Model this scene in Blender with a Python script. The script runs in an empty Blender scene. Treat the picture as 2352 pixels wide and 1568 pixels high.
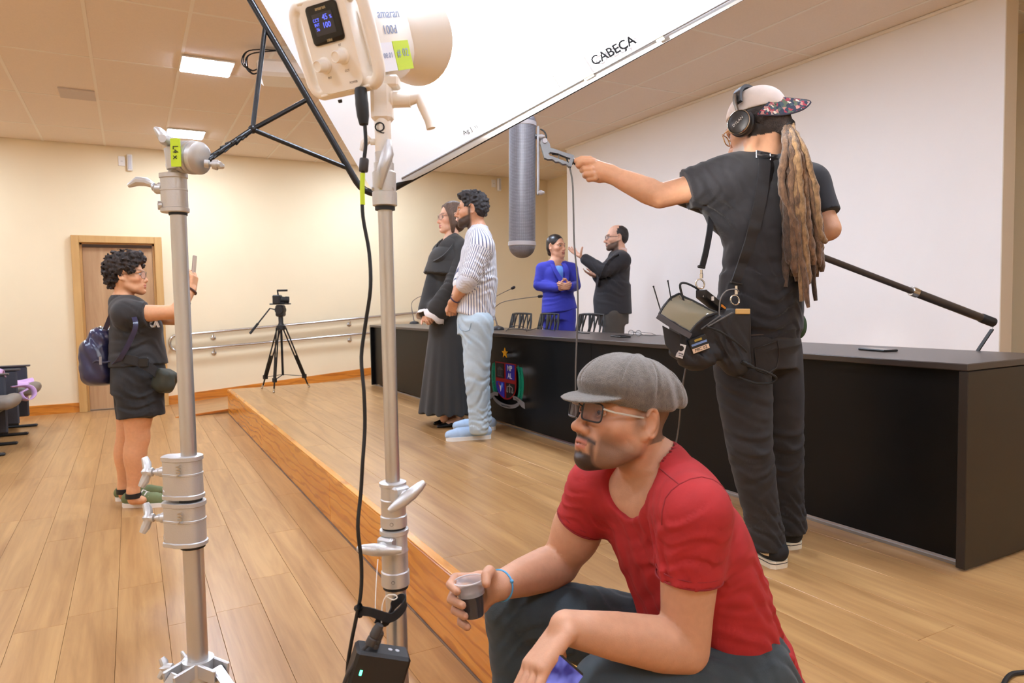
import bpy, bmesh, math, random
import numpy as np
from mathutils import Vector, Matrix, Quaternion
PI = math.pi
SC = bpy.context.scene
COL = SC.collection
random.seed(7)
# ------------------------------------------------------------------ camera
CAM_H = 1.25
_F, _YAW, _PIT, _ROL = 1604.5, 0.49850564, 0.05595393, -0.01841485
def _cam_axes():
    cy, sy, cp, sp, cr, sr = math.cos(_YAW), math.sin(_YAW), math.cos(_PIT), math.sin(_PIT), math.cos(_ROL), math.sin(_ROL)
    Ry = np.array([[cy, 0, -sy], [0, 1, 0], [sy, 0, cy]])
    Rp = np.array([[1, 0, 0], [0, cp, -sp], [0, sp, cp]])
    Rr = np.array([[cr, -sr, 0], [sr, cr, 0], [0, 0, 1]])
    W = np.array([[1, 0, 0], [0, 0, 1], [0, -1, 0]])
    return Rr @ Rp @ Ry @ W.T
_RB = _cam_axes()
CAMP = np.array([0, 0, CAM_H])
cam_data = bpy.data.cameras.new('camera')
cam = bpy.data.objects.new('camera', cam_data)
COL.objects.link(cam)
_m = Matrix.Identity(4)
for i in range(3):
    _m[i][0], _m[i][1], _m[i][2], _m[i][3] = _RB[0][i], -_RB[1][i], -_RB[2][i], CAMP[i]
cam.matrix_world = _m
cam_data.sensor_width = 36.0
cam_data.lens = _F / 2352 * 36
cam_data.clip_start = 0.05
cam_data.dof.use_dof = True
cam_data.dof.focus_distance = 2.3
cam_data.dof.aperture_fstop = 7.0
SC.camera = cam
# pixel of the 2352x1568 frame -> a point in the room at a real depth or on a real plane
def ray(px, py):
    return _RB.T @ np.array([(px - 1176) / _F, (py - 784) / _F, 1.0])
def atd(px, py, d): return Vector(CAMP + ray(px, py) * d)
def atz(px, py, z):
    r = ray(px, py); return Vector(CAMP + r * (z - CAMP[2]) / r[2])
def aty(px, py, y):
    r = ray(px, py); return Vector(CAMP + r * (y / r[1]))
def atx(px, py, x):
    r = ray(px, py); return Vector(CAMP + r * (x / r[0]))
# ------------------------------------------------------------------ exposure, world
SC.view_settings.view_transform = 'Standard'
SC.view_settings.look = 'None'
SC.view_settings.gamma = 1
SC.view_settings.use_curve_mapping = False
SC.view_settings.exposure = 0.14
world = bpy.data.worlds.new('world'); SC.world = world
world.use_nodes = True
world.node_tree.nodes['Background'].inputs[0].default_value = (1.0, 0.96, 0.9, 1)
world.node_tree.nodes['Background'].inputs[1].default_value = 0.4
SC.cycles.max_bounces = 8
SC.cycles.diffuse_bounces = 5
SC.cycles.glossy_bounces = 3
SC.cycles.transmission_bounces = 6
SC.cycles.transparent_max_bounces = 8
SC.cycles.caustics_reflective = False
SC.cycles.caustics_refractive = False
SC.cycles.sample_clamp_indirect = 6.0
PANEL_E = 98.0          # emission of the ceiling panels
LAMP_W = 480.0          # power of the video lamp
# ------------------------------------------------------------------ helpers
def lin(c):
    r = []
    for v in c[:3]:
        v = v / 255.0
        r.append(v / 12.92 if v <= 0.04045 else ((v + 0.055) / 1.055) ** 2.4)
    return tuple(r)
def V(*a): return Vector(a)
WL = {}                 # world location of a part's origin while it is built
class MB:
    """collects shapes and links them as ONE mesh object"""
    def __init__(s): s.v = []; s.f = []; s.uv = None
    def add(s, vs, fs):
        o = len(s.v); s.v.extend([tuple(x) for x in vs]); s.f.extend([tuple(i + o for i in f) for f in fs]); return s
    def merge(s, o): return s.add(o.v, o.f)
    def box(s, c, size, R=None, bev=0.0, taper=1.0):
        c = Vector(c); hx, hy, hz = [x / 2 for x in size]
        if bev <= 0:
            P = [(-hx, -hy, -hz), (hx, -hy, -hz), (hx, hy, -hz), (-hx, hy, -hz)]
            P += [(x * taper, y * taper, hz) for x, y, z in P]
            F = [(0, 3, 2, 1), (4, 5, 6, 7), (0, 1, 5, 4), (1, 2, 6, 5), (2, 3, 7, 6), (3, 0, 4, 7)]
        else:
            b = min(bev, hx * .98, hy * .98, hz * .98)
            P = []; idx = {}
            for sx in (-1, 1):
                for sy in (-1, 1):
                    for sz in (-1, 1):
                        for ax in range(3):
                            q = [sx * (hx - b), sy * (hy - b), sz * (hz - b)]
                            q[ax] = (sx, sy, sz)[ax] * (hx, hy, hz)[ax]
                            idx[sx, sy, sz, ax] = len(P)
                            t = 1 + (taper - 1) * (q[2] + hz) / (2 * hz)
                            P.append((q[0] * t, q[1] * t, q[2]))
            F = []
            for ax in range(3):
                a, b2 = [i for i in range(3) if i != ax]
                for sg in (-1, 1):
                    q = []
                    for u, w in ((-1, -1), (1, -1), (1, 1), (-1, 1)):
                        k = [0, 0, 0]; k[ax] = sg; k[a] = u; k[b2] = w; q.append(idx[k[0], k[1], k[2], ax])
                    F.append(tuple(q))
                for u in (-1, 1):
                    for w in (-1, 1):
                        k1 = [0, 0, 0]; k1[ax] = -1; k1[a] = u; k1[b2] = w
                        k2 = list(k1); k2[ax] = 1
                        F.append((idx[tuple(k1) + (a,)], idx[tuple(k2) + (a,)], idx[tuple(k2) + (b2,)], idx[tuple(k1) + (b2,)]))
            for sx in (-1, 1):
                for sy in (-1, 1):
                    for sz in (-1, 1):
                        F.append(tuple(idx[sx, sy, sz, ax] for ax in range(3)))
        P = [Vector(p) for p in P]
        if R is not None: P = [R @ p for p in P]
        return s.add([p + c for p in P], F)
    def bar(s, p0, p1, w, h, up=(0, 0, 1), bev=0.0):
        p0 = Vector(p0); p1 = Vector(p1); d = p1 - p0
        return s.box((p0 + p1) / 2, (d.length, w, h), frame(d, up), bev)
    def tube(s, pts, r, n=10, caps=True, closed=False, flat=None):
        """sweep a circle (or flat strip if flat=(w,t)) along points; r number or list"""
        pts = [Vector(p) for p in pts]; N = len(pts)
        rs = r if isinstance(r, (list, tuple)) else [r] * N
        T = []
        for i in range(N):
            a = pts[i - 1] if (i > 0 or closed) else pts[i]
            b = pts[(i + 1) % N] if (i < N - 1 or closed) else pts[i]
            t = (b - a); T.append(t.normalized() if t.length > 1e-9 else Vector((0, 0, 1)))
        ref = Vector((0, 0, 1)) if abs(T[0].z) < .9 else Vector((1, 0, 0))
        nrm = (ref - T[0] * ref.dot(T[0])).normalized()
        o = len(s.v); ring = []
        for i in range(N):
            if i: 
                nrm = nrm - T[i] * nrm.dot(T[i])
                nrm = nrm.normalized() if nrm.length > 1e-6 else T[i].orthogonal().normalized()
            bn = T[i].cross(nrm)
            for k in range(n):
                a = 2 * PI * k / n
                ring.append(pts[i] + (nrm * math.cos(a) + bn * math.sin(a)) * rs[i])
        F = []
        M = N if closed else N - 1
        for i in range(M):
            j = (i + 1) % N
            for k in range(n):
                F.append((i * n + k, i * n + (k + 1) % n, j * n + (k + 1) % n, j * n + k))
        if caps and not closed:
            F.append(tuple(range(n - 1, -1, -1))); F.append(tuple((N - 1) * n + k for k in range(n)))
        return s.add(ring, F)
    def cyl(s, p0, p1, r0, r1=None, n=20): return s.tube([p0, p1], [r0, r0 if r1 is None else r1], n)
    def lathe(s, prof, o, d=(0, 0, 1), n=24, caps=True):
        """prof: (radius, height) pairs along the axis d from o"""
        o = Vector(o); d = Vector(d).normalized(); a = d.orthogonal().normalized(); b = d.cross(a)
        vs = []; F = []
        for r, h in prof:
            for k in range(n):
                t = 2 * PI * k / n
                vs.append(o + d * h + (a * math.cos(t) + b * math.sin(t)) * max(r, 1e-5))
        for i in range(len(prof) - 1):
            for k in range(n):
                F.append((i * n + k, i * n + (k + 1) % n, (i + 1) * n + (k + 1) % n, (i + 1) * n + k))
        if caps:
            F.append(tuple(range(n - 1, -1, -1))); F.append(tuple((len(prof) - 1) * n + k for k in range(n)))
        return s.add(vs, F)
    def prism(s, poly, o, ex, ey, depth):
        """extrude a 2D polygon lying in (ex, ey) along ex x ey by depth, centred"""
        o = Vector(o); ex = Vector(ex).normalized(); ey = Vector(ey).normalized(); ez = ex.cross(ey)
        n = len(poly)
        A = [o + ex * x + ey * y - ez * depth / 2 for x, y in poly]
        B = [o + ex * x + ey * y + ez * depth / 2 for x, y in poly]
        F = [tuple(range(n - 1, -1, -1)), tuple(range(n, 2 * n))]
        F += [(i, (i + 1) % n, n + (i + 1) % n, n + i) for i in range(n)]
        return s.add(A + B, F)
    def ball(s, c, r, n=12, m=8):
        c = Vector(c); r3 = r if isinstance(r, (tuple, list)) else (r, r, r)
        vs = [c + Vector((0, 0, r3[2]))]; F = []
        for i in range(1, m):
            t = PI * i / m
            for k in range(n):
                a = 2 * PI * k / n
                vs.append(c + Vector((math.sin(t) * math.cos(a) * r3[0], math.sin(t) * math.sin(a) * r3[1], math.cos(t) * r3[2])))
        vs.append(c - Vector((0, 0, r3[2])))
        for k in range(n): F.append((0, 1 + k, 1 + (k + 1) % n))
        for i in range(m - 2):
            for k in range(n):
                a = 1 + i * n; F.append((a + k, a + n + k, a + n + (k + 1) % n, a + (k + 1) % n))
        L = len(vs) - 1; a = 1 + (m - 2) * n
        for k in range(n): F.append((L, a + (k + 1) % n, a + k))
        return s.add(vs, F)
    def grid(s, fn, nu, nv):
        vs = [Vector(fn(i / nu, j / nv)) for j in range(nv + 1) for i in range(nu + 1)]
        F = [(j * (nu + 1) + i, j * (nu + 1) + i + 1, (j + 1) * (nu + 1) + i + 1, (j + 1) * (nu + 1) + i) for j in range(nv) for i in range(nu)]
        return s.add(vs, F)
    def build(s, name, mat, parent=None, loc=None, smooth=35, solid=0, sub=0):
        base = Vector(loc) if loc is not None else (WL.get(parent.name, Vector()) if parent else Vector())
        me = bpy.data.meshes.new(name)
        me.from_pydata([tuple(Vector(p) - base) for p in s.v], [], s.f)
        me.update()
        if smooth:
            bm = bmesh.new(); bm.from_mesh(me); bmesh.ops.recalc_face_normals(bm, faces=bm.faces); bm.to_mesh(me); bm.free()
            me.shade_smooth(); me.set_sharp_from_angle(angle=math.radians(smooth))
        if mat: me.materials.append(mat)
        o = bpy.data.objects.new(name, me); COL.objects.link(o)
        if parent: o.parent = parent; WL[o.name] = base
        else: o.location = base; WL[o.name] = base
        if solid:
            m = o.modifiers.new('solid', 'SOLIDIFY'); m.thickness = solid; m.offset = 0
        if sub:
            m = o.modifiers.new('sub', 'SUBSURF'); m.levels = sub; m.render_levels = sub
        return o
def frame(x, up=(0, 0, 1)):
    """rotation whose local x runs along x and local z as near as can be to up"""
    x = Vector(x).normalized(); up = Vector(up)
    y = up.cross(x)
    if y.length < 1e-5: y = Vector((0, 1, 0)).cross(x)
    if y.length < 1e-5: y = Vector((1, 0, 0)).cross(x)
    y.normalize(); z = x.cross(y)
    return Matrix((x, y, z)).transposed()
def tag(o, label=None, cat=None, group=None, kind=None):
    if label: o['label'] = label
    if cat: o['category'] = cat
    if group: o['group'] = group
    if kind: o['kind'] = kind
    return o
def thing(name, label, cat, loc=(0, 0, 0), group=None):
    o = bpy.data.objects.new(name, None); COL.objects.link(o); o.location = loc; o.empty_display_size = .1
    WL[o.name] = Vector(loc)
    return tag(o, label, cat, group)
def copy_tree(o, parent=None):
    c = o.copy(); COL.objects.link(c); c.parent = parent
    for ch in list(o.children): copy_tree(ch, c)
    return c
def spline(pts, n=8):
    """Catmull-Rom through points"""
    P = [Vector(p) for p in pts]; out = []
    for i in range(len(P) - 1):
        a = P[i - 1] if i else P[i] * 2 - P[i + 1]; b = P[i]; c = P[i + 1]; d = P[i + 2] if i + 2 < len(P) else P[i + 1] * 2 - P[i]
        for k in range(n):
            t = k / n
            out.append(.5 * ((2 * b) + (c - a) * t + (2 * a - 5 * b + 4 * c - d) * t * t + (3 * b - a - 3 * c + d) * t ** 3))
    out.append(P[-1]); return out
# ------------------------------------------------------------------ materials
def mat(name, col, rough=.5, metal=0.0, spec=.5, var=0.0, scale=8.0, bump=0.0, bscale=60.0, stretch=None, emit=None, estr=0.0, alpha=None, trans=0.0, sheen=0.0, sss=0.0, coat=0.0, col2=None, attr=None, detail=4.0):
    m = bpy.data.materials.new(name); m.use_nodes = True
    nt = m.node_tree; b = nt.nodes['Principled BSDF']
    c = lin(col) + (1,)
    b.inputs['Base Color'].default_value = c
    b.inputs['Roughness'].default_value = rough; b.inputs['Metallic'].default_value = metal
    b.inputs['Specular IOR Level'].default_value = spec
    if trans: b.inputs['Transmission Weight'].default_value = trans
    if sheen: b.inputs['Sheen Weight'].default_value = sheen; b.inputs['Sheen Roughness'].default_value = .5
    if sss:
        b.inputs['Subsurface Weight'].default_value = sss; b.inputs['Subsurface Radius'].default_value = (.012, .005, .003); b.inputs['Subsurface Scale'].default_value = 1.0
    if coat: b.inputs['Coat Weight'].default_value = coat; b.inputs['Coat Roughness'].default_value = .15
    if emit is not None:
        b.inputs['Emission Color'].default_value = lin(emit) + (1,); b.inputs['Emission Strength'].default_value = estr
    if alpha is not None: b.inputs['Alpha'].default_value = alpha
    N = nt.nodes.new; L = nt.links.new
    src = None
    tc = N('ShaderNodeTexCoord')
    mp = N('ShaderNodeMapping'); L(tc.outputs['Object'], mp.inputs[0])
    if stretch: mp.inputs['Scale'].default_value = stretch
    colout = None
    if attr:
        at = N('ShaderNodeAttribute'); at.attribute_name = attr; colout = at.outputs['Color']
        L(colout, b.inputs['Base Color'])
    if var or col2:
        nz = N('ShaderNodeTexNoise'); nz.inputs['Scale'].default_value = scale; nz.inputs['Detail'].default_value = detail
        L(mp.outputs[0], nz.inputs['Vector'])
        mx = N('ShaderNodeMix'); mx.data_type = 'RGBA'
        if col2 and not colout:
            mx.inputs[6].default_value = c; mx.inputs[7].default_value = lin(col2) + (1,)
            rp = N('ShaderNodeMapRange'); rp.inputs['From Min'].default_value = .35; rp.inputs['From Max'].default_value = .65
            L(nz.outputs['Fac'], rp.inputs['Value']); L(rp.outputs[0], mx.inputs[0])
        else:
            mx.blend_type = 'MULTIPLY'; mx.inputs[0].default_value = 1.0
            if colout: L(colout, mx.inputs[6])
            else: mx.inputs[6].default_value = c
            rp = N('ShaderNodeMapRange'); rp.inputs['From Min'].default_value = .3; rp.inputs['From Max'].default_value = .7
            rp.inputs['To Min'].default_value = 1 - var; rp.inputs['To Max'].default_value = 1 + var * .5
            L(nz.outputs['Fac'], rp.inputs['Value'])
            L(rp.outputs[0], mx.inputs[7])
        L(mx.outputs[2], b.inputs['Base Color'])
    if bump:
        n2 = N('ShaderNodeTexNoise'); n2.inputs['Scale'].default_value = bscale; n2.inputs['Detail'].default_value = 3
        L(mp.outputs[0], n2.inputs['Vector'])
        bp = N('ShaderNodeBump'); bp.inputs['Strength'].default_value = bump; bp.inputs['Distance'].default_value = .004
        L(n2.outputs['Fac'], bp.inputs['Height']); L(bp.outputs[0], b.inputs['Normal'])
    return m
def wood(name, light, dark, scale=1.0, rough=.35, axis='Y', contrast=1.0, rand=.12, coat=.0, knots=False, knotc=None):
    """wood grain that runs along axis in object space; each object gets its own tone and offset"""
    m = bpy.data.materials.new(name); m.use_nodes = True
    nt = m.node_tree; b = nt.nodes['Principled BSDF']; N = nt.nodes.new; L = nt.links.new
    b.inputs['Roughness'].default_value = rough
    if coat: b.inputs['Coat Weight'].default_value = coat; b.inputs['Coat Roughness'].default_value = .2
    tc = N('ShaderNodeTexCoord'); oi = N('ShaderNodeObjectInfo')
    ad = N('ShaderNodeVectorMath'); ad.operation = 'MULTIPLY_ADD'
    cb = N('ShaderNodeCombineXYZ'); L(oi.outputs['Random'], cb.inputs[0]); L(oi.outputs['Random'], cb.inputs[1]); L(oi.outputs['Random'], cb.inputs[2])
    L(cb.outputs[0], ad.inputs[0]); ad.inputs[1].default_value = (37, 53, 71); L(tc.outputs['Object'], ad.inputs[2])
    mp = N('ShaderNodeMapping'); L(ad.outputs[0], mp.inputs[0])
    st = {'X': (1.2, 14, 14), 'Y': (14, 1.2, 14), 'Z': (14, 14, 1.2)}[axis]
    mp.inputs['Scale'].default_value = tuple(x * scale for x in st)
    n1 = N('ShaderNodeTexNoise'); n1.inputs['Scale'].default_value = 1.0; n1.inputs['Detail'].default_value = 6; n1.inputs['Roughness'].default_value = .62; n1.inputs['Distortion'].default_value = .8
    L(mp.outputs[0], n1.inputs['Vector'])
    mp2 = N('ShaderNodeMapping'); L(ad.outputs[0], mp2.inputs[0])
    mp2.inputs['Scale'].default_value = tuple((x * scale * (4 if x > 5 else 1.2)) for x in st)
    n2 = N('ShaderNodeTexNoise'); n2.inputs['Scale'].default_value = 1.0; n2.inputs['Detail'].default_value = 3
    L(mp2.outputs[0], n2.inputs['Vector'])
    mixf = N('ShaderNodeMath'); mixf.operation = 'MULTIPLY_ADD'; mixf.inputs[1].default_value = .35; L(n2.outputs['Fac'], mixf.inputs[0]); L(n1.outputs['Fac'], mixf.inputs[2])
    cr = N('ShaderNodeMapRange'); cr.inputs['From Min'].default_value = .46; cr.inputs['From Max'].default_value = .92
    cr.inputs['To Min'].default_value = 0; cr.inputs['To Max'].default_value = contrast
    L(mixf.outputs[0], cr.inputs['Value'])
    mx = N('ShaderNodeMix'); mx.data_type = 'RGBA'; mx.inputs[6].default_value = lin(light) + (1,); mx.inputs[7].default_value = lin(dark) + (1,)
    L(cr.outputs[0], mx.inputs[0])
    mu = N('ShaderNodeMix'); mu.data_type = 'RGBA'; mu.blend_type = 'MULTIPLY'; mu.inputs[0].default_value = 1
    r2 = N('ShaderNodeMapRange'); r2.inputs['To Min'].default_value = 1 - rand; r2.inputs['To Max'].default_value = 1 + rand * .5
    L(oi.outputs['Random'], r2.inputs['Value']); L(mx.outputs[2], mu.inputs[6]); L(r2.outputs[0], mu.inputs[7])
    out = mu.outputs[2]
    if knots:
        wv = N('ShaderNodeTexWave'); wv.wave_type = 'RINGS'; wv.inputs['Scale'].default_value = 2.2; wv.inputs['Distortion'].default_value = 12; wv.inputs['Detail'].default_value = 3; wv.inputs['Detail Scale'].default_value = 1.4
        mp3 = N('ShaderNodeMapping'); L(ad.outputs[0], mp3.inputs[0]); mp3.inputs['Scale'].default_value = tuple((x / 14 * 3.2 if x > 5 else .55) * scale for x in st)
        L(mp3.outputs[0], wv.inputs['Vector'])
        r3 = N('ShaderNodeMapRange'); r3.inputs['From Min'].default_value = .0; r3.inputs['From Max'].default_value = .30; r3.inputs['To Min'].default_value = .55; r3.inputs['To Max'].default_value = 0
        L(wv.outputs['Fac'], r3.inputs['Value'])
        mk = N('ShaderNodeMix'); mk.data_type = 'RGBA'; L(r3.outputs[0], mk.inputs[0]); L(out, mk.inputs[6]); mk.inputs[7].default_value = lin(knotc) + (1,)
        out = mk.outputs[2]
    L(out, b.inputs['Base Color'])
    bp = N('ShaderNodeBump'); bp.inputs['Strength'].default_value = .08; bp.inputs['Distance'].default_value = .002
    L(n2.outputs['Fac'], bp.inputs['Height']); L(bp.outputs[0], b.inputs['Normal'])
    return m
M = {}
M['cream'] = mat('cream_wall_paint', (240, 222, 186), .75, var=.03, scale=1.5, bump=.05, bscale=220)
M['white_wall'] = mat('white_wall_paint', (242, 236, 232), .7, var=.02, scale=1.2)
M['ceil'] = mat('ceiling_board', (236, 222, 208), .9, var=.03, scale=90)
M['ceil_bar'] = mat('ceiling_bar', (240, 232, 220), .6)
M['plank'] = wood('vinyl_plank', (193, 150, 97), (138, 93, 51), .8, .30, 'Y', .78, .045)
M['plank_x'] = wood('ramp_vinyl', (193, 150, 97), (138, 93, 51), .8, .33, 'X', .95, .07)
M['floor_gap'] = mat('plank_joint', (168, 128, 86), .7)
M['riser'] = wood('varnished_board', (236, 166, 62), (206, 124, 30), .8, .25, 'Y', .9, .05, .3, True, (160, 84, 22))
M['riser_x'] = wood('varnished_skirting', (226, 150, 58), (192, 108, 28), .8, .3, 'X', .9, .05, .2, True, (160, 84, 22))
M['door_wood'] = wood('door_veneer', (196, 158, 116), (168, 126, 84), .7, .45, 'Z', .9, .04)
M['door_frame'] = wood('door_frame_wood', (208, 166, 104), (188, 140, 78), .7, .4, 'Z', .8, .04)
M['steel'] = mat('brushed_steel', (206, 204, 200), .22, 1.0)
M['alu'] = mat('aluminium_tube', (206, 205, 204), .32, .86, var=.08, scale=20, stretch=(1, 1, .15))
M['alu_cast'] = mat('cast_aluminium', (208, 207, 205), .42, .72, bump=.1, bscale=300)
M['chrome'] = mat('chrome', (225, 225, 225), .08, 1.0)
M['black'] = mat('black_plastic', (26, 25, 26), .45, var=.1)
M['black_metal'] = mat('black_metal', (30, 29, 30), .35, .3, var=.25, scale=60, bump=.15, bscale=150)
M['black_matte'] = mat('black_laminate', (10, 9, 9), .42, var=.12, scale=3, spec=.22)
M['desk_top'] = mat('dark_desk_laminate', (58, 50, 46), .32, var=.06, scale=6, spec=.6)
M['rubber'] = mat('black_rubber', (18, 18, 19), .55)
M['white_plastic'] = mat('white_plastic', (236, 232, 226), .4)
M['lime'] = mat('lime_tape', (205, 232, 40), .5)
M['glass'] = mat('clear_glass', (235, 240, 245), .03, trans=0.0, alpha=.16, spec=.6)
# ------------------------------------------------------------------ the room
def struct(name, mb, m, parent=None, **k):
    o = mb.build(name, m, parent, **k)
    if not parent: o['kind'] = 'structure'
    return o
XL, XR, YB, YF, ZC = -4.2, 6.2, 10.06, -3.4, 3.27
STX, STZ, STB = 0.967, 0.289, 8.80        # stage: front edge, height, far end (the ramp lies behind it)
rnd = random.Random(3)
# one shared plank mesh per length
PW = .178
def plank_mesh(L):
    mb = MB().box((0, 0, -.004), (PW - .0011, L - .0011, .008), bev=.0008)
    me = bpy.data.meshes.new('plank'); me.from_pydata(mb.v, [], mb.f); me.materials.append(M['plank'])
    bm = bmesh.new(); bm.from_mesh(me); bmesh.ops.recalc_face_normals(bm, faces=bm.faces); bm.to_mesh(me); bm.free()
    return me
_pm = {}
def planks(parent, x0, x1, y0, y1, z, Lp=1.22):
    n = int(math.ceil((x1 - x0) / PW - 1e-6))
    for i in range(n):
        xa = x0 + i * PW; xb = min(xa + PW, x1)
        y = y0 - rnd.random() * Lp
        while y < y1 - .01:
            a, b = max(y, y0), min(y + Lp, y1)
            if b - a > .03:
                L = round(b - a, 3)
                if L not in _pm: _pm[L] = plank_mesh(L)
                o = bpy.data.objects.new('plank', _pm[L]); COL.objects.link(o); o.parent = parent
                o.location = ((xa + xb) / 2, (a + b) / 2, z); o.scale = ((xb - xa) / PW, 1, 1)
            y += Lp
floor = struct('floor', MB().box(((XL + XR) / 2, (YB + YF) / 2, -.06), (XR - XL + .4, YB - YF + .4, .104)), M['floor_gap'], smooth=0)
planks(floor, STX - PW * 13, STX, .9, YB, 0.0)
_fr = struct('trim_1', MB().box(((XL + STX - PW * 13) / 2, (YB + YF) / 2, -.005), (STX - PW * 13 - XL, YB - YF, .01)).box((STX - PW * 6.5, (YF + .9) / 2, -.005), (PW * 13, .9 - YF, .01)), M['plank'], smooth=0)
# stage: core, planks, front board, nosing strip
stage = struct('stage', MB().box(((STX + XR) / 2 + .012, (STB + YF) / 2, STZ / 2 - .006), (XR - STX - .03, STB - YF, STZ - .006)), M['floor_gap'], smooth=0)
planks(stage, STX + .03, 3.2, .55, STB, STZ)
struct('subfloor', MB().box(((3.2 + XR) / 2, (STB + YF) / 2, STZ - .004), (XR - 3.2, STB - YF, .008)).box(((STX + 3.2) / 2 + .015, (YF + .55) / 2, STZ - .004), (3.2 - STX - .03, .55 - YF, .008)), M['plank'], stage, smooth=0)
y = -3.2
while y < STB - .01:
    y2 = min(y + 2.4, STB)
    o = MB().box((0, 0, 0), (.022, y2 - y - .003, STZ - .012), bev=.003).build('riser_board', M['riser'], stage)
    o.location = (STX + .006, (y + y2) / 2, STZ / 2 - .002); y = y2
struct('edge_strip', MB().box((STX + .014, (STB + YF) / 2, STZ - .003), (.036, STB - YF, .008), bev=.002), M['riser'], stage)
struct('floor_joint', MB().box((STX - .006, (STB + YF) / 2, .001), (.010, STB - YF, .004)), mat('riser_joint', (120, 96, 78), .8, var=.3, scale=12), stage, smooth=0)
# ramp along the back wall, rising to the right, with its low front curb
RX0, RX1 = .40, 4.1
ramp = MB(); y0, y1 = STB + .06, YB
ramp.add([(RX0, y0, .001), (RX1, y0, STZ), (RX1, y1, STZ), (RX0, y1, .001), (RX0, y0, -.02), (RX1, y0, -.02), (RX1, y1, -.02), (RX0, y1, -.02)],
         [(0, 1, 2, 3), (4, 7, 6, 5), (0, 4, 5, 1), (1, 5, 6, 2), (2, 6, 7, 3), (3, 7, 4, 0)])
ramp_o = struct('ramp', ramp, M['plank'], smooth=0)
sl = (STZ) / (RX1 - RX0); ang = math.atan(sl)
Rr = Matrix.Rotation(-ang, 3, 'Y')
for i, (xa, xb) in enumerate([(RX0, 1.6), (1.6, 2.85), (2.85, 4.1)]):
    for j in range(6):
        yy = y0 + (j + .5) * (y1 - y0) / 6
        xm = (xa + xb) / 2
        o = MB().box((0, 0, 0), ((xb - xa) / math.cos(ang) - .002, (y1 - y0) / 6 - .002, .006), bev=.001).build('ramp_plank', M['plank_x'], ramp_o)
        o.location = (xm, yy, (xm - RX0) * sl + .002); o.rotation_euler = (0, -ang, 0)
cb = MB().bar((RX0, y0 - .01, -.004), (RX1, y0 - .01, STZ - .004), .018, .022)
cb.build('ramp_curb', M['riser_x'], ramp_o)
# walls
def wall(name, c, s, m):
    c = (c[0], c[1], c[2] + .08); s = (s[0], s[1], s[2] + .16)
    return struct(name, MB().box(c, s), m, smooth=0)
DX0, DX1, DH = -.60, .385, 2.16           # door opening incl. frame
wb = MB()
wb.box(((XL + DX0) / 2, YB + .06, ZC / 2 + .08), (DX0 - XL, .12, ZC + .16)); wb.box(((DX1 + XR) / 2, YB + .06, ZC / 2 + .08), (XR - DX1, .12, ZC + .16))
wb.box(((DX0 + DX1) / 2, YB + .06, (ZC + .16 + DH) / 2), (DX1 - DX0, .12, ZC + .16 - DH))
struct('wall_back', wb, M['cream'], smooth=0)
wall('wall_right', (XR + .06, (YB + YF) / 2, ZC / 2), (.12, YB - YF + .24, ZC), M['cream'])
wall('wall_left', (XL - .06, (YB + YF) / 2, ZC / 2), (.12, YB - YF + .24, ZC), M['cream'])
wall('wall_front', ((XL + XR) / 2, YF - .06, ZC / 2), (XR - XL, .12, ZC), M['cream'])
# white partition wall standing in front of the right wall
PX, PY0, PY1 = 5.16, 2.573, 7.87
pw = struct('wall_stage', MB().box((PX + .073, (PY0 + PY1) / 2, (ZC + STZ) / 2), (.146, PY1 - PY0, ZC - STZ)), M['white_wall'], smooth=0)
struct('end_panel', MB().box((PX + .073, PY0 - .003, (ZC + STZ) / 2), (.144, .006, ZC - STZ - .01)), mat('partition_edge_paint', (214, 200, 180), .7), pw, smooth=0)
struct('shadow_gap', MB().box((PX - .012, (PY0 + PY1) / 2, ZC - .012), (.024, PY1 - PY0, .024), bev=.004), M['ceil_bar'], pw)
# ceiling: grid bars and lay-in boards
ce = struct('ceiling', MB().box(((XL + XR) / 2, (YB + YF) / 2, ZC + .11), (XR - XL + .3, YB - YF + .3, .1)), M['ceil_bar'], smooth=0)
TX, TY = .6385, 1.29
gx0, gy0 = -.190, 5.335
LIGHTS = []
for ix in range(-7, 11):
    for iy in range(-7, 4):
        xa, ya = gx0 + ix * TX, gy0 + iy * TY
        xb, yb2 = min(xa + TX, XR), min(ya + TY, YB); xa2, ya2 = max(xa, XL), max(ya, YF)
        if xb - xa2 < .05 or yb2 - ya2 < .05: continue
        o = MB().box((0, 0, 0), (xb - xa2 - .022, yb2 - ya2 - .022, .012), bev=.002).build('ceiling_board', M['ceil'], ce)
        o.location = ((xa2 + xb) / 2, (ya2 + yb2) / 2, ZC + .008 + rnd.uniform(-.001, .001))
for i in range(19):
    x = gx0 + (i - 7) * TX
    if XL < x < XR: MB().box((x, (YB + YF) / 2, ZC + .004), (.024, YB - YF, .01)).build('grid_bar', M['ceil_bar'], ce, smooth=0)
for i in range(12):
    yy = gy0 + (i - 7) * TY
    if YF < yy < YB: MB().box(((XL + XR) / 2, yy, ZC + .005), (XR - XL, .024, .01)).build('grid_bar', M['ceil_bar'], ce, smooth=0)
# flush patch plate in the ceiling
o = MB().box((-.35, 7.77, ZC - .004), (.29, .33, .012), bev=.002).build('access_panel', mat('grey_cover', (200, 186, 176), .6), ce)
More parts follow.
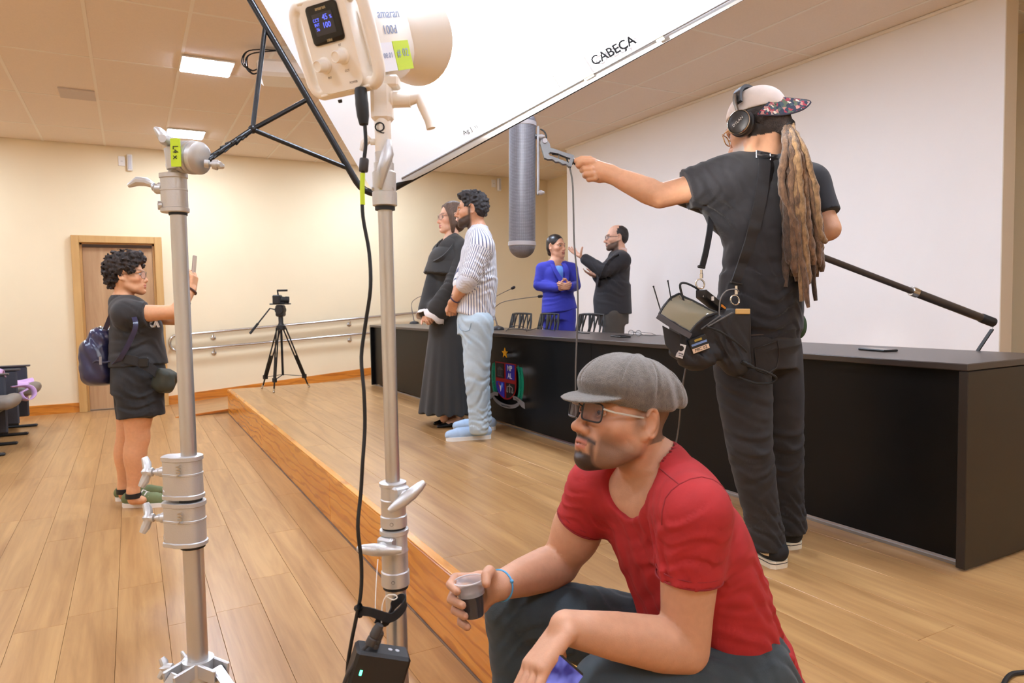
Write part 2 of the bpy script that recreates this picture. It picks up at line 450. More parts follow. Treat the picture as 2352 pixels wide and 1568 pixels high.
# LED panels
M['panel'] = mat('led_diffuser', (255, 250, 240), .5, emit=(216, 232, 255), estr=PANEL_E)
def led(x, y, label):
    t = thing('ceiling_light', label, 'ceiling light', (x, y, ZC - .01), 'recessed LED ceiling panels')
    MB().box((x, y, ZC - .008), (.40, .40, .014), bev=.003).build('frame', M['white_plastic'], t)
    MB().box((x, y, ZC - .016), (.372, .372, .006)).build('diffuser', M['panel'], t, smooth=0)
led(.645, 6.43, 'square white ceiling light panel left of the ceiling projector, the nearer one')
led(.645, 8.98, 'square white ceiling light panel near the back wall, above the grip stand head')
for lx, w_ in ((.645, 'above the light stands'), (-2.2, 'far left of the light stands')):
    for ly, q_ in ((3.85, 'over the hall aisle'), (1.27, 'straight over the camera'), (-1.4, 'behind the camera')): led(lx, ly, 'square white LED ceiling panel %s, %s' % (w_, q_))
for ly, q_ in ((3.85, 'above the boom operator'), (6.43, 'above the couple'), (8.98, 'above the far end of the desk')): led(3.0, ly, 'unseen LED ceiling panel added to brighten the stage side, ' + q_)  # row added for more light on the right, out of sight behind the sheet
for ly, q_ in ((6.43, 'first'), (8.98, 'last')): led(-2.2, ly, 'square white LED panel recessed in the ceiling over the %s auditorium seat' % q_)
for ly, q_ in ((1.27, 'above the near end of the desk'), (-1.4, 'behind the near end of the desk')): led(3.0, ly, 'unseen LED ceiling panel added to brighten the stage side, ' + q_)
# door
dr = thing('door_1', None, None, (DX0, YB, 0)); dr['kind'] = 'structure'
fm = MB()
fw = .085
for xa in (DX0, DX1 - fw): fm.box((xa + fw / 2, YB - .002, DH / 2), (fw, .13, DH), bev=.004)
fm.box(((DX0 + DX1) / 2, YB - .002, DH - fw / 2), (DX1 - DX0 - 2 * fw, .13, fw), bev=.004)
fm.build('door_frame', M['door_frame'], dr)
st = MB()
for xa in (DX0 + fw + .012, DX1 - fw - .012): st.box((xa, YB + .03, DH / 2 - fw / 2), (.024, .05, DH - fw))
st.box(((DX0 + DX1) / 2, YB + .03, DH - fw - .012), (DX1 - DX0 - 2 * fw, .05, .024))
st.build('door_stop', M['door_frame'], dr, smooth=0)
lf = MB().box(((DX0 + DX1) / 2, YB + .045, (DH - fw) / 2), (DX1 - DX0 - 2 * fw - .05, .04, DH - fw - .03), bev=.002).build('door_leaf', M['door_wood'], dr)
hd = MB().cyl((.245, YB + .02, 1.02), (.245, YB - .03, 1.02), .010).tube([(.245, YB - .03, 1.02), (.16, YB - .035, 1.02)], .009)
hd.build('door_handle', M['steel'], lf)
struct('door_closer', MB().box(((DX0 + DX1) / 2, YB + .012, DH - fw - .035), (DX1 - DX0 - 2 * fw - .06, .02, .035)), mat('dark_seal', (74, 54, 36), .6), dr)
# baseboards
def skirt(name, x0, x1, z0, z1, y=YB, hgt=.118):
    mb = MB(); dz = z1 - z0
    mb.add([(x0, y - .018, z0), (x1, y - .018, z1), (x1, y - .018, z1 + hgt), (x0, y - .018, z0 + hgt), (x0, y, z0), (x1, y, z1), (x1, y, z1 + hgt), (x0, y, z0 + hgt)],
           [(0, 1, 2, 3), (4, 7, 6, 5), (0, 4, 5, 1), (1, 5, 6, 2), (2, 6, 7, 3), (3, 7, 4, 0)])
    return struct(name, mb, M['riser_x'], smooth=0)
skirt('baseboard_back', XL, DX0, 0, 0)
skirt('baseboard_ramp', DX1, RX1, 0.0, STZ - .003)
skirt('baseboard_corner', RX1, XR, STZ, STZ)
# handrails along the ramp
def handrail():
    t = thing('handrail', 'double steel handrail sloping up along the ramp on the back wall', 'handrail', (.41, YB - .08, 0))
    y = YB - .075
    pts = [(4.6, y, 1.175), (3.1, y, 1.072), (.46, y, .90)]
    def bend(c0, c1): return None
    up = spline([(4.4, y, 1.162), (4.0, y, 1.135), (3.0, y, 1.066), (2.0, y, 1.0), (1.0, y, .935), (.52, y, .904)], 3)
    lo = spline([(.52, y, .708), (1.0, y, .733), (2.0, y, .785), (3.0, y, .835), (4.0, y, .885), (4.4, y, .905)], 3)
    arc = []
    for k in range(9):
        a = PI / 2 + PI * k / 8
        arc.append((.50 + math.cos(a) * .075, y, .806 + math.sin(a) * .0975))
    MB().tube(up + arc + lo, .019, 12).build('rail', M['steel'], t)
    for x, zu, zl in ((.95, .930, .728), (2.78, 1.052, .823), (4.2, 1.149, .895)):
        for z in (zu, zl):
            b = MB().tube(spline([(x, y, z - .015), (x, y, z - .05), (x + .0, y + .03, z - .075), (x, YB - .004, z - .08)], 4), .008, 8)
            b.build('bracket', M['steel'], t)
            MB().lathe([(.032, 0), (.032, .006), (.026, .01)], (x, YB - .001, z - .08), (0, -1, 0), 18).build('wall_plate', M['steel'], t)
handrail()
# emergency lamps with their cover plates high on the back wall
def emergency(x, z, lab, lab2):
    t = thing('emergency_light', lab, 'wall light', (x, YB, z), None)
    MB().box((x, YB - .025, z), (.062, .05, .205), bev=.010).build('housing', M['white_plastic'], t)
    MB().box((x, YB - .052, z), (.036, .008, .17), bev=.003).build('lens', mat('grey_lens', (205, 205, 210), .3), t)
    p = thing('wall_plate', lab2, 'cover plate', (x - .085, YB, z + .015), None)
    MB().box((x - .088, YB - .006, z + .015), (.075, .012, .118), bev=.003).build('plate', M['white_plastic'], p)
    MB().box((x - .088, YB - .013, z + .015), (.022, .004, .008), bev=.001).build('socket', mat('pale_grey', (190, 186, 180), .5), p)
emergency(.070, 3.08, 'white emergency light strip high on the back wall above the door', 'white blank cover plate beside the emergency light above the door')
emergency(5.28, 3.14, 'white emergency light strip on the back wall beside the fuzzy microphone shield', 'white blank cover plate beside the emergency light near the right corner')
# ------------------------------------------------------------------ stands, lamp, diffusion frame
_dg = None
def text(name, s, size, loc, ex, ey, m, parent=None, ext=.0006, align='CENTER', bold=0.0):
    cu = bpy.data.curves.new(name, 'FONT'); cu.body = s; cu.size = size; cu.extrude = ext; cu.align_x = align; cu.align_y = 'CENTER'; cu.offset = bold
    cu.resolution_u = 3
    ob = bpy.data.objects.new('tmp', cu); COL.objects.link(ob)
    bpy.context.view_layer.update()
    me = bpy.data.meshes.new_from_object(ob.evaluated_get(bpy.context.evaluated_depsgraph_get()))
    bpy.data.objects.remove(ob)
    ex = Vector(ex).normalized(); ey = Vector(ey); ey = (ey - ex * ey.dot(ex)).normalized(); ez = ex.cross(ey)
    base = WL.get(parent.name, Vector()) if parent else Vector()
    R = Matrix((ex, ey, ez)).transposed(); loc = Vector(loc)
    for v in me.vertices: v.co = R @ v.co + loc - base
    me.materials.clear(); me.materials.append(m); me.name = name
    o = bpy.data.objects.new(name, me); COL.objects.link(o)
    if parent: o.parent = parent
    WL[o.name] = base
    return o
FWD = Vector((math.sin(_YAW), math.cos(_YAW), 0)); RGT = Vector((math.cos(_YAW), -math.sin(_YAW), 0)); UP = Vector((0, 0, 1))
def onv(px, py, P, off=0.0):
    """point of the upright plane through P that faces the camera"""
    r = Vector(ray(px, py)); t = (Vector((P[0], P[1], 0)).dot(FWD) + off) / r.dot(FWD)
    return Vector(CAMP) + r * t
def tknob(mb, p, d, L=.05, w=.05, up=UP, thick=.012):
    """wing knob: shaft from p along d, then a curved bar across it"""
    d = Vector(d).normalized(); up = Vector(up); up = (up - d * up.dot(d)).normalized()
    mb.lathe([(.009, 0), (.009, L * .35), (.005, L * .4), (.005, L * .55), (.010, L * .6), (.012, L)], p, d, 14)
    c = Vector(p) + d * L
    pts = [c + up * (w * t) + d * (.010 * abs(t) ** 2) for t in (-1, -.6, -.25, 0, .25, .6, 1)]
    mb.tube(pts, [thick * .55, thick * .75, thick * .7, thick * 1.0, thick * .7, thick * .75, thick * .55], 10)
# ---- stand 1 (combo stand with grip head)
S1 = atd(432, 1000, 1.65); S1 = V(S1.x, S1.y, 0)
def z1(py): return onv(432, py, S1).z
st1 = thing('light_stand', 'tall silver steel light stand with a grip head, left of the video lamp', 'light stand', S1)
def tubez(z0, z1_, r, name, m=None, par=None, n=24, P=S1):
    return MB().cyl((P.x, P.y, z0), (P.x, P.y, z1_), r, n=n).build(name, m or M['alu'], par)
tubez(z1(1255), z1(485), .0178, 'upper_tube', par=st1)
tubez(.10, z1(1245), .0232, 'lower_tube', par=st1)
LFT = -RGT
def casting(zt, zb, r, par, P, knob=True, lobe=.033, label='WN'):
    mb = MB(); h = zt - zb
    # oval sleeve with flanges
    def oval(rr, z, ext): 
        pts = []
        for k in range(28):
            a = 2 * PI * k / 28
            c, s_ = math.cos(a), math.sin(a)
            q = RGT * (c * rr) + FWD * (s_ * rr)
            if c < 0: q += LFT * ext * (1 if abs(s_) < .75 else .6)
            pts.append(Vector((P.x, P.y, z)) + q)
        return pts
    rings = [(r * .96, zb, lobe), (r * 1.06, zb + .002, lobe), (r * 1.06, zb + .010, lobe), (r * .96, zb + .012, lobe), (r * .96, zb + h * .55, lobe), (r * 1.0, zb + h * .56, lobe), (r * 1.0, zb + h * .60, lobe), (r * .94, zb + h * .61, lobe), (r * .94, zt - .012, lobe), (r * 1.04, zt - .010, lobe), (r * 1.04, zt - .001, lobe), (r * .98, zt, lobe)]
    n = 28; vs = []; F = []
    for rr, z, e in rings: vs += oval(rr, z, e)
    for i in range(len(rings) - 1):
        for k in range(n): F.append((i * n + k, i * n + (k + 1) % n, (i + 1) * n + (k + 1) % n, (i + 1) * n + k))
    F.append(tuple(range(n - 1, -1, -1))); F.append(tuple((len(rings) - 1) * n + k for k in range(n)))
    mb.add(vs, F)
    c = Vector((P.x, P.y, zb + h * .62)) + LFT * (r + lobe * .75)
    mb.lathe([(.012, 0), (.012, .014), (.009, .018)], c, LFT, 14)
    mb.lathe([(.010, 0), (.010, .008), (.005, .008), (.005, .003)], Vector((P.x, P.y, zb + h * .18)) + LFT * (r + lobe * .7) - FWD * .008, LFT - FWD * .6, 14)
    o = mb.build('collar', M['alu_cast'], par)
    if label: text('lettering', label, .016, Vector((P.x, P.y, zb + h * .70)) - FWD * (r + .003) - RGT * .012, -UP, RGT, M['steel'], o, ext=.0015)
    if knob:
        kb = MB(); tknob(kb, c + LFT * .012, LFT, .034, .034, UP * .9 + FWD * .3, .014); kb.build('wing_knob', M['alu_cast'], o)
    MB().cyl((P.x, P.y, zb - .006), (P.x, P.y, zb + .002), r * .86).build('gasket', M['rubber'], o)
    return o
casting(z1(1045), z1(1143), .0300, st1, S1)
casting(z1(1149), z1(1250), .0325, st1, S1)
# top receiver
tr = casting(z1(398), z1(488), .0235, st1, S1, knob=False, lobe=.014, label=None)
kb = MB(); p = Vector((S1.x, S1.y, z1(428))) + LFT * .030
kb.lathe([(.010, 0), (.010, .012), (.006, .014), (.006, .022), (.009, .026)], p, LFT, 12)
kb.tube([p + LFT * .024 + UP * .004, p + LFT * .040 + UP * .012, p + LFT * .060 + UP * .014, p + LFT * .082 + UP * .004], [.006, .010, .011, .005], 10)
kb.build('lever', M['alu_cast'], tr)
# base hub, legs
zh = z1(1512)
hub = MB(); hub.cyl((S1.x, S1.y, zh - .045), (S1.x, S1.y, zh), .036)
LEGD = [RGT * .80 - FWD * .35, -RGT * .55 - FWD * .85, -RGT * .55 + FWD * .75]
hubp = Vector((S1.x, S1.y, zh))
for d in LEGD:
    d = Vector(d).normalized(); sd = UP.cross(d)
    for sgn in (-1, 1): hub.bar(hubp + d * .02 + sd * (.021 * sgn) - UP * .016, hubp + d * .075 + sd * (.021 * sgn) - UP * .022, .008, .034, bev=.002)
hub.build('leg_hub', M['alu_cast'], st1)
for d in LEGD:
    d = Vector(d).normalized()
    lg = MB().bar(hubp + d * .05 - UP * .018, hubp + d * .43 - UP * (zh - .02), .030, .030, bev=.003).build('leg', M['alu'], st1)
    MB().ball(hubp + d * .43 - UP * (zh - .018), .02).build('foot', M['rubber'], lg)
    MB().bar(Vector((S1.x, S1.y, .10)) + d * .02, hubp + d * .29 - UP * (zh * .66), .016, .006, bev=.001).build('brace', M['alu'], st1)
MB().cyl((S1.x, S1.y, .085), (S1.x, S1.y, .125), .032).build('brace_collar', M['alu_cast'], st1)
kb = MB(); tknob(kb, hubp + LFT * .036 - UP * .022, LFT, .045, .022, UP + FWD * .3, .013); kb.build('wing_knob', M['alu_cast'], st1)
# grip head
gh_c = onv(436, 362, S1, -.02)
gdir = (onv(580, 297, S1, .10) - onv(465, 375, S1, .0)).normalized()
gh = thing('grip_head', 'round silver grip head with lime tape clamped on the stand top', 'clamp', gh_c)
body = MB()
sp0 = Vector((S1.x, S1.y, z1(400)))
body.cyl(sp0, Vector((S1.x, S1.y, z1(378))), .017).lathe([(.018, 0), (.022, .004), (.022, .010), (.018, .014)], Vector((S1.x, S1.y, z1(388))), UP, 18)
ax = (gdir * .55 + RGT * .35 - FWD * .75).normalized()
ax = (RGT * .93 - FWD * .34 - UP * .15).normalized()
body.lathe([(.030, -.030), (.036, -.028), (.037, -.010), (.033, -.009), (.033, -.004), (.0375, -.003), (.0375, .006), (.034, .007), (.034, .010), (.0365, .011), (.0365, .022), (.030, .027), (.016, .029)], gh_c + RGT * .006, ax, 32)
body.tube([gh_c - RGT * .030 - UP * .026, gh_c - RGT * .032 + UP * .02], [.022, .024], 16)
body.lathe([(.013, 0), (.013, .012), (.006, .012), (.006, .004)], gh_c - RGT * .035 - UP * .008, -FWD - RGT * .3, 14)
body.build('clamp_body', M['alu_cast'], gh)
lv = MB(); a0 = onv(402, 338, S1, -.03); a1 = onv(355, 294, S1, -.03)
lv.tube([a0, a0.lerp(a1, .35) - UP * .004, a0.lerp(a1, .6), a0.lerp(a1, .85) + UP * .002, a1], [.009, .011, .013, .008, .004], 10)
lv.lathe([(.012, 0), (.013, .02), (.009, .03)], a0.lerp(a1, .3), -FWD, 12)
lv.build('lever', M['alu_cast'], gh)
tp = MB().box(gh_c - FWD * .0375 - RGT * .014 + UP * .004, (.022, .0022, .062), frame(RGT, UP)).build('tape', M['lime'], gh)
text('marking', 'L4 x', .017, gh_c - FWD * .0395 - RGT * .014 + UP * .004, UP * -1, RGT, M['rubber'], tp, ext=.0004)
kb = MB(); tknob(kb, gh_c + ax * .022 + RGT * .016 - UP * .012, RGT + FWD * .2 - UP * .1, .028, .012, FWD, .010); kb.build('back_knob', M['alu_cast'], gh)
# ---- diffusion frame
C0 = atd(846, 464, 1.74); L0 = atd(575, 0, 1.76)
U = (L0 - C0).normalized()
r = Vector(ray(1690, 2)); b = (C0 - Vector(CAMP)).dot(U) / r.dot(U)
Vv = (Vector(CAMP) + r * b - C0).normalized(); NN = U.cross(Vv).normalized()   # sheet normal
if NN.dot(FWD) > 0: NN = -NN                                                  # towards the camera side
SU, SV = 1.22, 1.24
df = thing('diffusion_frame', 'large white diffusion sheet on a square tube frame behind the video lamp', 'light diffuser', C0)
def fp(u, v, n=0.0): return C0 + U * u + Vv * v + NN * n
rc = .06
loop = []
for cu, cv, a0 in ((rc, rc, 1.5 * PI), (rc, SV - rc, PI), (SU - rc, SV - rc, PI / 2), (SU - rc, rc, 0)):
    for k in range(7):
        a = a0 - k * PI / 12
        loop.append(fp(cu + rc * math.cos(a), cv + rc * math.sin(a)))
MB().tube(loop, .0085, 12, closed=True).build('tube_frame', M['black_metal'], df)
sh = bpy.data.materials.new('diffusion_cloth'); sh.use_nodes = True
nt = sh.node_tree; nt.nodes.clear()
o_ = nt.nodes.new('ShaderNodeOutputMaterial'); d_ = nt.nodes.new('ShaderNodeBsdfDiffuse'); t_ = nt.nodes.new('ShaderNodeBsdfTranslucent'); x_ = nt.nodes.new('ShaderNodeMixShader')
d_.inputs[0].default_value = t_.inputs[0].default_value = (.93, .93, .92, 1); x_.inputs[0].default_value = .5
nt.links.new(d_.outputs[0], x_.inputs[1]); nt.links.new(t_.outputs[0], x_.inputs[2]); nt.links.new(x_.outputs[0], o_.inputs[0])
def sheet(i, j):
    v = .022 + j * (SV - .014); u0 = .016 - .026 * min(1, max(0, (v - .05) / .08)); u = u0 + i * (SU - .01 - u0)
    n = .012 + .004 * math.sin(7 * i + 2 * j) * math.sin(5 * j)
    return fp(u, v, n)
MB().grid(sheet, 24, 24).build('sheet', sh, df, smooth=180)
# inner aluminium stiffener that shows through along the lower edge, and taped hems
MB().bar(fp(.006, .10, .0175), fp(.006, SV - .03, .0175), .011, .002, U).build('edge_seam', mat('grey_seam_tape', (150, 152, 158), .6), df, smooth=0)
tapem = mat('cream_cloth_tape', (240, 236, 200), .7)
for v, w, l in ((.86, .022, .07), (.55, .028, .05), (.645, .028, .06)):
    MB().box(fp(.03, v, .0195), (l, w, .0012), Matrix((U, Vv, U.cross(Vv))).transposed()).build('tape', tapem, df, smooth=0)
inkm = mat('black_marker_ink', (6, 6, 8), .9, spec=.1)
text('lettering', 'CABEÇA', .034, fp(.032, .735, .0225), Vv, U, inkm, df, ext=.0003, bold=.0007)
text('lettering', 'Ag J. n', .016, fp(.030, .31, .0225), Vv, U, inkm, df, ext=.0003)
# yoke: hub, three arms and the rod into the grip head
hubq = atd(580, 297, 1.70)
def onedge(py0):    # point of the left tube (v=0 edge) seen at pixel row
    best = None
    for k in range(400):
        q = fp(k / 400 * SU, 0); c = _RB @ (np.array(q) - CAMP); yy = c[1] / c[2] * _F + 784
        if best is None or abs(yy - py0) < best[0]: best = (abs(yy - py0), q)
    return best[1]
yk = MB()
for py0 in (60, 228, 388):
    yk.tube([hubq, onedge(py0)], .0058, 10)
yk.ball(hubq, .0105); yk.build('yoke_arms', M['black_metal'], df)
rod_e = gh_c + RGT * .030 + FWD * .005 - UP * .010
MB().tube([hubq, hubq.lerp(rod_e, .5), rod_e], .0068, 12).build('yoke_rod', M['black_metal'], df)
wr = MB()
for k in range(26):
    t = .12 + .8 * rnd.random(); c = hubq.lerp(rod_e, t); d = Vector((rnd.uniform(-1, 1), rnd.uniform(-1, 1), rnd.uniform(-1, 1))).normalized()
    wr.box(c + d * .006, (.012 + rnd.random() * .008, .004, .005), frame(rod_e - hubq + d * .03, d), bev=.001)
wr.build('torn_tape', M['rubber'], df)
# ---- stand 2
S2 = atd(898, 960, 1.36); S2 = V(S2.x, S2.y, 0)
def z2(py): return onv(898, py, S2).z
st2 = thing('light_stand', 'silver light stand that carries the cream video lamp, black cable beside it', 'light stand', S2)
tubez(z2(1120), z2(470), .0138, 'upper_tube', par=st2, P=S2)
tubez(.08, z2(1340), .0205, 'lower_tube', par=st2, P=S2)
def collar2(zt, zb, r, knob, kd, kup):
    mb = MB(); h = zt - zb
    mb.lathe([(r * .82, 0), (r, .003), (r, h * .26), (r * .93, h * .28), (r * .93, h * .58), (r * .97, h * .60), (r * .97, h * .62), (r * .92, h * .64), (r * .92, h * .9), (r * 1.02, h * .915), (r * 1.02, h * .985), (r * .9, h)], (S2.x, S2.y, zb), UP, 28)
    kd = Vector(kd).normalized()
    c = Vector((S2.x, S2.y, zb + h * .77)) + kd * r * .9
    mb.box(c, (.024, .034, .032), frame(kd, UP), bev=.004)
    mb.lathe([(.003, 0), (.003, .001)], Vector((S2.x, S2.y, zb + h * .14)) - FWD * r, -FWD, 8)
    o = mb.build('collar', M['alu_cast'], st2)
    kb = MB()
    kb.lathe([(.011, 0), (.011, .008), (.008, .010), (.008, .018)], c + kd * .010, kd, 14)
    kc = c + kd * .024; kup = Vector(kup).normalized()
    kb.tube([kc - kup * .042, kc - kup * .030 + kd * .002, kc - kup * .010 + kd * .004, kc + kup * .010 + kd * .004, kc + kup * .030 + kd * .002, kc + kup * .042], [.0055, .009, .012, .012, .009, .0055], 12)
    kb.build('wing_knob', M['alu_cast'], o)
    MB().cyl((S2.x, S2.y, zb - .004), (S2.x, S2.y, zb + .001), r * .9).build('gasket', M['rubber'], o)
    MB().lathe([(.0035, 0), (.0035, .0008)], Vector((S2.x, S2.y, zb + h * .14)) - FWD * (r - .0002), -FWD, 10).build('set_screw', M['rubber'], o)
    return o
collar2(z2(1105), z2(1210), .0258, True, -FWD * .8 + RGT * .75, RGT * .75 + UP * .55 + FWD * .3)
collar2(z2(1212), z2(1344), .0275, True, -FWD * .95 - RGT * .45, RGT * .95 - UP * .05)
mb = MB(); zb, zt = z2(474), z2(350); h = zt - zb
mb.lathe([(.020, 0), (.0235, .002), (.0235, h * .26), (.022, h * .27), (.0225, h * .62), (.019, h * .66), (.019, h * .8), (.0165, h * .82), (.0165, h)], (S2.x, S2.y, zb), UP, 26)
tc_ = mb.build('top_collar', M['alu_cast'], st2)
lv = MB(); p = Vector((S2.x, S2.y, zb + h * .32)) - FWD * .022
lv.tube([p - RGT * .006, p + UP * .03 - FWD * .006 + RGT * .002, p + UP * .062 + RGT * .012 - FWD * .002, p + UP * .088 + RGT * .014 + FWD * .004], [.006, .011, .012, .005], 10)
lv.tube([p - RGT * .022 + FWD * .012, p + RGT * .020 + FWD * .012], .004, 8)
lv.build('cam_lever', M['alu_cast'], tc_)
MB().cyl((S2.x, S2.y, zb - .007), (S2.x, S2.y, zb + .001), .019).build('gasket', M['rubber'], tc_)
for k in range(3):
    a = (1.2, 3.1, 4.6)[k]; d = Vector((math.cos(a), math.sin(a), 0)); h0 = Vector((S2.x, S2.y, .40))
    if k == 0: MB().lathe([(.021, 0), (.030, .003), (.030, .04), (.021, .045)], (S2.x, S2.y, .37), UP, 20).build('leg_hub', M['alu_cast'], st2)
    lg = MB().tube([h0 + d * .028, h0 + d * .25 - UP * .388], .010, 10).build('leg', M['alu'], st2)
    MB().ball(h0 + d * .25 - UP * .384, .013).build('foot', M['rubber'], lg)
    MB().bar(Vector((S2.x, S2.y, .10)) + d * .02, h0 + d * .14 - UP * .225, .012, .005).build('brace', M['alu'], st2)
MB().cyl((S2.x, S2.y, .08), (S2.x, S2.y, .12), .026).build('brace_collar', M['alu_cast'], st2)
# ---- the video lamp
yawL = _YAW + math.radians(30); pt = math.radians(20)
AX = Vector((math.sin(yawL) * math.cos(pt), math.cos(yawL) * math.cos(pt), math.sin(pt)))
LR = Vector((math.cos(yawL), -math.sin(yawL), 0)); LU = LR.cross(AX).normalized()
BP = atd(764, 104, 1.265)                     # centre of the back panel
lamp = thing('video_lamp', 'cream LED video lamp with a lit display and two handles on the stand', 'lamp', BP)
creamL = mat('cream_lamp_plastic', (248, 241, 230), .38, bump=.03, bscale=400)
RL = Matrix((LR, LU, -AX)).transposed()       # local x right, y up, z towards the camera
def lp(x, y, z): return BP + LR * x + LU * y - AX * z
def rrect(w, h, r, n=5):
    out = []
    for cx, cy, a0 in ((w / 2 - r, h / 2 - r, 0), (-w / 2 + r, h / 2 - r, PI / 2), (-w / 2 + r, -h / 2 + r, PI), (w / 2 - r, -h / 2 + r, 3 * PI / 2)):
        for k in range(n + 1):
            a = a0 + k * PI / 2 / n; out.append((cx + r * math.cos(a), cy + r * math.sin(a)))
    return out
def loft(secs, caps=True):
    mb = MB(); n = len(secs[0][0]); vs = []; F = []
    for poly, z in secs: vs += [lp(x, y, z) for x, y in poly]
    for i in range(len(secs) - 1):
        for k in range(n): F.append((i * n + k, i * n + (k + 1) % n, (i + 1) * n + (k + 1) % n, (i + 1) * n + k))
    if caps: F.append(tuple(range(n - 1, -1, -1))); F.append(tuple((len(secs) - 1) * n + k for k in range(n)))
    return mb.add(vs, F)
hw, hh = .108, .158
loft([(rrect(hw, hh, .022), .004), (rrect(hw + .002, hh + .002, .022), 0), (rrect(hw + .002, hh + .002, .022), -.028), (rrect(hw, hh, .03), -.03)]).build('back_housing', creamL, lamp)
loft([(rrect(.116, .142, .04), -.022), (rrect(.122, .148, .05), -.03), (rrect(.124, .15, .055), -.16), (rrect(.112, .138, .05), -.17)]).build('body', creamL, lamp)
for sg in (-1, 1):      # side handles
    pts = [lp(sg * .05, .070, -.012), lp(sg * .066, .076, -.012), lp(sg * .080, .064, -.012), lp(sg * .083, .03, -.012), lp(sg * .083, -.03, -.012), lp(sg * .079, -.062, -.012), lp(sg * .064, -.076, -.012), lp(sg * .048, -.072, -.012)]
    MB().tube(spline(pts, 5), .0115, 12).build('handle', creamL, lamp)
loft([(rrect(.156, .024, .011), .002), (rrect(.156, .024, .011), -.026)]) if 0 else None
MB().box(lp(0, -.080, -.014), (.13, .016, .03), RL, bev=.007).build('lower_rail', creamL, lamp)
MB().box(lp(0, .080, -.014), (.13, .016, .03), RL, bev=.007).build('upper_rail', creamL, lamp)
ds = loft([(rrect(.074, .066, .008), .003), (rrect(.074, .066, .008), .0065), (rrect(.070, .062, .008), .0075)])
ds.v = [tuple(Vector(p) + LU * .037) for p in ds.v]
dsp = ds.build('display_bezel', mat('glossy_black_glass', (14, 14, 16), .12), lamp)
blue = mat('blue_lcd', (20, 24, 60), .3, emit=(96, 110, 255), estr=1.6)
gold = mat('gold_print', (214, 190, 140), .5)
lcd = MB().box(lp(.0, .037, .0078), (.048, .036, .0006), RL).build('screen', mat('lcd_glass', (52, 50, 56), .15), dsp, smooth=0)
text('reading', '45\n100', .013, lp(.006, .040, .0085), LR, LU, blue, dsp, ext=.0002)
text('reading', 'CCT\nINT\n56', .0075, lp(-.016, .037, .0085), LR, LU, blue, dsp, ext=.0002)
text('reading', '%', .008, lp(.019, .045, .0085), LR, LU, blue, dsp, ext=.0002)
text('lettering', 'amaran', .0085, lp(0, .0625, .0080), LR, LU, gold, dsp, ext=.0002)
text('lettering', '100d', .0065, lp(.003, .0085, .0080), LR, LU, gold, dsp, ext=.0002)
for x, y, rr in ((-.026, -.030, .0115), (.021, -.022, .0115)):
    MB().lathe([(rr + .003, .002), (rr + .003, .006), (rr, .008), (rr * .92, .024), (rr * .8, .026), (rr * .78, .0245), (rr * .4, .0245)], lp(x, y, 0), -AX, 24).build('knob', creamL, lamp)
for s_, x, y in (('INT', -.022, -.052), ('CCT', .022, -.047), ('POWER', .03, -.068), ('BT', .02, -.003)):
    text('lettering', s_, .0055, lp(x, y, .0042), LR, LU, mat('grey_print', (150, 138, 130), .6), lamp, ext=.0002)
MB().lathe([(.004, 0), (.004, .004), (.003, .006)], lp(-.02, -.092, -.004), -LU, 10).build('screw', M['rubber'], lamp)
sd = mat('blue_grey_print', (150, 168, 205), .6)
sx = .0625
text('lettering', 'amaran', .023, lp(sx, .038, -.102), AX, LU, sd, lamp, ext=.0003)
text('lettering', '100d', .022, lp(sx, .010, -.096), AX, LU, sd, lamp, ext=.0003)
RS = Matrix((AX, LU, AX.cross(LU))).transposed()
lbl = MB().box(lp(sx, -.036, -.072), (.040, .050, .0012), RS).build('asset_label', mat('white_label', (244, 246, 255), .5), lamp, smooth=0)
text('lettering', '08.01', .013, lp(sx + .001, -.034, -.072), AX, LU, sd, lbl, ext=.0002)
lb2 = MB().box(lp(sx + .0004, -.036, -.118), (.050, .052, .0014), RS).build('lime_label', M['lime'], lamp, smooth=0)
text('lettering', '# 02', .020, lp(sx + .0016, -.032, -.118), AX, LU, sd, lb2, ext=.0002)
# slots along the side, reflector dish
MB().box(lp(.0615, 0, -.040), (.010, .004, .11), frame(AX, LU)).build('side_slot', mat('shade_plastic', (226, 214, 198), .5), lamp)
dish = MB().lathe([(.056, 0), (.062, .006), (.068, .02), (.086, .06), (.094, .085), (.096, .092), (.092, .090), (.084, .06), (.06, .02), (.03, .012)], lp(0, 0, -.165), AX, 40, caps=False)
dish.build('reflector', creamL, lamp)
em = mat('lamp_chip', (255, 255, 255), .5, emit=(255, 252, 250), estr=60.0)
MB().lathe([(.001, 0), (.028, 0), (.028, .004), (.001, .005)], lp(0, 0, -.178), AX, 24).build('led_chip', em, lamp)
sl = bpy.data.lights.new('lamp_beam', 'SPOT'); sl.energy = LAMP_W; sl.spot_size = math.radians(78); sl.spot_blend = 1.0; sl.shadow_soft_size = .03; sl.color = (1, .985, .97)
so = bpy.data.objects.new('lamp_beam', sl); COL.objects.link(so); so.parent = lamp
so.location = lp(0, 0, -.195) - BP; so.rotation_euler = AX.to_track_quat('-Z', 'Y').to_euler()
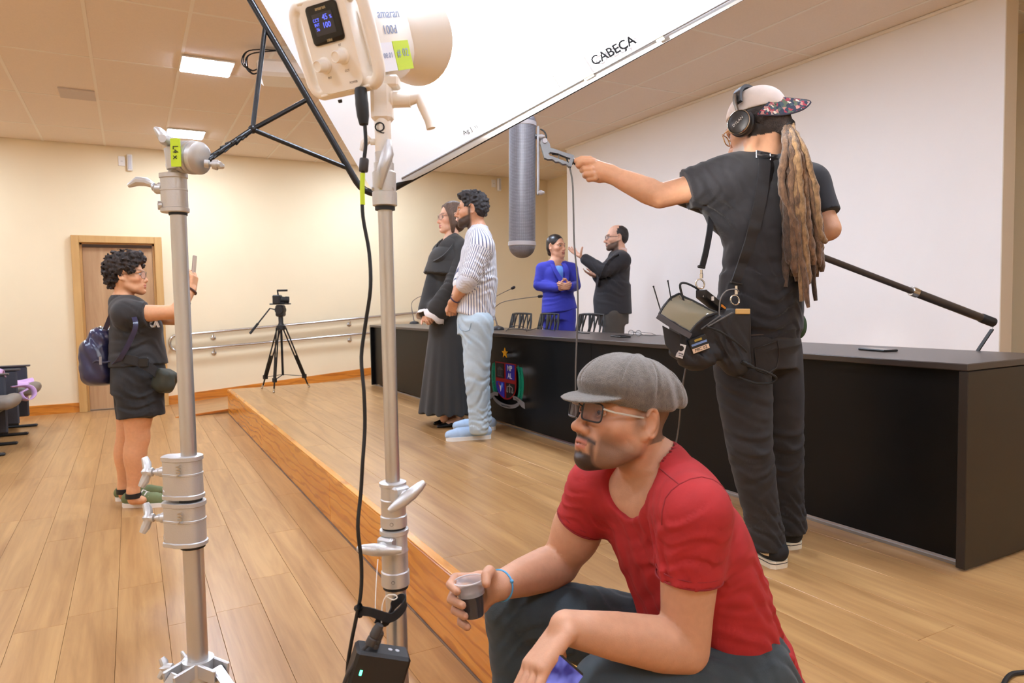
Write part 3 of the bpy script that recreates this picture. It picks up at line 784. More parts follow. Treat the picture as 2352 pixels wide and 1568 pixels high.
# yoke mount and tilt handle
yk = MB()
S2v = Vector((S2.x, S2.y, 0))
zt = z2(352)
yk.tube([V(S2.x, S2.y, zt - .01), V(S2.x, S2.y, zt + .075)], [.0155, .0155], 20)
yk.box(V(S2.x, S2.y, zt + .095), (.040, .036, .075), frame(RGT, UP), bev=.008)
yk.box(V(S2.x, S2.y, zt + .132) + RGT * .004, (.060, .034, .022), frame(RGT, UP), bev=.004)
yk.build('yoke_mount', creamL, lamp)
text('lettering', 'Q', .026, V(S2.x, S2.y, zt + .045) - FWD * .0156 - RGT * .003, RGT, UP, M['rubber'], lamp, ext=.0008)
hd = MB(); p = V(S2.x, S2.y, zt + .100) + RGT * .018
hd.lathe([(.016, 0), (.016, .002), (.0145, .004), (.0145, .036)], p, RGT, 18)
hd.tube([p + RGT * .030, p + RGT * .052 + UP * .004, p + RGT * .058 - UP * .012, p + RGT * .070 - UP * .040, p + RGT * .074 - UP * .055], [.0135, .012, .009, .008, .009], 12)
hd.build('tilt_handle', creamL, lamp)
kb = MB(); p = V(S2.x, S2.y, zt + .022) - RGT * .014
kb.lathe([(.006, 0), (.006, .010)], p, -RGT, 10); kb.tube([p - RGT * .010 + UP * .008, p - RGT * .022 - UP * .002, p - RGT * .028 - UP * .016], [.007, .008, .004], 8)
kb.build('mount_screw', creamL, lamp)
# ---- power cable, adapter
dd = 1.27
cab = thing('power_cable', 'black lamp cable with lime tape running down beside the stand', 'cable', atd(833, 206, dd))
pl = MB(); p0 = atd(828, 203, dd); p1 = atd(836, 290, dd)
ddir = (p1 - p0).normalized()
pl.lathe([(.010, 0), (.0115, .004), (.0115, .022), (.012, .028), (.011, .05), (.008, .066), (.004, .068)], p0, ddir, 18)
pl.build('plug', M['rubber'], cab)
path = [(838, 285, dd), (840, 330, dd), (836, 370, dd), (832, 440, dd), (834, 500, dd), (848, 580, dd), (851, 660, dd - .01), (840, 740, dd), (830, 820, dd), (836, 900, dd - .01), (838, 980, dd - .01), (833, 1060, dd - .02), (829, 1130, dd - .02), (822, 1210, dd - .03), (830, 1290, dd - .02), (829, 1360, dd - .02), (818, 1420, dd - .02), (806, 1480, dd - .01), (798, 1540, dd), (800, 1620, dd + .02), (812, 1680, dd + .02)]
MB().tube(spline([atd(*q) for q in path], 4), .0035, 8).build('cord', M['rubber'], cab)
MB().lathe([(.0075, 0), (.0085, .002), (.0085, .022), (.0075, .024)], atd(837, 364, dd), (atd(834, 400, dd) - atd(837, 364, dd)), 14).build('ferrite', mat('charcoal_plastic', (54, 50, 50), .5), cab)
MB().tube([atd(833, 398, dd), atd(832, 432, dd), atd(833, 470, dd)], .0045, 10).build('lime_band', M['lime'], cab)
ad = thing('power_adapter', 'black power adapter with a green light hanging from the stand', 'power adapter', atd(870, 1520, 1.25))
c = atd(872, 1540, 1.26)
axx = (atd(944, 1496, 1.255) - atd(823, 1478, 1.225)).normalized(); axu = (atd(840, 1470, 1.24) - atd(800, 1600, 1.24)).normalized()
axz = axx.cross(axu).normalized(); axu = axz.cross(axx)
RA = Matrix((axx, axu, axz)).transposed()
ctr = atd(882, 1487, 1.24) - axu * .088
MB().box(ctr, (.098, .172, .046), RA, bev=.005).build('case', M['black'], ad)
MB().box(ctr + axu * .05 - axx * .033 + axz * .0233, (.004, .009, .001), RA).build('status_light', mat('green_led', (90, 255, 190), .3, emit=(80, 255, 190), estr=5.0), ad, smooth=0)
for k in range(2): MB().lathe([(.004, 0), (.004, .0008)], ctr + axu * .0862 + axx * (.012 + .013 * k), axu, 10).build('print_mark', mat('pale_print', (200, 200, 205), .5), ad)
pb = MB(); q0 = ctr + axu * .084 - axx * .018
pb.lathe([(.0085, 0), (.0085, .008), (.0075, .010), (.0085, .012), (.0085, .016), (.0075, .018), (.008, .02), (.008, .03), (.005, .034)], q0, axu + axx * .08, 14)
q1 = q0 - axx * .012 + axu * .012 + axz * .012
pb.lathe([(.009, 0), (.009, .012), (.0075, .014), (.009, .016), (.009, .028), (.007, .038)], q1, axu + axx * .2, 14)
pb.build('plugs', mat('charcoal_rubber', (62, 58, 56), .55), ad)
MB().tube(spline([q1, atd(835, 1490, 1.215), atd(810, 1530, 1.21), atd(790, 1570, 1.21), atd(776, 1640, 1.22)], 6), .0034, 8).build('cord', mat('charcoal_cord', (50, 47, 46), .55), ad)
# velcro strap that ties cable, adapter and stand together
sp = thing('velcro_strap', 'black velcro strap looped between the lamp cable and the stand', 'strap', atd(880, 1410, 1.25))
def strap(mb, pts, w, up, t=.0012):
    P = spline(pts, 5); n = len(P)
    vs = []; F = []
    for i, p in enumerate(P):
        d = (P[min(i + 1, n - 1)] - P[max(i - 1, 0)]).normalized(); u = up(i / (n - 1)) if callable(up) else Vector(up)
        u = (u - d * u.dot(d)).normalized(); nn = d.cross(u)
        vs += [p + u * w / 2 + nn * t, p - u * w / 2 + nn * t, p - u * w / 2 - nn * t, p + u * w / 2 - nn * t]
    for i in range(n - 1):
        for k in range(4): F.append((i * 4 + k, i * 4 + (k + 1) % 4, i * 4 + 4 + (k + 1) % 4, i * 4 + 4 + k))
    F.append((3, 2, 1, 0)); F.append(tuple((n - 1) * 4 + k for k in range(4)))
    return mb.add(vs, F)
mb = MB()
strap(mb, [atd(818, 1402, 1.262), atd(850, 1405, 1.232), atd(880, 1415, 1.232), atd(900, 1418, 1.24), atd(922, 1400, 1.25), atd(932, 1378, 1.262), atd(920, 1374, 1.275), atd(904, 1390, 1.275), atd(897, 1410, 1.262), atd(886, 1428, 1.25), atd(865, 1420, 1.235)], .016, UP)
mb.tube([atd(820, 1396, dd + .006), atd(826, 1392, dd - .03), atd(832, 1398, dd - .012), atd(826, 1412, dd + .004)], .006, 8)
mb.build('band', mat('velcro_fabric', (24, 24, 25), .9), sp)
st_ = MB().tube(spline([atd(868, 1284, 1.30), atd(864, 1340, 1.27), atd(862, 1400, 1.245), atd(866, 1436, 1.235)], 5), .0009, 6)
st_.tube(spline([atd(876, 1430, 1.235), atd(878, 1390, 1.24), atd(888, 1368, 1.245), atd(906, 1366, 1.25), atd(912, 1372, 1.25), atd(902, 1377, 1.248), atd(888, 1370, 1.246)], 5), .0011, 6)
st_.build('string', mat('white_string', (222, 214, 200), .8), sp)
# ------------------------------------------------------------------ desk
DX, DYN, DYF, DT = 2.49, 1.336, 8.12, 1.012      # front edge, near end, far end, height of the top
DD = .62
dk = thing('speaker_desk', 'long black desk with dark laminate top running along the stage', 'desk', (DX, DYN, STZ))
MB().box((DX + DD / 2, (DYN + DYF) / 2, DT - .0125), (DD, DYF - DYN, .025), bev=.003).build('desk_top', M['desk_top'], dk)
MB().box((DX + DD / 2, DYN + .016, (STZ + DT - .027) / 2 + .004), (DD - .004, .032, DT - .027 - STZ - .008), bev=.002).build('end_panel', mat('dark_brown_laminate', (38, 30, 24), .45, var=.08, scale=3), dk)
MB().box((DX + DD / 2, DYF - .016, (STZ + DT - .027) / 2 + .004), (DD - .004, .032, DT - .027 - STZ - .008), bev=.002).build('end_panel', M['black_matte'], dk)
L3 = (DYF - DYN - .064) / 3
for k in range(3):
    MB().box((DX + .048, DYN + .032 + L3 * (k + .5), (STZ + DT - .027) / 2 + .012), (.018, L3 - .0016, DT - .027 - STZ - .024), bev=.001).build('front_panel', M['black_matte'], dk)
MB().box((DX + .046, (DYN + DYF) / 2, STZ + .006), (.008, DYF - DYN - .07, .011)).build('floor_strip', mat('grey_strip', (150, 146, 142), .4, .6), dk, smooth=0)
for k in range(2):
    MB().box((DX + DD / 2 + .06, DYN + .032 + L3 * (k + 1), (STZ + DT) / 2), (DD - .14, .02, DT - STZ - .04)).build('inner_panel', M['black_matte'], dk, smooth=0)
FX = DX + .039                                   # face of the front panels
# ---- emblem: letters and shapes standing off the desk front
em = thing('emblem', 'coat of arms with star, quartered shield, green wreath and ribbon on desk front', 'emblem', (FX, aty(1165, 870, 5).y, .7))
def fy(px, py, x=FX - .055): return atx(px, py, x)
e0 = fy(1161, 870); ECY = e0.y; ECZ = e0.z
sil = mat('polished_return', (215, 215, 218), .14, 1.0)
def epoly(name, pts, m, x0=.050, x1=.056, par=em, ret=True):
    """flat shape (a = along the desk towards the right of the picture, z up, metres from the centre) with a silver return behind it"""
    o = Vector((FX - (x0 + x1) / 2, ECY, ECZ))
    ob = MB().prism(pts, o, (0, -1, 0), (0, 0, 1), x1 - x0).build(name, m, par, smooth=30)
    if ret:
        MB().prism(pts, Vector((FX - x0 / 2, ECY, ECZ)), (0, -1, 0), (0, 0, 1), x0 - .0004).build('standoff', sil, ob, smooth=30)
    return ob
ws = abs(fy(1128, 870).y - fy(1212, 880).y); hs = abs(fy(1160, 783).z - fy(1165, 932).z)
EW, EH = ws * .5, hs * .5          # half width, half height
red = mat('emblem_red', (150, 24, 26), .4); blu = mat('emblem_blue', (50, 44, 170), .35); grn = mat('emblem_green', (20, 150, 120), .4)
yel = mat('emblem_yellow', (240, 178, 30), .4); gry = mat('emblem_grey', (134, 130, 130), .45); blk = mat('emblem_black', (28, 26, 28), .4); wht = mat('emblem_white', (236, 232, 240), .4); lbl_ = mat('emblem_light_blue', (90, 140, 235), .4); dgr = mat('emblem_dark_grey', (72, 70, 72), .5)
star = [(EW * .17 * (1 if k % 2 == 0 else .42) * math.sin(k * PI / 5) - EW * .02, EH * .80 + EH * .165 * (1 if k % 2 == 0 else .42) * math.cos(k * PI / 5)) for k in range(10)]
epoly('star', star, yel)
# shield: lower rim curves to a point
def shield(w, zt, zb, n=10):
    pts = [(-w, zt), (-w, zb + (zt - zb) * .45)]
    for k in range(1, n): 
        t = k / n; pts.append((-w * math.cos(t * PI / 2), zb + (zt - zb) * .45 * (1 - math.sin(t * PI / 2))))
    pts.append((0, zb))
    return pts + [(-x, z) for x, z in reversed(pts[:-1])]
zt, zb = EH * .50, -EH * .64; w = EW * .56
epoly('shield', shield(w, zt, zb), red)
qs = w * .92; gap = w * .09; zm = (zt + zb) / 2 + EH * .02
def quarter(sx, sz):
    pts = []
    if sz > 0: pts = [(gap, zm + gap), (qs, zm + gap), (qs, zt - gap * .5), (gap, zt - gap * .5)]
    else: pts = [(gap, zm - gap), (qs, zm - gap), (qs * .98, zm - EH * .26), (qs * .80, zm - EH * .40), (qs * .45, zm - EH * .50), (gap, zb + EH * .045)][::-1]
    return [(sx * x, z) for x, z in pts] if sx > 0 else [(-x, z) for x, z in pts][::-1]
sh_ = [epoly('quarter', quarter(sx, sz), m_, .057, .059, em, False) for sx, sz, m_ in ((1, 1, blu), (-1, 1, blk), (-1, -1, blu), (1, -1, blk))]
for i, s_ in enumerate(('MP', 'AL')):
    text('lettering', s_, EH * .235, (FX - .0602, ECY - qs * .53, ECZ + (zm + zt) / 2 + EH * (.115 - .23 * i)), (0, -1, 0), UP, wht, em, ext=.0008, bold=.001)
tp_ = [(-qs * .82, zm + EH * .10), (-qs * .22, zm + EH * .10), (-qs * .22, zm + EH * .14), (-qs * .82, zm + EH * .14)]
epoly('temple', tp_, dgr, .0592, .0605, em, False)
for k in range(4):
    x = -qs * (.76 - .155 * k); epoly('column', [(x - qs * .035, zm + EH * .14), (x + qs * .035, zm + EH * .14), (x + qs * .035, zm + EH * .31), (x - qs * .035, zm + EH * .31)], dgr, .0592, .0605, em, False)
epoly('pediment', [(-qs * .84, zm + EH * .31), (-qs * .20, zm + EH * .31), (-qs * .20, zm + EH * .345), (-qs * .52, zm + EH * .42), (-qs * .84, zm + EH * .345)], dgr, .0592, .0605, em, False)
c0 = (-qs * .5, zm - EH * .22)
for m_, pts in ((red, [(-.36, .17), (-.2, .24), (-.12, .1), (0, -.24), (-.2, .0)]), (wht, [(-.12, .1), (0, .04), (.1, .1), (.02, -.24), (0, -.24)]), (lbl_, [(.1, .1), (.2, .24), (.36, .17), (.3, .02), (.02, -.24)])):
    epoly('heart_stripe', [(c0[0] + x * qs * .75, c0[1] + z * EH * .62) for x, z in pts][::-1], m_, .0592, .0605, em, False)
c1 = (qs * .5, zm - EH * .2)
MBs = MB()
def ez(x, z, d=.060): return Vector((FX - d, ECY - x, ECZ + z))
MBs.tube([ez(c1[0], c1[1] + EH * .12), ez(c1[0], c1[1] - EH * .14)], EW * .018, 6)
MBs.tube([ez(c1[0] - qs * .28, c1[1] + EH * .02), ez(c1[0], c1[1] + EH * .06), ez(c1[0] + qs * .28, c1[1] + EH * .02)], EW * .014, 6)
for sx in (-1, 1):
    MBs.tube([ez(c1[0] + sx * qs * .28, c1[1] + EH * .02), ez(c1[0] + sx * qs * .34, c1[1] - EH * .11)], EW * .010, 5)
    MBs.tube([ez(c1[0] + sx * qs * .28, c1[1] + EH * .02), ez(c1[0] + sx * qs * .20, c1[1] - EH * .11)], EW * .010, 5)
    MBs.prism([(c1[0] + sx * qs * .27 + qs * .11 * math.cos(a), c1[1] - EH * .11 + EH * .045 * min(0, math.sin(a))) for a in [k * PI / 6 for k in range(6, 13)]], (FX - .0602, ECY, ECZ), (0, -1, 0), UP, .0012)
MBs.build('scales', gry, em)
for sx in (-1, 1):                # wreath branches: overlapping leaves along an arc
    for k in range(11):
        t = k / 10; a = -1.15 + t * 2.0
        x = sx * EW * (.56 + .20 * math.cos(a * .95)); z = EH * (-.02 + .52 * math.sin(a))
        for side in (-1, 1):
            d = math.atan2(math.cos(a) * EH * .5, -sx * math.sin(a) * EW * .25) + side * .45 * sx
            ll, lw = EH * .10, EH * .034
            pts = [(0, 0), (ll * .4, -lw), (ll, 0), (ll * .4, lw)]
            pts = [(x + side * EW * .03 * sx + math.cos(d) * p - math.sin(d) * q, z + math.sin(d) * p + math.cos(d) * q) for p, q in pts]
            epoly('wreath_leaf', pts, grn, .046 + .002 * (k % 2), .051 + .002 * (k % 2), em, False)
    arc = [(sx * EW * (.56 + .20 * math.cos(a * .95) + dx), EH * (-.02 + .56 * math.sin(a))) for dx, rng in ((.12, range(13)), (-.12, range(12, -1, -1))) for a in [-1.2 + 2.1 * k / 12 for k in rng]]
    if sx < 0: arc = arc[::-1]
    epoly('wreath_back', arc, grn, .040, .044)
# ribbon: a sagging band with two folded ends
band = [(EW * .80 * math.sin(a), -EH * .56 - EH * .34 * math.cos(a) + dz) for dz, rng in ((-.0, range(-8, 9)), (EH * .115, range(8, -9, -1))) for a in [k / 8 * 1.25 for k in rng]]
epoly('ribbon', band, gry, .050, .057)
for sx in (-1, 1):
    pts = [(sx * EW * .40, -EH * .47), (sx * EW * .62, -EH * .47), (sx * EW * 1.0, -EH * .60), (sx * EW * 1.02, -EH * .78), (sx * EW * .86, -EH * .74), (sx * EW * .62, -EH * .585), (sx * EW * .44, -EH * .585)]
    if sx < 0: pts = pts[::-1]
    epoly('ribbon_fold', pts[::-1], gry, .056, .060)
text('lettering', 'MINISTERIO PUBLICO', EH * .062, ez(0, -EH * .84, .0585), (0, -1, 0), UP, dgr, em, ext=.0004)
text('lettering', 'ALAGOAS', EH * .055, ez(EW * .62, -EH * .545, .0612), (0, -1, -.25), UP, dgr, em, ext=.0004)
# ---- things on the desk
def goose(name, lab, base, pts, fan=None):
    t = thing(name, lab, 'microphone', base, 'gooseneck microphones on the desk')
    b = Vector(base)
    MB().lathe([(.058, 0), (.06, .006), (.05, .022), (.03, .03), (.012, .034)], b, UP, 20).build('base', M['black'], t)
    MB().box(b + UP * .036, (.022, .022, .008), bev=.002).build('switch', M['chrome'], t)
    P = spline([b + UP * .03] + pts, 5)
    MB().tube(P, [.006] * 4 + [.0035] * (len(P) - 4), 8).build('neck', mat('grey_gooseneck', (110, 100, 94), .4, .5), t)
    d = (P[-1] - P[-2]).normalized()
    MB().lathe([(.006, -.01), (.012, 0), (.0125, .045), (.009, .055), (.002, .058)], P[-1], d, 12).build('windscreen', mat('dark_foam', (34, 24, 24), .9), t)
    return t
def onx(px, py, x): return atx(px, py, x)
b1 = atz(945, 739, DT); b1 = Vector((min(b1.x, 3.03), min(b1.y, 8.05), DT)); goose('desk_microphone', 'gooseneck desk microphone left of the woman in the black robe', b1, [onx(945, 700, b1.x), onx(955, 686, b1.x - .02), onx(976, 678, b1.x - .04), onx(1030, 668, b1.x - .08)])
b2 = atz(1143, 757, DT); goose('desk_microphone', 'gooseneck desk microphone behind the man in jeans, lower capsule', b2, [onx(1134, 715, b2.x), onx(1142, 701, b2.x - .01), onx(1160, 692, b2.x - .03), onx(1200, 685, b2.x - .06), onx(1238, 680.5, b2.x - .1)])
b3 = atz(1118, 744, DT); b3 = Vector((3.0, 6.6, DT)); goose('desk_microphone', 'gooseneck desk microphone behind the man in jeans, higher capsule', b3, [onx(1112, 715, b3.x), onx(1118, 696, b3.x - .01), onx(1140, 680, b3.x - .03), onx(1176, 662, b3.x - .06)])
cb_ = thing('desk_cables', 'thin black microphone cables lying on the far desk top', 'cable', atz(1200, 753, DT))
MB().tube(spline([atz(x, y, DT + z) for x, y, z in ((1162, 760, .003), (1172, 752, .02), (1186, 748, .035), (1204, 751, .01), (1210, 761, .003))], 4), .003, 6).build('cable_loop', M['rubber'], cb_)
MB().tube(spline([atz(x, y, DT + z) for x, y, z in ((1165, 757, .003), (1185, 755, .03), (1215, 758, .004), (1240, 752, .03), (1262, 757, .004), (1275, 759, .003))], 4), .003, 6).build('cable_loop', M['rubber'], cb_)
MB().tube(spline([atz(x, y, DT + z) for x, y, z in ((1324, 763, .003), (1340, 765, .003), (1355, 765, .003))], 4), .004, 6).build('cable_loop', M['rubber'], cb_)
MB().tube(spline([atz(x, y, DT + z) for x, y, z in ((985, 741, .003), (1010, 745, .003), (1060, 748, .003))], 4), .003, 6).build('cable_loop', M['rubber'], cb_)
def slab(name, lab, cat_, pc, L, W, H, dirv, m, pat=None):
    t = thing(name, lab, cat_, pc); R = frame(dirv, UP)
    MB().box(Vector(pc) + UP * (H / 2 + .0005), (L, W, H), R, bev=min(H * .3, .003)).build('body', m, t)
    MB().box(Vector(pc) + UP * (H + .0008), (L * .94, W * .9, .0008), R).build('screen', mat('phone_glass', (20, 20, 24), .08), t, smooth=0)
    return t
slab('mobile_phone', 'black mobile phone lying on the desk beside the eyeglasses', 'phone', atz(1425, 774, DT), .15, .075, .009, (.2, 1, 0), M['black'])
slab('mobile_phone', 'black mobile phone alone on the near end of the desk top', 'phone', atz(2016, 805, DT), .15, .074, .008, (.25, 1, 0), M['black'])
def eyeglasses():
    p = atz(1458, 772, DT); t = thing('eyeglasses', 'pair of eyeglasses lying open on the desk beside a black phone', 'eyeglasses', p)
    A = Vector((.10, -.99, 0)).normalized(); B = UP.cross(A)
    rims = MB(); 
    for sx in (-1, 1):
        c = p + A * (sx * .034) + UP * .021
        ring = [c + A * (.025 * math.cos(a)) * (1) + UP * (.019 * math.sin(a)) for a in [2 * PI * k / 16 for k in range(16)]]
        rims.tube(ring, .0016, 6, closed=True)
        MB().prism([(.024 * math.cos(2 * PI * k / 16), .018 * math.sin(2 * PI * k / 16)) for k in range(16)], c, A, UP, .002).build('lens', M['glass'], t)
    rims.tube([p - A * .009 + UP * .026, p + UP * .029, p + A * .009 + UP * .026], .0016, 6)
    rims.build('rims', M['black_metal'], t)
    for sx in (-1, 1):
        q = p + A * (sx * .060) + UP * .028
        MB().tube([q, q - B * .09 * -1 - UP * .01, q + B * .13 - UP * .022], .0015, 6).build('temple', M['black_metal'], t)
eyeglasses()
tr_ = thing('card_tray', 'flat dark paper sheet on the desk beside the eyeglasses', 'paper', atz(1470, 782, DT))
MB().box(atz(1478, 772, DT) + UP * .0012 + V(.10, .08, 0), (.10, .16, .002)).build('sheet', mat('dark_sheet', (70, 64, 62), .4), tr_, smooth=0)
# ---- chairs behind the desk: black shell chairs with branching open backs
def chair_proto():
    t = thing('shell_chair', 'black plastic chair with branch pattern back behind the desk, left of the woman in blue', 'chair', (0, 0, 0), 'black open-back chairs behind the desk')
    # faces -x; origin on the floor
    cm = mat('black_chair_plastic', (30, 28, 27), .4)
    fr = MB()
    W2, zt, zb = .215, .835, .47
    def bk(y, z): return Vector((.20 + (z - .45) * .22 + .03 * (1 - (y / W2) ** 2) * -1 + .03, y * (1 - .10 * (z - zb) / (zt - zb)), z))
    loop = [bk(-W2, zb)] + [bk(-W2, z) for z in (.6, .75)] + [bk(-W2 * .93, zt), bk(-W2 * .5, zt + .004), bk(0, zt + .005), bk(W2 * .5, zt + .004), bk(W2 * .93, zt)] + [bk(W2, z) for z in (.75, .6)] + [bk(W2, zb)]
    fr.tube(loop, .011, 8); 
    fr.build('back_frame', cm, t)
    br = MB(); rr = random.Random(5)
    for k in range(7):
        y = -W2 * .84 + k * W2 * .28
        y2 = y + rr.uniform(-.03, .03); ym = y + rr.uniform(-.03, .03)
        br.tube([bk(y, zb), bk(ym, .6), bk(y2, .71)], .0085, 6)
        br.tube([bk(y2, .71), bk(y2 - .03, zt)], .008, 6); br.tube([bk(y2, .71), bk(min(y2 + .03, W2 * .95), zt)], .008, 6)
        if k < 6: br.tube([bk(ym, .6), bk(min(ym + .06, W2 * .95), .66)], .007, 6)
    br.build('back_branches', cm, t)
    MB().box((-.01, 0, .45), (.42, .43, .022), bev=.01).build('seat', cm, t)
    for sx in (-1, 1):
        for sy in (-1, 1): MB().tube([(sx * .17, sy * .18, .45), (sx * .22, sy * .21, .005)], [.014, .011], 10).build('leg', cm, t)
    return t
ch = chair_proto()
spots = [(1197, 734, None), (1257, 736, 'black plastic chair with branch pattern back in front of the woman in blue'), (1357, 740, 'black plastic chair with branch pattern back in front of the man in a dark suit')]
for i, (px, py, lab) in enumerate(spots):
    o = ch if i == 0 else copy_tree(ch)
    if lab: o['label'] = lab
    p = atx(px, py, 3.68); o.location = (3.68 - .29, p.y, STZ - .0); o.rotation_euler.z = (.06, -.05, .04)[i]
# ---- camera on its tripod
tp0 = (atz(610, 900, STZ) + atz(632, 912, STZ) + atz(708, 890, STZ)) / 3
tp0 = Vector((tp0.x, tp0.y, STZ))
def zt_(py): return onv(640, py, tp0).z
def tpv(px, py, off=0): return onv(px, py, tp0, off)
t = thing('video_tripod', 'black video tripod with a fluid head and pan bar at the stage back', 'tripod', tp0)
col = tpv(636, 752); colz = col.z
MB().lathe([(.035, 0), (.05, .01), (.05, .05), (.03, .06)], Vector((tp0.x, tp0.y, colz - .03)), UP, 14).build('spider', M['black'], t)
top = Vector((tp0.x, tp0.y, colz))
feet = [atz(602, 893, STZ), atz(629, 903, STZ), atz(710, 890, STZ)]
mid = Vector((tp0.x, tp0.y, STZ + .20))
for f_ in feet:
    d = Vector((f_.x - tp0.x, f_.y - tp0.y, 0)).normalized(); sd = UP.cross(d)
    a = top + d * .045; q = a.lerp(f_, .80)
    lg = MB()
    for sg in (-1, 1): lg.tube([a + sd * (.022 * sg), q + sd * (.018 * sg)], .008, 8)
    lg.tube([a.lerp(f_, .45), a.lerp(f_, .94)], .009, 8)
    lo = lg.build('leg', M['black_metal'], t)
    MB().box(q, (.035, .05, .05), frame(d, f_ - a), bev=.005).build('leg_lock', M['black'], lo)
    MB().tube([a.lerp(f_, .93), f_ + UP * .02], .011, 8).ball(f_ + UP * .014, .014, 8, 6).build('foot', M['steel'], lo)
    MB().bar(mid, a.lerp(f_, .80), .014, .006).build('spreader', M['black_metal'], t)
MB().tube([mid - UP * .01, top], .013, 10).build('center_column', M['black_metal'], t)
zh0 = zt_(727); zh1 = zt_(700)
MB().lathe([(.03, 0), (.04, .02), (.026, .05), (.026, zh0 - colz + .0)], top, UP, 12).build('bowl', M['black'], t)
hd = MB(); hd.box((tp0.x, tp0.y, (zh0 + zh1) / 2), (.09, .10, zh1 - zh0), frame(RGT, UP), bev=.015); hd.lathe([(.045, -.06), (.05, -.05), (.05, .05), (.045, .06)], Vector((tp0.x, tp0.y, (zh0 + zh1) / 2 + .01)), FWD, 16)
hd.build('fluid_head', M['black'], t)
MB().box((tp0.x, tp0.y, zh1 + .010), (.22, .07, .014), frame(RGT, UP), bev=.003).build('quick_plate', M['black'], t)
pb = tpv(620, 708); pe = tpv(574, 766, -.12)
MB().tube([Vector((tp0.x, tp0.y, (zh0 + zh1) / 2)), pb, pb.lerp(pe, .5), pe], [.008, .008, .008, .008], 8).build('pan_bar', M['black_metal'], t)
MB().tube([pb.lerp(pe, .6), pe], .014, 10).build('pan_grip', M['rubber'], t)
cm_ = thing('video_camera', 'small black camera with a lens and top handle on the tripod', 'camera', (tp0.x, tp0.y, zh1 + .018))
zc = zt_(688)
MB().box(Vector((tp0.x, tp0.y, zc)) - RGT * .03, (.085, .10, zt_(677) - zt_(699)), frame(RGT, UP), bev=.012).build('body', M['black'], cm_)
lc = Vector((tp0.x, tp0.y, zc)) + RGT * .01
MB().lathe([(.036, 0), (.036, .02), (.034, .022), (.034, .045), (.038, .047), (.038, .085), (.034, .085), (.030, .06), (.001, .058)], lc, RGT + FWD * .15 - UP * .05, 20, caps=False).build('lens', M['rubber'], cm_)
hm = MB(); a = Vector((tp0.x, tp0.y, zt_(678))) - RGT * .02; h1 = Vector((tp0.x, tp0.y, zt_(667))) - RGT * .025
hm.tube([a, h1], .009, 8); hm.tube([h1 - RGT * .005, h1 + RGT * .11], .011, 10); hm.build('top_handle', M['black'], cm_)
MB().box(Vector((tp0.x, tp0.y, zh1 + .024)), (.10, .06, .016), frame(RGT, UP), bev=.003).build('base_plate', M['black'], cm_)
# ---- ceiling projector
pj = atz(640, 166, 3.08); pj = Vector((1.12, 5.62, 3.04))
t = thing('ceiling_projector', 'white ceiling projector with black cables hanging beside the diffusion frame', 'projector', pj)
pc = aty(650, 165, 5.75); pc = atd(662, 170, 5.5)
Rp = frame(RGT * .97 + FWD * .25, UP)
MB().box(pc, (.44, .32, .13), Rp, bev=.025).build('body', M['white_plastic'], t)
MB().box(pc - FWD * .162 - UP * .0, (.34, .004, .06), Rp, bev=.001).build('front_grille', mat('pale_grille', (206, 202, 200), .5), t)
MB().box(pc - Rp @ Vector((.222, 0, 0)), (.004, .22, .075), Rp).build('port_panel', mat('dark_ports', (70, 66, 66), .5, var=.4, scale=60), t)
MB().box(pc - FWD * .165 - RGT * .12 + UP * .01, (.006, .003, .004), Rp).build('status_light', mat('blue_led', (90, 110, 255), .3, emit=(120, 130, 255), estr=2), t, smooth=0)
MB().tube([pc + UP * .05, V(pc.x, pc.y, ZC)], .025, 12).lathe([(.07, 0), (.07, .02)], V(pc.x, pc.y, ZC - .02), UP, 16).build('ceiling_mount', M['white_plastic'], t)
for k in range(4): 
    a = pc - Rp @ Vector((.222, -.06 + .04 * k, -.02 + .015 * (k % 2)))
    MB().tube(spline([a, a - RGT * .05 - UP * .01, a - RGT * (.09 + .01 * k) + UP * .05, a - RGT * .06 + UP * .14, V(pc.x, pc.y, ZC - .01) - RGT * .05], 6), .005, 6).build('cable', M['rubber'], t)
# ---- boom microphone: pole, shock-mounted shield and grip
BL = atd(1200, 426, 2.54)
bt = onv(1200, 290, BL); bb = onv(1199, 556, BL)
bs = thing('microphone_blimp', 'grey basket windshield with rounded ends on a pistol grip, held up by boom operator', 'microphone', bb)
axb = (bt - bb).normalized(); Lb = (bt - bb).length; rb = .0485
basket = bpy.data.materials.new('grey_basket_mesh'); basket.use_nodes = True
nt = basket.node_tree; pb_ = nt.nodes['Principled BSDF']; pb_.inputs['Roughness'].default_value = .38; pb_.inputs['Metallic'].default_value = .25
tcn = nt.nodes.new('ShaderNodeTexCoord'); brk = nt.nodes.new('ShaderNodeTexBrick'); mpn = nt.nodes.new('ShaderNodeMapping')
uvn = nt.nodes.new('ShaderNodeUVMap'); uvn.uv_map = 'uv'
brk.offset = 0; brk.inputs['Color1'].default_value = lin((126, 128, 142)) + (1,); brk.inputs['Color2'].default_value = lin((134, 137, 150)) + (1,); brk.inputs['Mortar'].default_value = lin((78, 79, 90)) + (1,)
brk.inputs['Scale'].default_value = 1; brk.inputs['Mortar Size'].default_value = .12; brk.inputs['Brick Width'].default_value = .7; brk.inputs['Row Height'].default_value = 1.0
nt.links.new(uvn.outputs[0], brk.inputs['Vector']); nt.links.new(brk.outputs[0], pb_.inputs['Base Color'])
bpn = nt.nodes.new('ShaderNodeBump'); bpn.inputs['Strength'].default_value = .6; bpn.inputs['Distance'].default_value = .001; bpn.invert = True
nt.links.new(brk.outputs['Fac'], bpn.inputs['Height']); nt.links.new(bpn.outputs[0], pb_.inputs['Normal'])
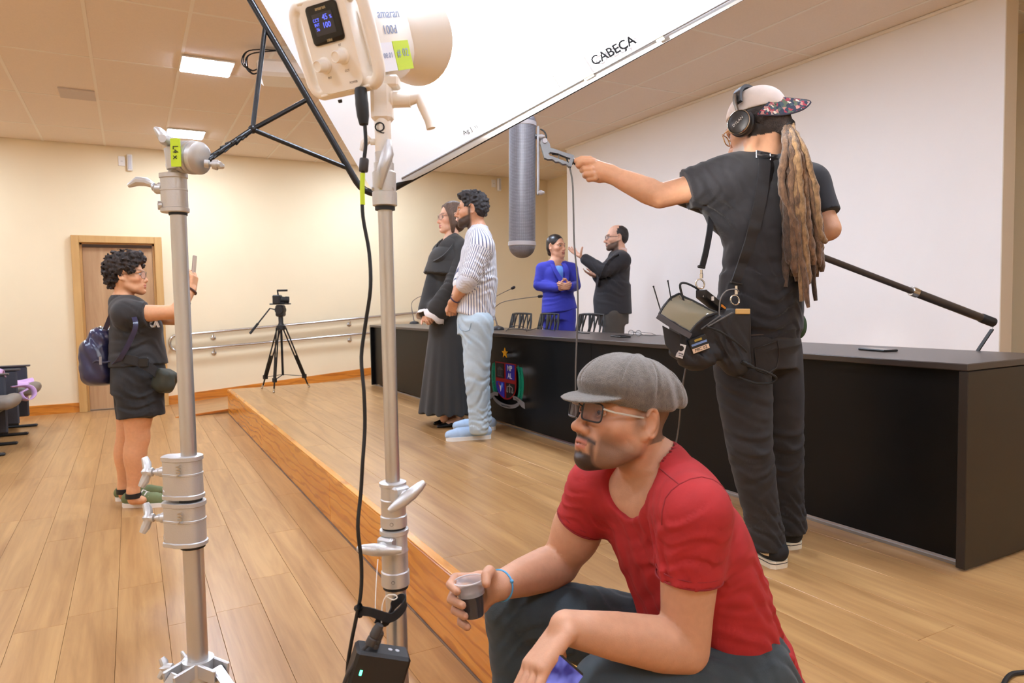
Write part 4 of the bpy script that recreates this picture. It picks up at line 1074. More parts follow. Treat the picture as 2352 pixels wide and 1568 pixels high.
def uvlathe(name, prof, o, d, m, par, n=48, nu=60, sv=190.0):
    ob = MB().lathe(prof, o, d, n, caps=False).build(name, m, par, smooth=180)
    me = ob.data; uv = me.uv_layers.new(name='uv'); base = WL[ob.name]
    dd_ = Vector(d).normalized(); a = dd_.orthogonal().normalized(); b_ = dd_.cross(a)
    # running length along the profile
    ln = [0]
    for i in range(1, len(prof)): ln.append(ln[-1] + math.hypot(prof[i][0] - prof[i - 1][0], prof[i][1] - prof[i - 1][1]))
    for poly in me.polygons:
        ks = [(v % n) for v in poly.vertices]; wrap = max(ks) - min(ks) > n / 2
        for li in poly.loop_indices:
            v = me.loops[li].vertex_index; k = v % n
            if wrap and k < n / 2: k += n
            uv.data[li].uv = (k / n * nu, ln[v // n] * sv)
    return ob
uvlathe('basket', [(rb, 0), (rb, Lb)], bb, axb, basket, bs)
capm = [(rb * math.cos(a), -rb * .95 * math.sin(a)) for a in [k * PI / 2 / 10 for k in range(11)]]
uvlathe('end_cap', [(r_, h_ - .012) for r_, h_ in capm][::-1], bb, axb, basket, bs)
uvlathe('end_cap', [(r_, -h_ + Lb + .012) for r_, h_ in capm], bb, axb, basket, bs)
rg = mat('pale_grey_ring', (176, 178, 190), .35)
for h in (-.006, Lb + .006): MB().lathe([(rb, -.008), (rb + .0025, -.007), (rb + .0025, .007), (rb, .008)], bb + axb * h, axb, 40, caps=False).build('ring', rg, bs, smooth=50)
sd = (RGT * .96 - FWD * .25).normalized(); gm = mat('slate_grip_plastic', (92, 95, 104), .4)
rl = MB(); rl.bar(bb + axb * (Lb * .40) + sd * (rb + .010), bb + axb * (Lb * .99) + sd * (rb + .010), .014, .008, sd, bev=.002); rl.build('rail', mat('light_grey_rail', (168, 172, 182), .35, .3), bs)
for h in (.42, .90):
    MB().lathe([(.007, 0), (.009, .01), (.004, .022)], bb + axb * (Lb * h) + sd * (rb + .012), sd, 10).ball(bb + axb * (Lb * h) + sd * (rb + .02), .008, 10, 6).build('rail_knob', rg, bs)
gp = thing('pistol_grip', 'grey open-frame pistol grip with finger grooves on the microphone shield', 'grip', atd(1280, 350, 2.54))
def gv(px, py, off=0): return onv(px, py, BL + sd * 0 , off)
ol = [(1240, 330), (1243, 318), (1256, 324), (1262, 331), (1264, 341), (1280, 346), (1300, 353), (1318, 358), (1316, 368), (1312, 384), (1306, 384), (1300, 378), (1292, 378), (1284, 373), (1276, 373), (1268, 367), (1258, 367), (1250, 364), (1246, 350)]
inn = [(1263, 351), (1280, 354), (1298, 361), (1309, 365), (1306, 376), (1299, 372), (1284, 367), (1270, 361), (1262, 359), (1259, 354)]
def ringprism(outer, inner, th):
    """solid with a hole: bridge outer to inner by nearest points"""
    bm = bmesh.new(); mb = MB()
    A = [gv(*p) for p in outer]; B = [gv(*p) for p in inner]
    for off in (-th / 2, th / 2): pass
    n, m_ = len(A), len(B)
    va = [[bm.verts.new(p + FWD * o) for p in A] for o in (-th / 2, th / 2)]
    vb = [[bm.verts.new(p + FWD * o) for p in B] for o in (-th / 2, th / 2)]
    for i in range(n): bm.faces.new((va[0][i], va[0][(i + 1) % n], va[1][(i + 1) % n], va[1][i]))
    for i in range(m_): bm.faces.new((vb[0][i], vb[1][i], vb[1][(i + 1) % m_], vb[0][(i + 1) % m_]))
    for s_ in (0, 1):
        es = []
        for lst, k in ((va[s_], n), (vb[s_], m_)):
            for i in range(k): es.append(bm.edges.get((lst[i], lst[(i + 1) % k])))
        bmesh.ops.triangle_fill(bm, edges=es, use_beauty=True)
    bm.verts.index_update()
    mb.add([v.co.copy() for v in bm.verts], [[v.index for v in f.verts] for f in bm.faces]); bm.free(); return mb
ringprism(ol, inn, .030).build('handle_frame', gm, gp, smooth=30)
MB().bar(gv(1228, 311), gv(1252, 326), .034, .010, UP, bev=.003).build('yoke', gm, gp)
MB().tube([gv(1251, 326) - FWD * .024, gv(1251, 326) + FWD * .024], .009, 12).build('pivot_bolt', rg, gp)
MB().tube(spline([gv(1241, 296), gv(1250, 302), gv(1255, 314), gv(1254, 328)], 5), .003, 8).build('inner_cable', M['rubber'], gp)
MB().tube(spline([gv(1268, 354), gv(1285, 356), gv(1300, 362), gv(1305, 376)], 4), .003, 8).bar(gv(1284, 354), gv(1283, 368), .02, .003).build('inner_wire', M['rubber'], gp)
jt = MB(); a = gv(1314, 370); b_ = gv(1332, 377)
jt.lathe([(.012, 0), (.012, .006), (.008, .008), (.010, .014), (.010, .02), (.013, .022)], a, b_ - a, 12); jt.build('pole_joint', M['black_metal'], gp)
PA, PB = gv(1326, 374), atd(2278, 739, 2.92)
bp_ = thing('boom_pole', 'long dark telescopic boom pole passing behind the operator, strap at its end', 'boom pole', PB)
pm = mat('dark_carbon_pole', (64, 56, 52), .28, .1)
PJ = PA.lerp(PB, .79)
MB().tube([PA, PJ], .0125, 16).build('front_section', pm, bp_)
MB().tube([PJ, PB], .0172, 16).build('rear_section', pm, bp_)
MB().lathe([(.0125, -.016), (.0195, -.014), (.0195, .014), (.017, .016)], PJ, PB - PA, 16).build('lock_ring', M['steel'], bp_)
e = (PB - PA).normalized()
MB().lathe([(.0170, -.06), (.0195, -.055), (.0195, .008), (.012, .013)], PB, e, 16).build('end_cap', M['rubber'], bp_)
MB().tube(spline([PB + e * .01, onv(2281, 750, PB), onv(2278, 758, PB)], 4), .0012, 6).build('string', mat('pale_cord', (170, 166, 160), .7), bp_)
mb = MB(); strap(mb, [onv(2279, 756, PB), onv(2268, 772, PB), onv(2256, 790, PB), onv(2248, 802, PB), onv(2243, 811, PB)], .020, FWD, .0022)
mb.build('wrist_strap', M['rubber'], bp_)
# thin mic cable that drops from the grip to the floor
mc = thing('microphone_cable', 'thin grey cable hanging from the pistol grip down past the desk', 'cable', onv(1308, 384, BL))
MB().tube(spline([gv(1308, 382), gv(1315, 420), gv(1317, 480), gv(1319, 560), gv(1326, 640), gv(1327, 720), gv(1324, 800), gv(1322, 870), gv(1324, 960), gv(1335, 1060), gv(1370, 1140), gv(1460, 1150), gv(1530, 1090), gv(1556, 1000), atd(1566, 900, 2.42), atd(1576, 840, 2.4)], 6), .0032, 8).build('cable', mat('grey_cable', (92, 90, 90), .45), mc)
# black cable loop on the stage at the lower right
t = thing('floor_cable', 'black cable loop lying on the stage floor at the lower right', 'cable', atz(2330, 1552, STZ))
MB().tube(spline([atz(x, y, STZ + .006) for x, y in ((2300, 1640), (2303, 1580), (2318, 1552), (2345, 1544), (2400, 1546), (2470, 1570))], 6), .006, 8).build('cable', M['rubber'], t)
# ------------------------------------------------------------------ soft-body modelling: smooth unions meshed by surface nets
A3 = lambda v: np.array([v[0], v[1], v[2]], dtype=np.float64)
def nrm(v):
    v = A3(v); return v / (np.linalg.norm(v) + 1e-12)
class Soft:
    def __init__(s): s.ops = []
    def cap(s, a, b, ra, rb=None, k=.01, op='u'): return s.chain([a, b], [ra, ra if rb is None else rb], k, op)
    def chain(s, pts, rs, k=.01, op='u'):
        P = [A3(p) for p in pts]; R = [float(r) for r in (rs if isinstance(rs, (list, tuple)) else [rs] * len(P))]
        m = max(R); s.ops.append(('chain', np.min(P, 0) - m, np.max(P, 0) + m, k, op, (P, R))); return s
    def ell(s, c, r, R=None, k=.01, op='u'):
        c = A3(c); r = np.array(r if isinstance(r, (list, tuple)) else (r, r, r), float); m = r.max()
        R = np.eye(3) if R is None else np.array(R, float)     # columns = local axes
        ext = np.sqrt(((R * r) ** 2).sum(1))
        s.ops.append(('ell', c - ext, c + ext, k, op, (c, r, R))); return s
    def box(s, c, h, R=None, rd=.005, k=.01, op='u'):
        c = A3(c); h = np.array(h, float); R = np.eye(3) if R is None else np.array(R, float)
        ext = np.abs(R) @ h; s.ops.append(('box', c - ext, c + ext, k, op, (c, h, R, rd))); return s
    def loft(s, st, k=.01, op='u', cap0=True, cap1=True, pw=2.0):
        """st: (centre, right, half width, half depth[, shift]) cross-sections along a spine"""
        P = [A3(q[0]) for q in st]; Rt = [nrm(q[1]) for q in st]; a = [q[2] for q in st]; b = [q[3] for q in st]
        m = max(max(a), max(b)); s.ops.append(('loft', np.min(P, 0) - m, np.max(P, 0) + m, k, op, (P, Rt, a, b, cap0, cap1, pw))); return s
    def cut(s, o, n, k=.004, c=None, r=1e3):
        """removes what lies on the side n points to (inside the ball c, r if given)"""
        c = A3(o) if c is None else A3(c); s.ops.append(('cut', c - r, c + r, k, 'c', (A3(o), nrm(n), c, r))); return s
    def disp(s, fn, c=None, r=1e3):
        c = np.zeros(3) if c is None else A3(c); s.ops.append(('disp', c - r, c + r, 0, 'd', (fn,))); return s
    def fold(s, c, d, lam, amp, r, ph=0.0, warp=.6):
        """cloth folds: ridges across direction d around point c"""
        c = A3(c); d = nrm(d); u = nrm(np.cross(d, [.31, .52, .79])); w = np.cross(d, u)
        def fn(X, Y, Z):
            x, y, z = X - c[0], Y - c[1], Z - c[2]
            t = x * d[0] + y * d[1] + z * d[2]; a = x * u[0] + y * u[1] + z * u[2]; b = x * w[0] + y * w[1] + z * w[2]
            g = np.exp(-(x * x + y * y + z * z) / (r * r))
            q = 2 * PI / lam * (t + warp * lam * np.sin(a / lam * 1.3 + b / lam * .9 + ph)) + ph
            return -amp * g * (np.sin(q) * .7 + .3 * np.sin(1.7 * q + 1 + a / lam))
        return s.disp(fn, c, r * 2)
    def noise(s, amp, lam, seed=1, n=10, sharp=False, c=None, r=1e3):
        rg = np.random.RandomState(seed); D = rg.normal(size=(n, 3)); D /= np.linalg.norm(D, axis=1)[:, None]; D *= 2 * PI / lam * rg.uniform(.7, 1.5, (n, 1)); ph = rg.uniform(0, 7, n)
        def fn(X, Y, Z):
            o = 0
            for i in range(n): o = o + np.sin(D[i, 0] * X + D[i, 1] * Y + D[i, 2] * Z + ph[i])
            o = o / math.sqrt(n)
            return -amp * (np.abs(o) if sharp else o)
        return s.disp(fn, c, r)
    def bounds(s):
        U = [o for o in s.ops if o[4] == 'u']
        return np.min([o[1] for o in U], 0), np.max([o[2] for o in U], 0)
    def eval(s, xs, ys, zs):
        BIG = .06
        D = np.full((len(xs), len(ys), len(zs)), BIG, np.float32)
        axs = (xs, ys, zs)
        for kind, lo, hi, k, op, a in s.ops:
            pad = max(k, .004) + BIG * (.35 if op == 'u' else .1)
            sl = []
            for ax in range(3):
                i0 = np.searchsorted(axs[ax], lo[ax] - pad); i1 = np.searchsorted(axs[ax], hi[ax] + pad)
                sl.append(slice(i0, i1))
            if any(q.stop - q.start < 1 for q in sl): continue
            X = xs[sl[0]][:, None, None].astype(np.float32); Y = ys[sl[1]][None, :, None].astype(np.float32); Z = zs[sl[2]][None, None, :].astype(np.float32)
            cur = D[sl[0], sl[1], sl[2]]
            if kind == 'disp':
                m = np.abs(cur) < .035
                if m.any():
                    I = np.nonzero(m)
                    cur[m] += a[0](X[I[0], 0, 0], Y[0, I[1], 0], Z[0, 0, I[2]]).astype(np.float32)
                continue
            if kind == 'cut':
                o, n, c, r = a
                d = -((X - o[0]) * n[0] + (Y - o[1]) * n[1] + (Z - o[2]) * n[2])      # >0 kept side
                new = -smin(-cur, d, k)
                if r < 100:
                    inside = (X - c[0]) ** 2 + (Y - c[1]) ** 2 + (Z - c[2]) ** 2 < r * r
                    cur[...] = np.where(inside, new, cur)
                else: cur[...] = new
                continue
            if kind == 'chain':
                P, R = a; d = None
                for i in range(len(P) - 1):
                    p, q = P[i], P[i + 1]; v = q - p; L = float(v @ v) + 1e-12
                    x, y, z = X - p[0], Y - p[1], Z - p[2]
                    t = np.clip((x * v[0] + y * v[1] + z * v[2]) / L, 0, 1)
                    e = np.sqrt((x - t * v[0]) ** 2 + (y - t * v[1]) ** 2 + (z - t * v[2]) ** 2) - (R[i] + (R[i + 1] - R[i]) * t)
                    d = e if d is None else np.minimum(d, e)
            elif kind == 'ell':
                c, r, R = a; x, y, z = X - c[0], Y - c[1], Z - c[2]
                u = [(x * R[0, j] + y * R[1, j] + z * R[2, j]) / r[j] for j in range(3)]
                n0 = np.sqrt(u[0] ** 2 + u[1] ** 2 + u[2] ** 2); n1 = np.sqrt((u[0] / r[0]) ** 2 + (u[1] / r[1]) ** 2 + (u[2] / r[2]) ** 2)
                d = n0 * (n0 - 1) / np.maximum(n1, 1e-6)
            elif kind == 'box':
                c, h, R, rd = a; x, y, z = X - c[0], Y - c[1], Z - c[2]
                q = [np.abs(x * R[0, j] + y * R[1, j] + z * R[2, j]) - (h[j] - rd) for j in range(3)]
                d = np.sqrt(np.maximum(q[0], 0) ** 2 + np.maximum(q[1], 0) ** 2 + np.maximum(q[2], 0) ** 2) + np.minimum(np.maximum(q[0], np.maximum(q[1], q[2])), 0) - rd
            elif kind == 'loft':
                P, Rt, ha, hb, c0, c1, pw = a; d = None
                for i in range(len(P) - 1):
                    p, q = P[i], P[i + 1]; v = q - p; L = float(v @ v) + 1e-12; tn = v / math.sqrt(L)
                    x, y, z = X - p[0], Y - p[1], Z - p[2]
                    tr = (x * v[0] + y * v[1] + z * v[2]) / L; t = np.clip(tr, 0, 1)
                    r0, r1 = Rt[i], Rt[i + 1]
                    rm = nrm((r0 + r1) / 2); rm = nrm(rm - tn * (rm @ tn)); fm = np.cross(tn, rm)
                    if np.dot(r0, r1) < .995:       # twisting section: interpolate the right vector
                        rx = [r0[j] + (r1[j] - r0[j]) * t for j in range(3)]
                        dt = rx[0] * tn[0] + rx[1] * tn[1] + rx[2] * tn[2]; rx = [rx[j] - tn[j] * dt for j in range(3)]
                        ln = np.sqrt(rx[0] ** 2 + rx[1] ** 2 + rx[2] ** 2); rx = [q_ / ln for q_ in rx]
                        fx = [tn[1] * rx[2] - tn[2] * rx[1], tn[2] * rx[0] - tn[0] * rx[2], tn[0] * rx[1] - tn[1] * rx[0]]
                    else: rx, fx = rm, fm
                    wx, wy, wz = x - t * v[0], y - t * v[1], z - t * v[2]
                    aa = ha[i] + (ha[i + 1] - ha[i]) * t; bb = hb[i] + (hb[i + 1] - hb[i]) * t
                    wr = wx * rx[0] + wy * rx[1] + wz * rx[2]; wf = wx * fx[0] + wy * fx[1] + wz * fx[2]; wa = (tr - t) * math.sqrt(L)
                    mn = np.minimum(aa, bb)
                    if pw == 2.0: e = np.sqrt((wr / aa) ** 2 + (wf / bb) ** 2 + (wa / mn) ** 2)
                    else: e = ((np.abs(wr / aa)) ** pw + (np.abs(wf / bb)) ** pw + (np.abs(wa / mn)) ** pw) ** (1 / pw)
                    g = np.sqrt((wr / aa ** 2) ** 2 + (wf / bb ** 2) ** 2 + (wa / mn ** 2) ** 2)
                    e = np.where(e > .3, (e - 1) * e / np.maximum(g, 1e-6), (e - 1) * mn)
                    if i == 0 and c0: e = np.maximum(e, -tr * math.sqrt(L))
                    if i == len(P) - 2 and c1: e = np.maximum(e, (tr - 1) * math.sqrt(L))
                    d = e if d is None else np.minimum(d, e)
            if op == 'u': cur[...] = smin(cur, d, k)
            else: cur[...] = -smin(-cur, d, k)          # subtract
        return D
    def mesh(s, h=.006, boxes=()):
        """surface at voxel h; boxes (lo, hi, h2) are meshed finer in place"""
        lo, hi = s.bounds(); m = h * 3
        regs = [(lo - m, hi + m, h, None)] + [(A3(b[0]), A3(b[1]), b[2], b) for b in boxes]
        Vs, Fs, Ns = [], [], []; off = 0
        for lo_, hi_, hh, bx in regs:
            if bx is not None: l2, h2 = lo_ - hh * 2, hi_ + hh * 2
            else: l2, h2 = lo_, hi_
            ax = [np.arange(l2[i], h2[i] + hh, hh) for i in range(3)]
            v, f, n = surfnet(s.eval(*ax), ax)
            if len(f) == 0: continue
            c = v[f].mean(1)
            if bx is not None: keep = np.all((c >= lo_ - hh) & (c <= hi_ + hh), 1)
            else:
                keep = np.ones(len(f), bool)
                for b in boxes: keep &= ~np.all((c >= A3(b[0])) & (c <= A3(b[1])), 1)
            f = f[keep]; used = np.zeros(len(v), bool); used[f.ravel()] = True
            mp = np.cumsum(used) - 1; Vs.append(v[used]); Ns.append(n[used]); Fs.append(mp[f] + off); off += used.sum()
        return np.concatenate(Vs), np.concatenate(Fs), np.concatenate(Ns)
    def build(s, name, m, parent, h=.006, boxes=(), colour=None, normals=True, keep=True):
        v, f, n = s.mesh(h, boxes)
        base = A3(WL.get(parent.name, Vector())) if parent else np.zeros(3)
        me = bpy.data.meshes.new(name)
        me.vertices.add(len(v)); me.loops.add(len(f) * 4); me.polygons.add(len(f))
        me.vertices.foreach_set('co', (v - base).astype(np.float32).ravel())
        me.loops.foreach_set('vertex_index', f.astype(np.int32).ravel())
        me.polygons.foreach_set('loop_start', np.arange(0, len(f) * 4, 4, dtype=np.int32))
        me.polygons.foreach_set('use_smooth', np.ones(len(f), bool))
        me.update(calc_edges=True); me.validate()
        if colour is not None:
            c = np.ones((len(me.vertices), 4), np.float32); c[:, :3] = colour(v, n)[:len(me.vertices)]
            at = me.attributes.new('Col', 'FLOAT_COLOR', 'POINT'); at.data.foreach_set('color', c.ravel())
        if normals: me.normals_split_custom_set_from_vertices([tuple(x) for x in n])
        if m: me.materials.append(m)
        o = bpy.data.objects.new(name, me); COL.objects.link(o)
        if parent: o.parent = parent
        WL[o.name] = Vector(base)
        return o
def smin(a, b, k):
    if k <= 0: return np.minimum(a, b)
    h = np.maximum(k - np.abs(a - b), 0) / k
    return np.minimum(a, b) - h * h * k * .25
def surfnet(D, ax):
    S = D < 0
    c = S[:-1, :-1, :-1].astype(np.int8)
    tot = sum(S[i:S.shape[0] - 1 + i, j:S.shape[1] - 1 + j, k:S.shape[2] - 1 + k].astype(np.int8) for i in (0, 1) for j in (0, 1) for k in (0, 1))
    act = (tot > 0) & (tot < 8)
    I = np.stack(np.nonzero(act), 1)
    if len(I) == 0: return np.zeros((0, 3)), np.zeros((0, 4), int), np.zeros((0, 3))
    idm = np.full(act.shape, -1, np.int32); idm[act] = np.arange(len(I))
    cor = [(i, j, k) for i in (0, 1) for j in (0, 1) for k in (0, 1)]
    val = {q: D[I[:, 0] + q[0], I[:, 1] + q[1], I[:, 2] + q[2]] for q in cor}
    acc = np.zeros((len(I), 3)); cnt = np.zeros(len(I))
    for q in cor:
        for a in range(3):
            if q[a]: continue
            q2 = list(q); q2[a] = 1; q2 = tuple(q2)
            d0, d1 = val[q], val[q2]; m = (d0 < 0) != (d1 < 0)
            t = np.where(m, d0 / np.where(m, d0 - d1, 1), 0)
            p = np.tile(np.array(q, float), (len(I), 1)); p[:, a] = t
            acc += p * m[:, None]; cnt += m
    loc = acc / cnt[:, None]
    g = np.zeros((len(I), 3))
    for q in cor:
        for a in range(3): g[:, a] += val[q] * (1 if q[a] else -1)
    g /= np.linalg.norm(g, axis=1)[:, None] + 1e-9
    v = np.stack([ax[a][I[:, a]] + loc[:, a] * (ax[a][1] - ax[a][0]) for a in range(3)], 1)
    F = []
    for a in range(3):
        b, c2 = (a + 1) % 3, (a + 2) % 3
        s0 = [slice(None)] * 3; s1 = [slice(None)] * 3
        s0[a] = slice(0, -1); s1[a] = slice(1, None)
        for x in (b, c2): s0[x] = slice(1, -1); s1[x] = slice(1, -1)
        e0, e1 = S[tuple(s0)], S[tuple(s1)]
        E = np.stack(np.nonzero(e0 != e1), 1)
        if len(E) == 0: continue
        flip = e0[E[:, 0], E[:, 1], E[:, 2]]
        base = E.copy(); base[:, b] += 1; base[:, c2] += 1
        q = []
        for db, dc in ((-1, -1), (0, -1), (0, 0), (-1, 0)):
            w = base.copy(); w[:, b] += db; w[:, c2] += dc; q.append(idm[w[:, 0], w[:, 1], w[:, 2]])
        q = np.stack(q, 1); q[~flip] = q[~flip][:, ::-1]
        F.append(q)
    F = np.concatenate(F); F = F[(F >= 0).all(1)]
    return v, F, g
# ------------------------------------------------------------------ anatomy
class Head:
    """head-local frame: x to the person's right, y forward, z up; origin midway between the ears"""
    def __init__(s, c, fwd, up=(0, 0, 1), scale=1.0):
        s.c = A3(c); f = nrm(fwd); u = A3(up); r = nrm(np.cross(f, u)); u = np.cross(r, f)
        s.R = np.stack([r, f, u], 1); s.s = scale
    def __call__(s, x, y, z): return s.c + s.R @ (np.array([x, y, z], float) * s.s)
    def loc(s, P): return (np.asarray(P) - s.c) @ s.R / s.s
    def vec(s, x, y, z): return s.R @ np.array([x, y, z], float)
def head_sdf(S, H, wide=1.0, jaw=1.0, nose=1.0, eyes=True, neck=None, neck_r=.056, female=False, chin=1.0):
    q = H.s; E = lambda c, r, k=.01, op='u', R=None: S.ell(H(*c), [x * q for x in r], H.R if R is None else R, k * q, op)
    C = lambda pts, rs, k=.01, op='u': S.chain([H(*p) for p in pts], [r * q for r in (rs if isinstance(rs, (list, tuple)) else [rs] * len(pts))], k * q, op)
    E((0, -.014, .038), (.074 * wide, .094, .086), .0)
    E((0, .022, -.020), (.062 * wide, .066, .080), .03)
    C([(0, .070 * chin, -.100), (.040 * jaw, .038, -.088), (.056 * jaw, .0, -.062), (.062 * wide, -.008, -.02)], [.019, .021, .019, .018], .03)
    C([(0, .070 * chin, -.100), (-.040 * jaw, .038, -.088), (-.056 * jaw, .0, -.062), (-.062 * wide, -.008, -.02)], [.019, .021, .019, .018], .03)
    E((0, .050, -.075), (.040 * jaw, .036, .030), .03)
    E((0, .079 * chin, -.103), (.021, .014, .015), .018)
    for x in (-1, 1):
        E((x * .046 * wide, .052, -.026), (.022, .024, .020), .03)               # cheek
        C([(x * .010, .088, .020), (x * .034, .084, .024), (x * .052, .066, .018)], [.0085, .0095, .008] if not female else [.007] * 3, .018)
        E((x * .032, .096, .002), (.0195, .017, .0130), .012, 's')                # socket
    C([(0, .084, .016), (0, .099 * nose ** .2, -.012), (0, .110 * nose, -.034)], [.0085, .0085, .0105], .016)
    E((0, .114 * nose, -.038), (.0115, .011, .010), .010)
    for x in (-1, 1):
        E((x * .0125, .101 * nose, -.041), (.0085, .011, .0085), .007)
        E((x * .0068, .109 * nose, -.0495), (.0042, .006, .004), .003, 's')
    # lips over a gentle muzzle
    E((0, .076, -.066), (.030, .022, .024), .02)
    C([(-.025, .082, -.0695), (-.011, .0945, -.0655), (0, .0965, -.0665), (.011, .0945, -.0655), (.025, .082, -.0695)], [.003, .0058, .0062, .0058, .003], .005)
    C([(-.023, .082, -.072), (-.010, .0935, -.0765), (0, .0955, -.0775), (.010, .0935, -.0765), (.023, .082, -.072)], [.003, .0064, .0072, .0064, .003], .005)
    C([(-.024, .0875, -.0708), (0, .1025, -.0715), (.024, .0875, -.0708)], [.0012, .0018, .0012], .003, 's')
    E((0, .098, -.091), (.018, .006, .006), .010, 's')
    for x in (-1, 1):
        if eyes == 'open': pass
        elif eyes:
            eb = (x * .032, .0775, .002)
            for zz, tz, r in ((.0092, .0, .0028), (-.0090, 0, .0022)):
                pts = []
                for t in (-1, -.5, 0, .5, 1):
                    px_ = t * .0145; pz = zz * (1 - t * t * .92) ; py = math.sqrt(max(.0140 ** 2 - px_ ** 2 * .8 - pz ** 2, 1e-6))
                    pts.append((eb[0] + px_, eb[1] + py, eb[2] + pz))
                C(pts, r, .002)
            C([(eb[0] - .015, .082, .0125), (eb[0], .0865, .0135), (eb[0] + .015, .081, .0115)], .005, .008)
        # ear: bowl with rim and lobe
        o = np.array([x * .0755 * wide, -.010, -.004])
        eR = H.R @ np.array(Matrix.Rotation(x * .38, 3, 'Z') @ Matrix.Rotation(.12, 3, 'X'))
        E(o + [x * .003, 0, .002], (.0075, .019, .031), .008, 'u', eR)
        E(o + [x * .0145, .001, .003], (.0105, .0125, .020), .004, 's', eR)
        rim = []
        for t in range(13):
            a = -1.9 + t * .385
            rim.append(o + [x * (.010 - .003 * math.cos(a) * 1.2), -.003 - math.cos(a + .2) * .0185 * -1 * -1, .005 + math.sin(a) * .030 * -1 * -1])
        C([tuple(p) for p in rim], [.0046] * 13, .003)
        E(o + [x * .004, .004, -.027], (.006, .009, .009), .008)
        E(o + [x * .005, .013, -.003], (.004, .004, .006), .006)
    if neck is not None:
        a = H(0, -.020, -.050); S.loft([(H(0, -.022, -.02), H.R[:, 0], neck_r * q * .98, neck_r * q * 1.05), ((a + A3(neck)) / 2 + 0, H.R[:, 0], neck_r * q, neck_r * q * 1.0), (A3(neck), H.R[:, 0], neck_r * q * 1.12, neck_r * q * 1.1)], .02, cap0=False, cap1=False)
        for x in (-1, 1): C([(x * .052, -.03, -.035), tuple(H.loc(A3(neck) + H.vec(x * .018, .045, 0)))], [.011, .010], .025)
def eyeball(H, par, iris=(70, 44, 26), look=(0, 1, 0)):
    for x in (-1, 1):
        c = H(x * .032, .0762, .0015); R = Matrix([list(r) for r in H.R.tolist()])
        m = MB(); mb = MB().ball((0, 0, 0), (.0122 * H.s, .0122 * H.s, .0072 * H.s), 20, 14)
        ob = mb.build('eye', M['eye'], par, loc=(0, 0, 0), smooth=180)
        base = WL.get(par.name, Vector()); f = Vector(H.vec(*look)); ob.location = Vector(c) - base
        ob.rotation_euler = f.to_track_quat('Y', 'Z').to_euler(); ob['label'] = 'brown eye'
def skin_colour(base, H=None, lips=(176, 96, 88), brow=None, beard=None, bcol=(34, 26, 22), scalp=None, sc_col=(40, 32, 28), browc=None, extra=None, flush=.10):
    base = np.array(lin(base)); lips = np.array(lin(lips)); bcol = np.array(lin(bcol)); sc_col = np.array(lin(sc_col)); bw = np.array(lin(browc)) if browc else bcol
    def fn(v, n):
        c = np.tile(base, (len(v), 1)); rs = np.random.RandomState(4)
        def mixc(col, w): 
            nonlocal c
            w = np.clip(w, 0, 1)[:, None]; c = c * (1 - w) + col * w
        if H is not None:
            L = H.loc(v); x, y, z = np.abs(L[:, 0]), L[:, 1], L[:, 2]
            near = (np.abs(L) < .2).all(1)
            sm = lambda a, b, t: np.clip((t - a) / (b - a), 0, 1)
            mixc(base * np.array([1.08, .86, .80]), near * flush * 5 * np.exp(-((x - .045) ** 2 + (z + .03) ** 2) / .0005) * (y > .02))
            mixc(base * np.array([1.05, .8, .75]), near * flush * 6 * np.exp(-(x ** 2 + (y - .112) ** 2 + (z + .04) ** 2) / .0002))
            if beard is not None: mixc(bcol, near * beard(x, y, z, L))
            arch = .0205 + .006 * np.clip(1 - ((x - .032) / .024) ** 2, -1, 1)
            wb = np.exp(-((z - arch - .003) / .0042) ** 2) * sm(.008, .013, x) * (1 - sm(.048, .056, x)) * (y > .05)
            mixc(bw, near * wb * (.95 if brow is None else brow))
            up = np.exp(-((z + .0655 + .10 * x * x / .025) / .0048) ** 2) * (x < .022); lo = np.exp(-((z + .0772 - 3 * x * x) / .0058) ** 2) * (x < .020)
            mixc(lips, near * np.maximum(up, lo) * (y > .080) * .85)
            mixc(lips * .35, near * np.exp(-((z + .0712) / .0018) ** 2) * (x < .023) * (y > .082) * .8)
            if scalp is not None: mixc(sc_col, near * scalp(x, y, z, L))
        if extra is not None: c = extra(c, v, n)
        return c
    return fn
def arm_sdf(S, sh, el, wr, r=(.050, .040, .044, .027), k=.02, hand_flat=None):
    sh, el, wr = A3(sh), A3(el), A3(wr); u = el - sh; f = wr - el
    S.chain([sh, sh + u * .35, sh + u * .7, el, el + f * .22, el + f * .6, wr], [r[0], r[0] * .98, r[1] * 1.04, r[1], r[2], r[2] * .84, r[3]], k)
    return S
def leg_sdf(S, hp, kn, an, r=(.085, .058, .056, .036), k=.02):
    hp, kn, an = A3(hp), A3(kn), A3(an); u = kn - hp; f = an - kn
    S.chain([hp, hp + u * .4, hp + u * .8, kn, kn + f * .25, kn + f * .65, an], [r[0], r[0] * .92, r[1] * 1.1, r[1], r[2], r[2] * .76, r[3]], k)
    return S
FL = ((.041, .026, .021), (.046, .029, .022), (.043, .027, .021), (.033, .020, .018))
FO = (.027, .009, -.009, -.026)
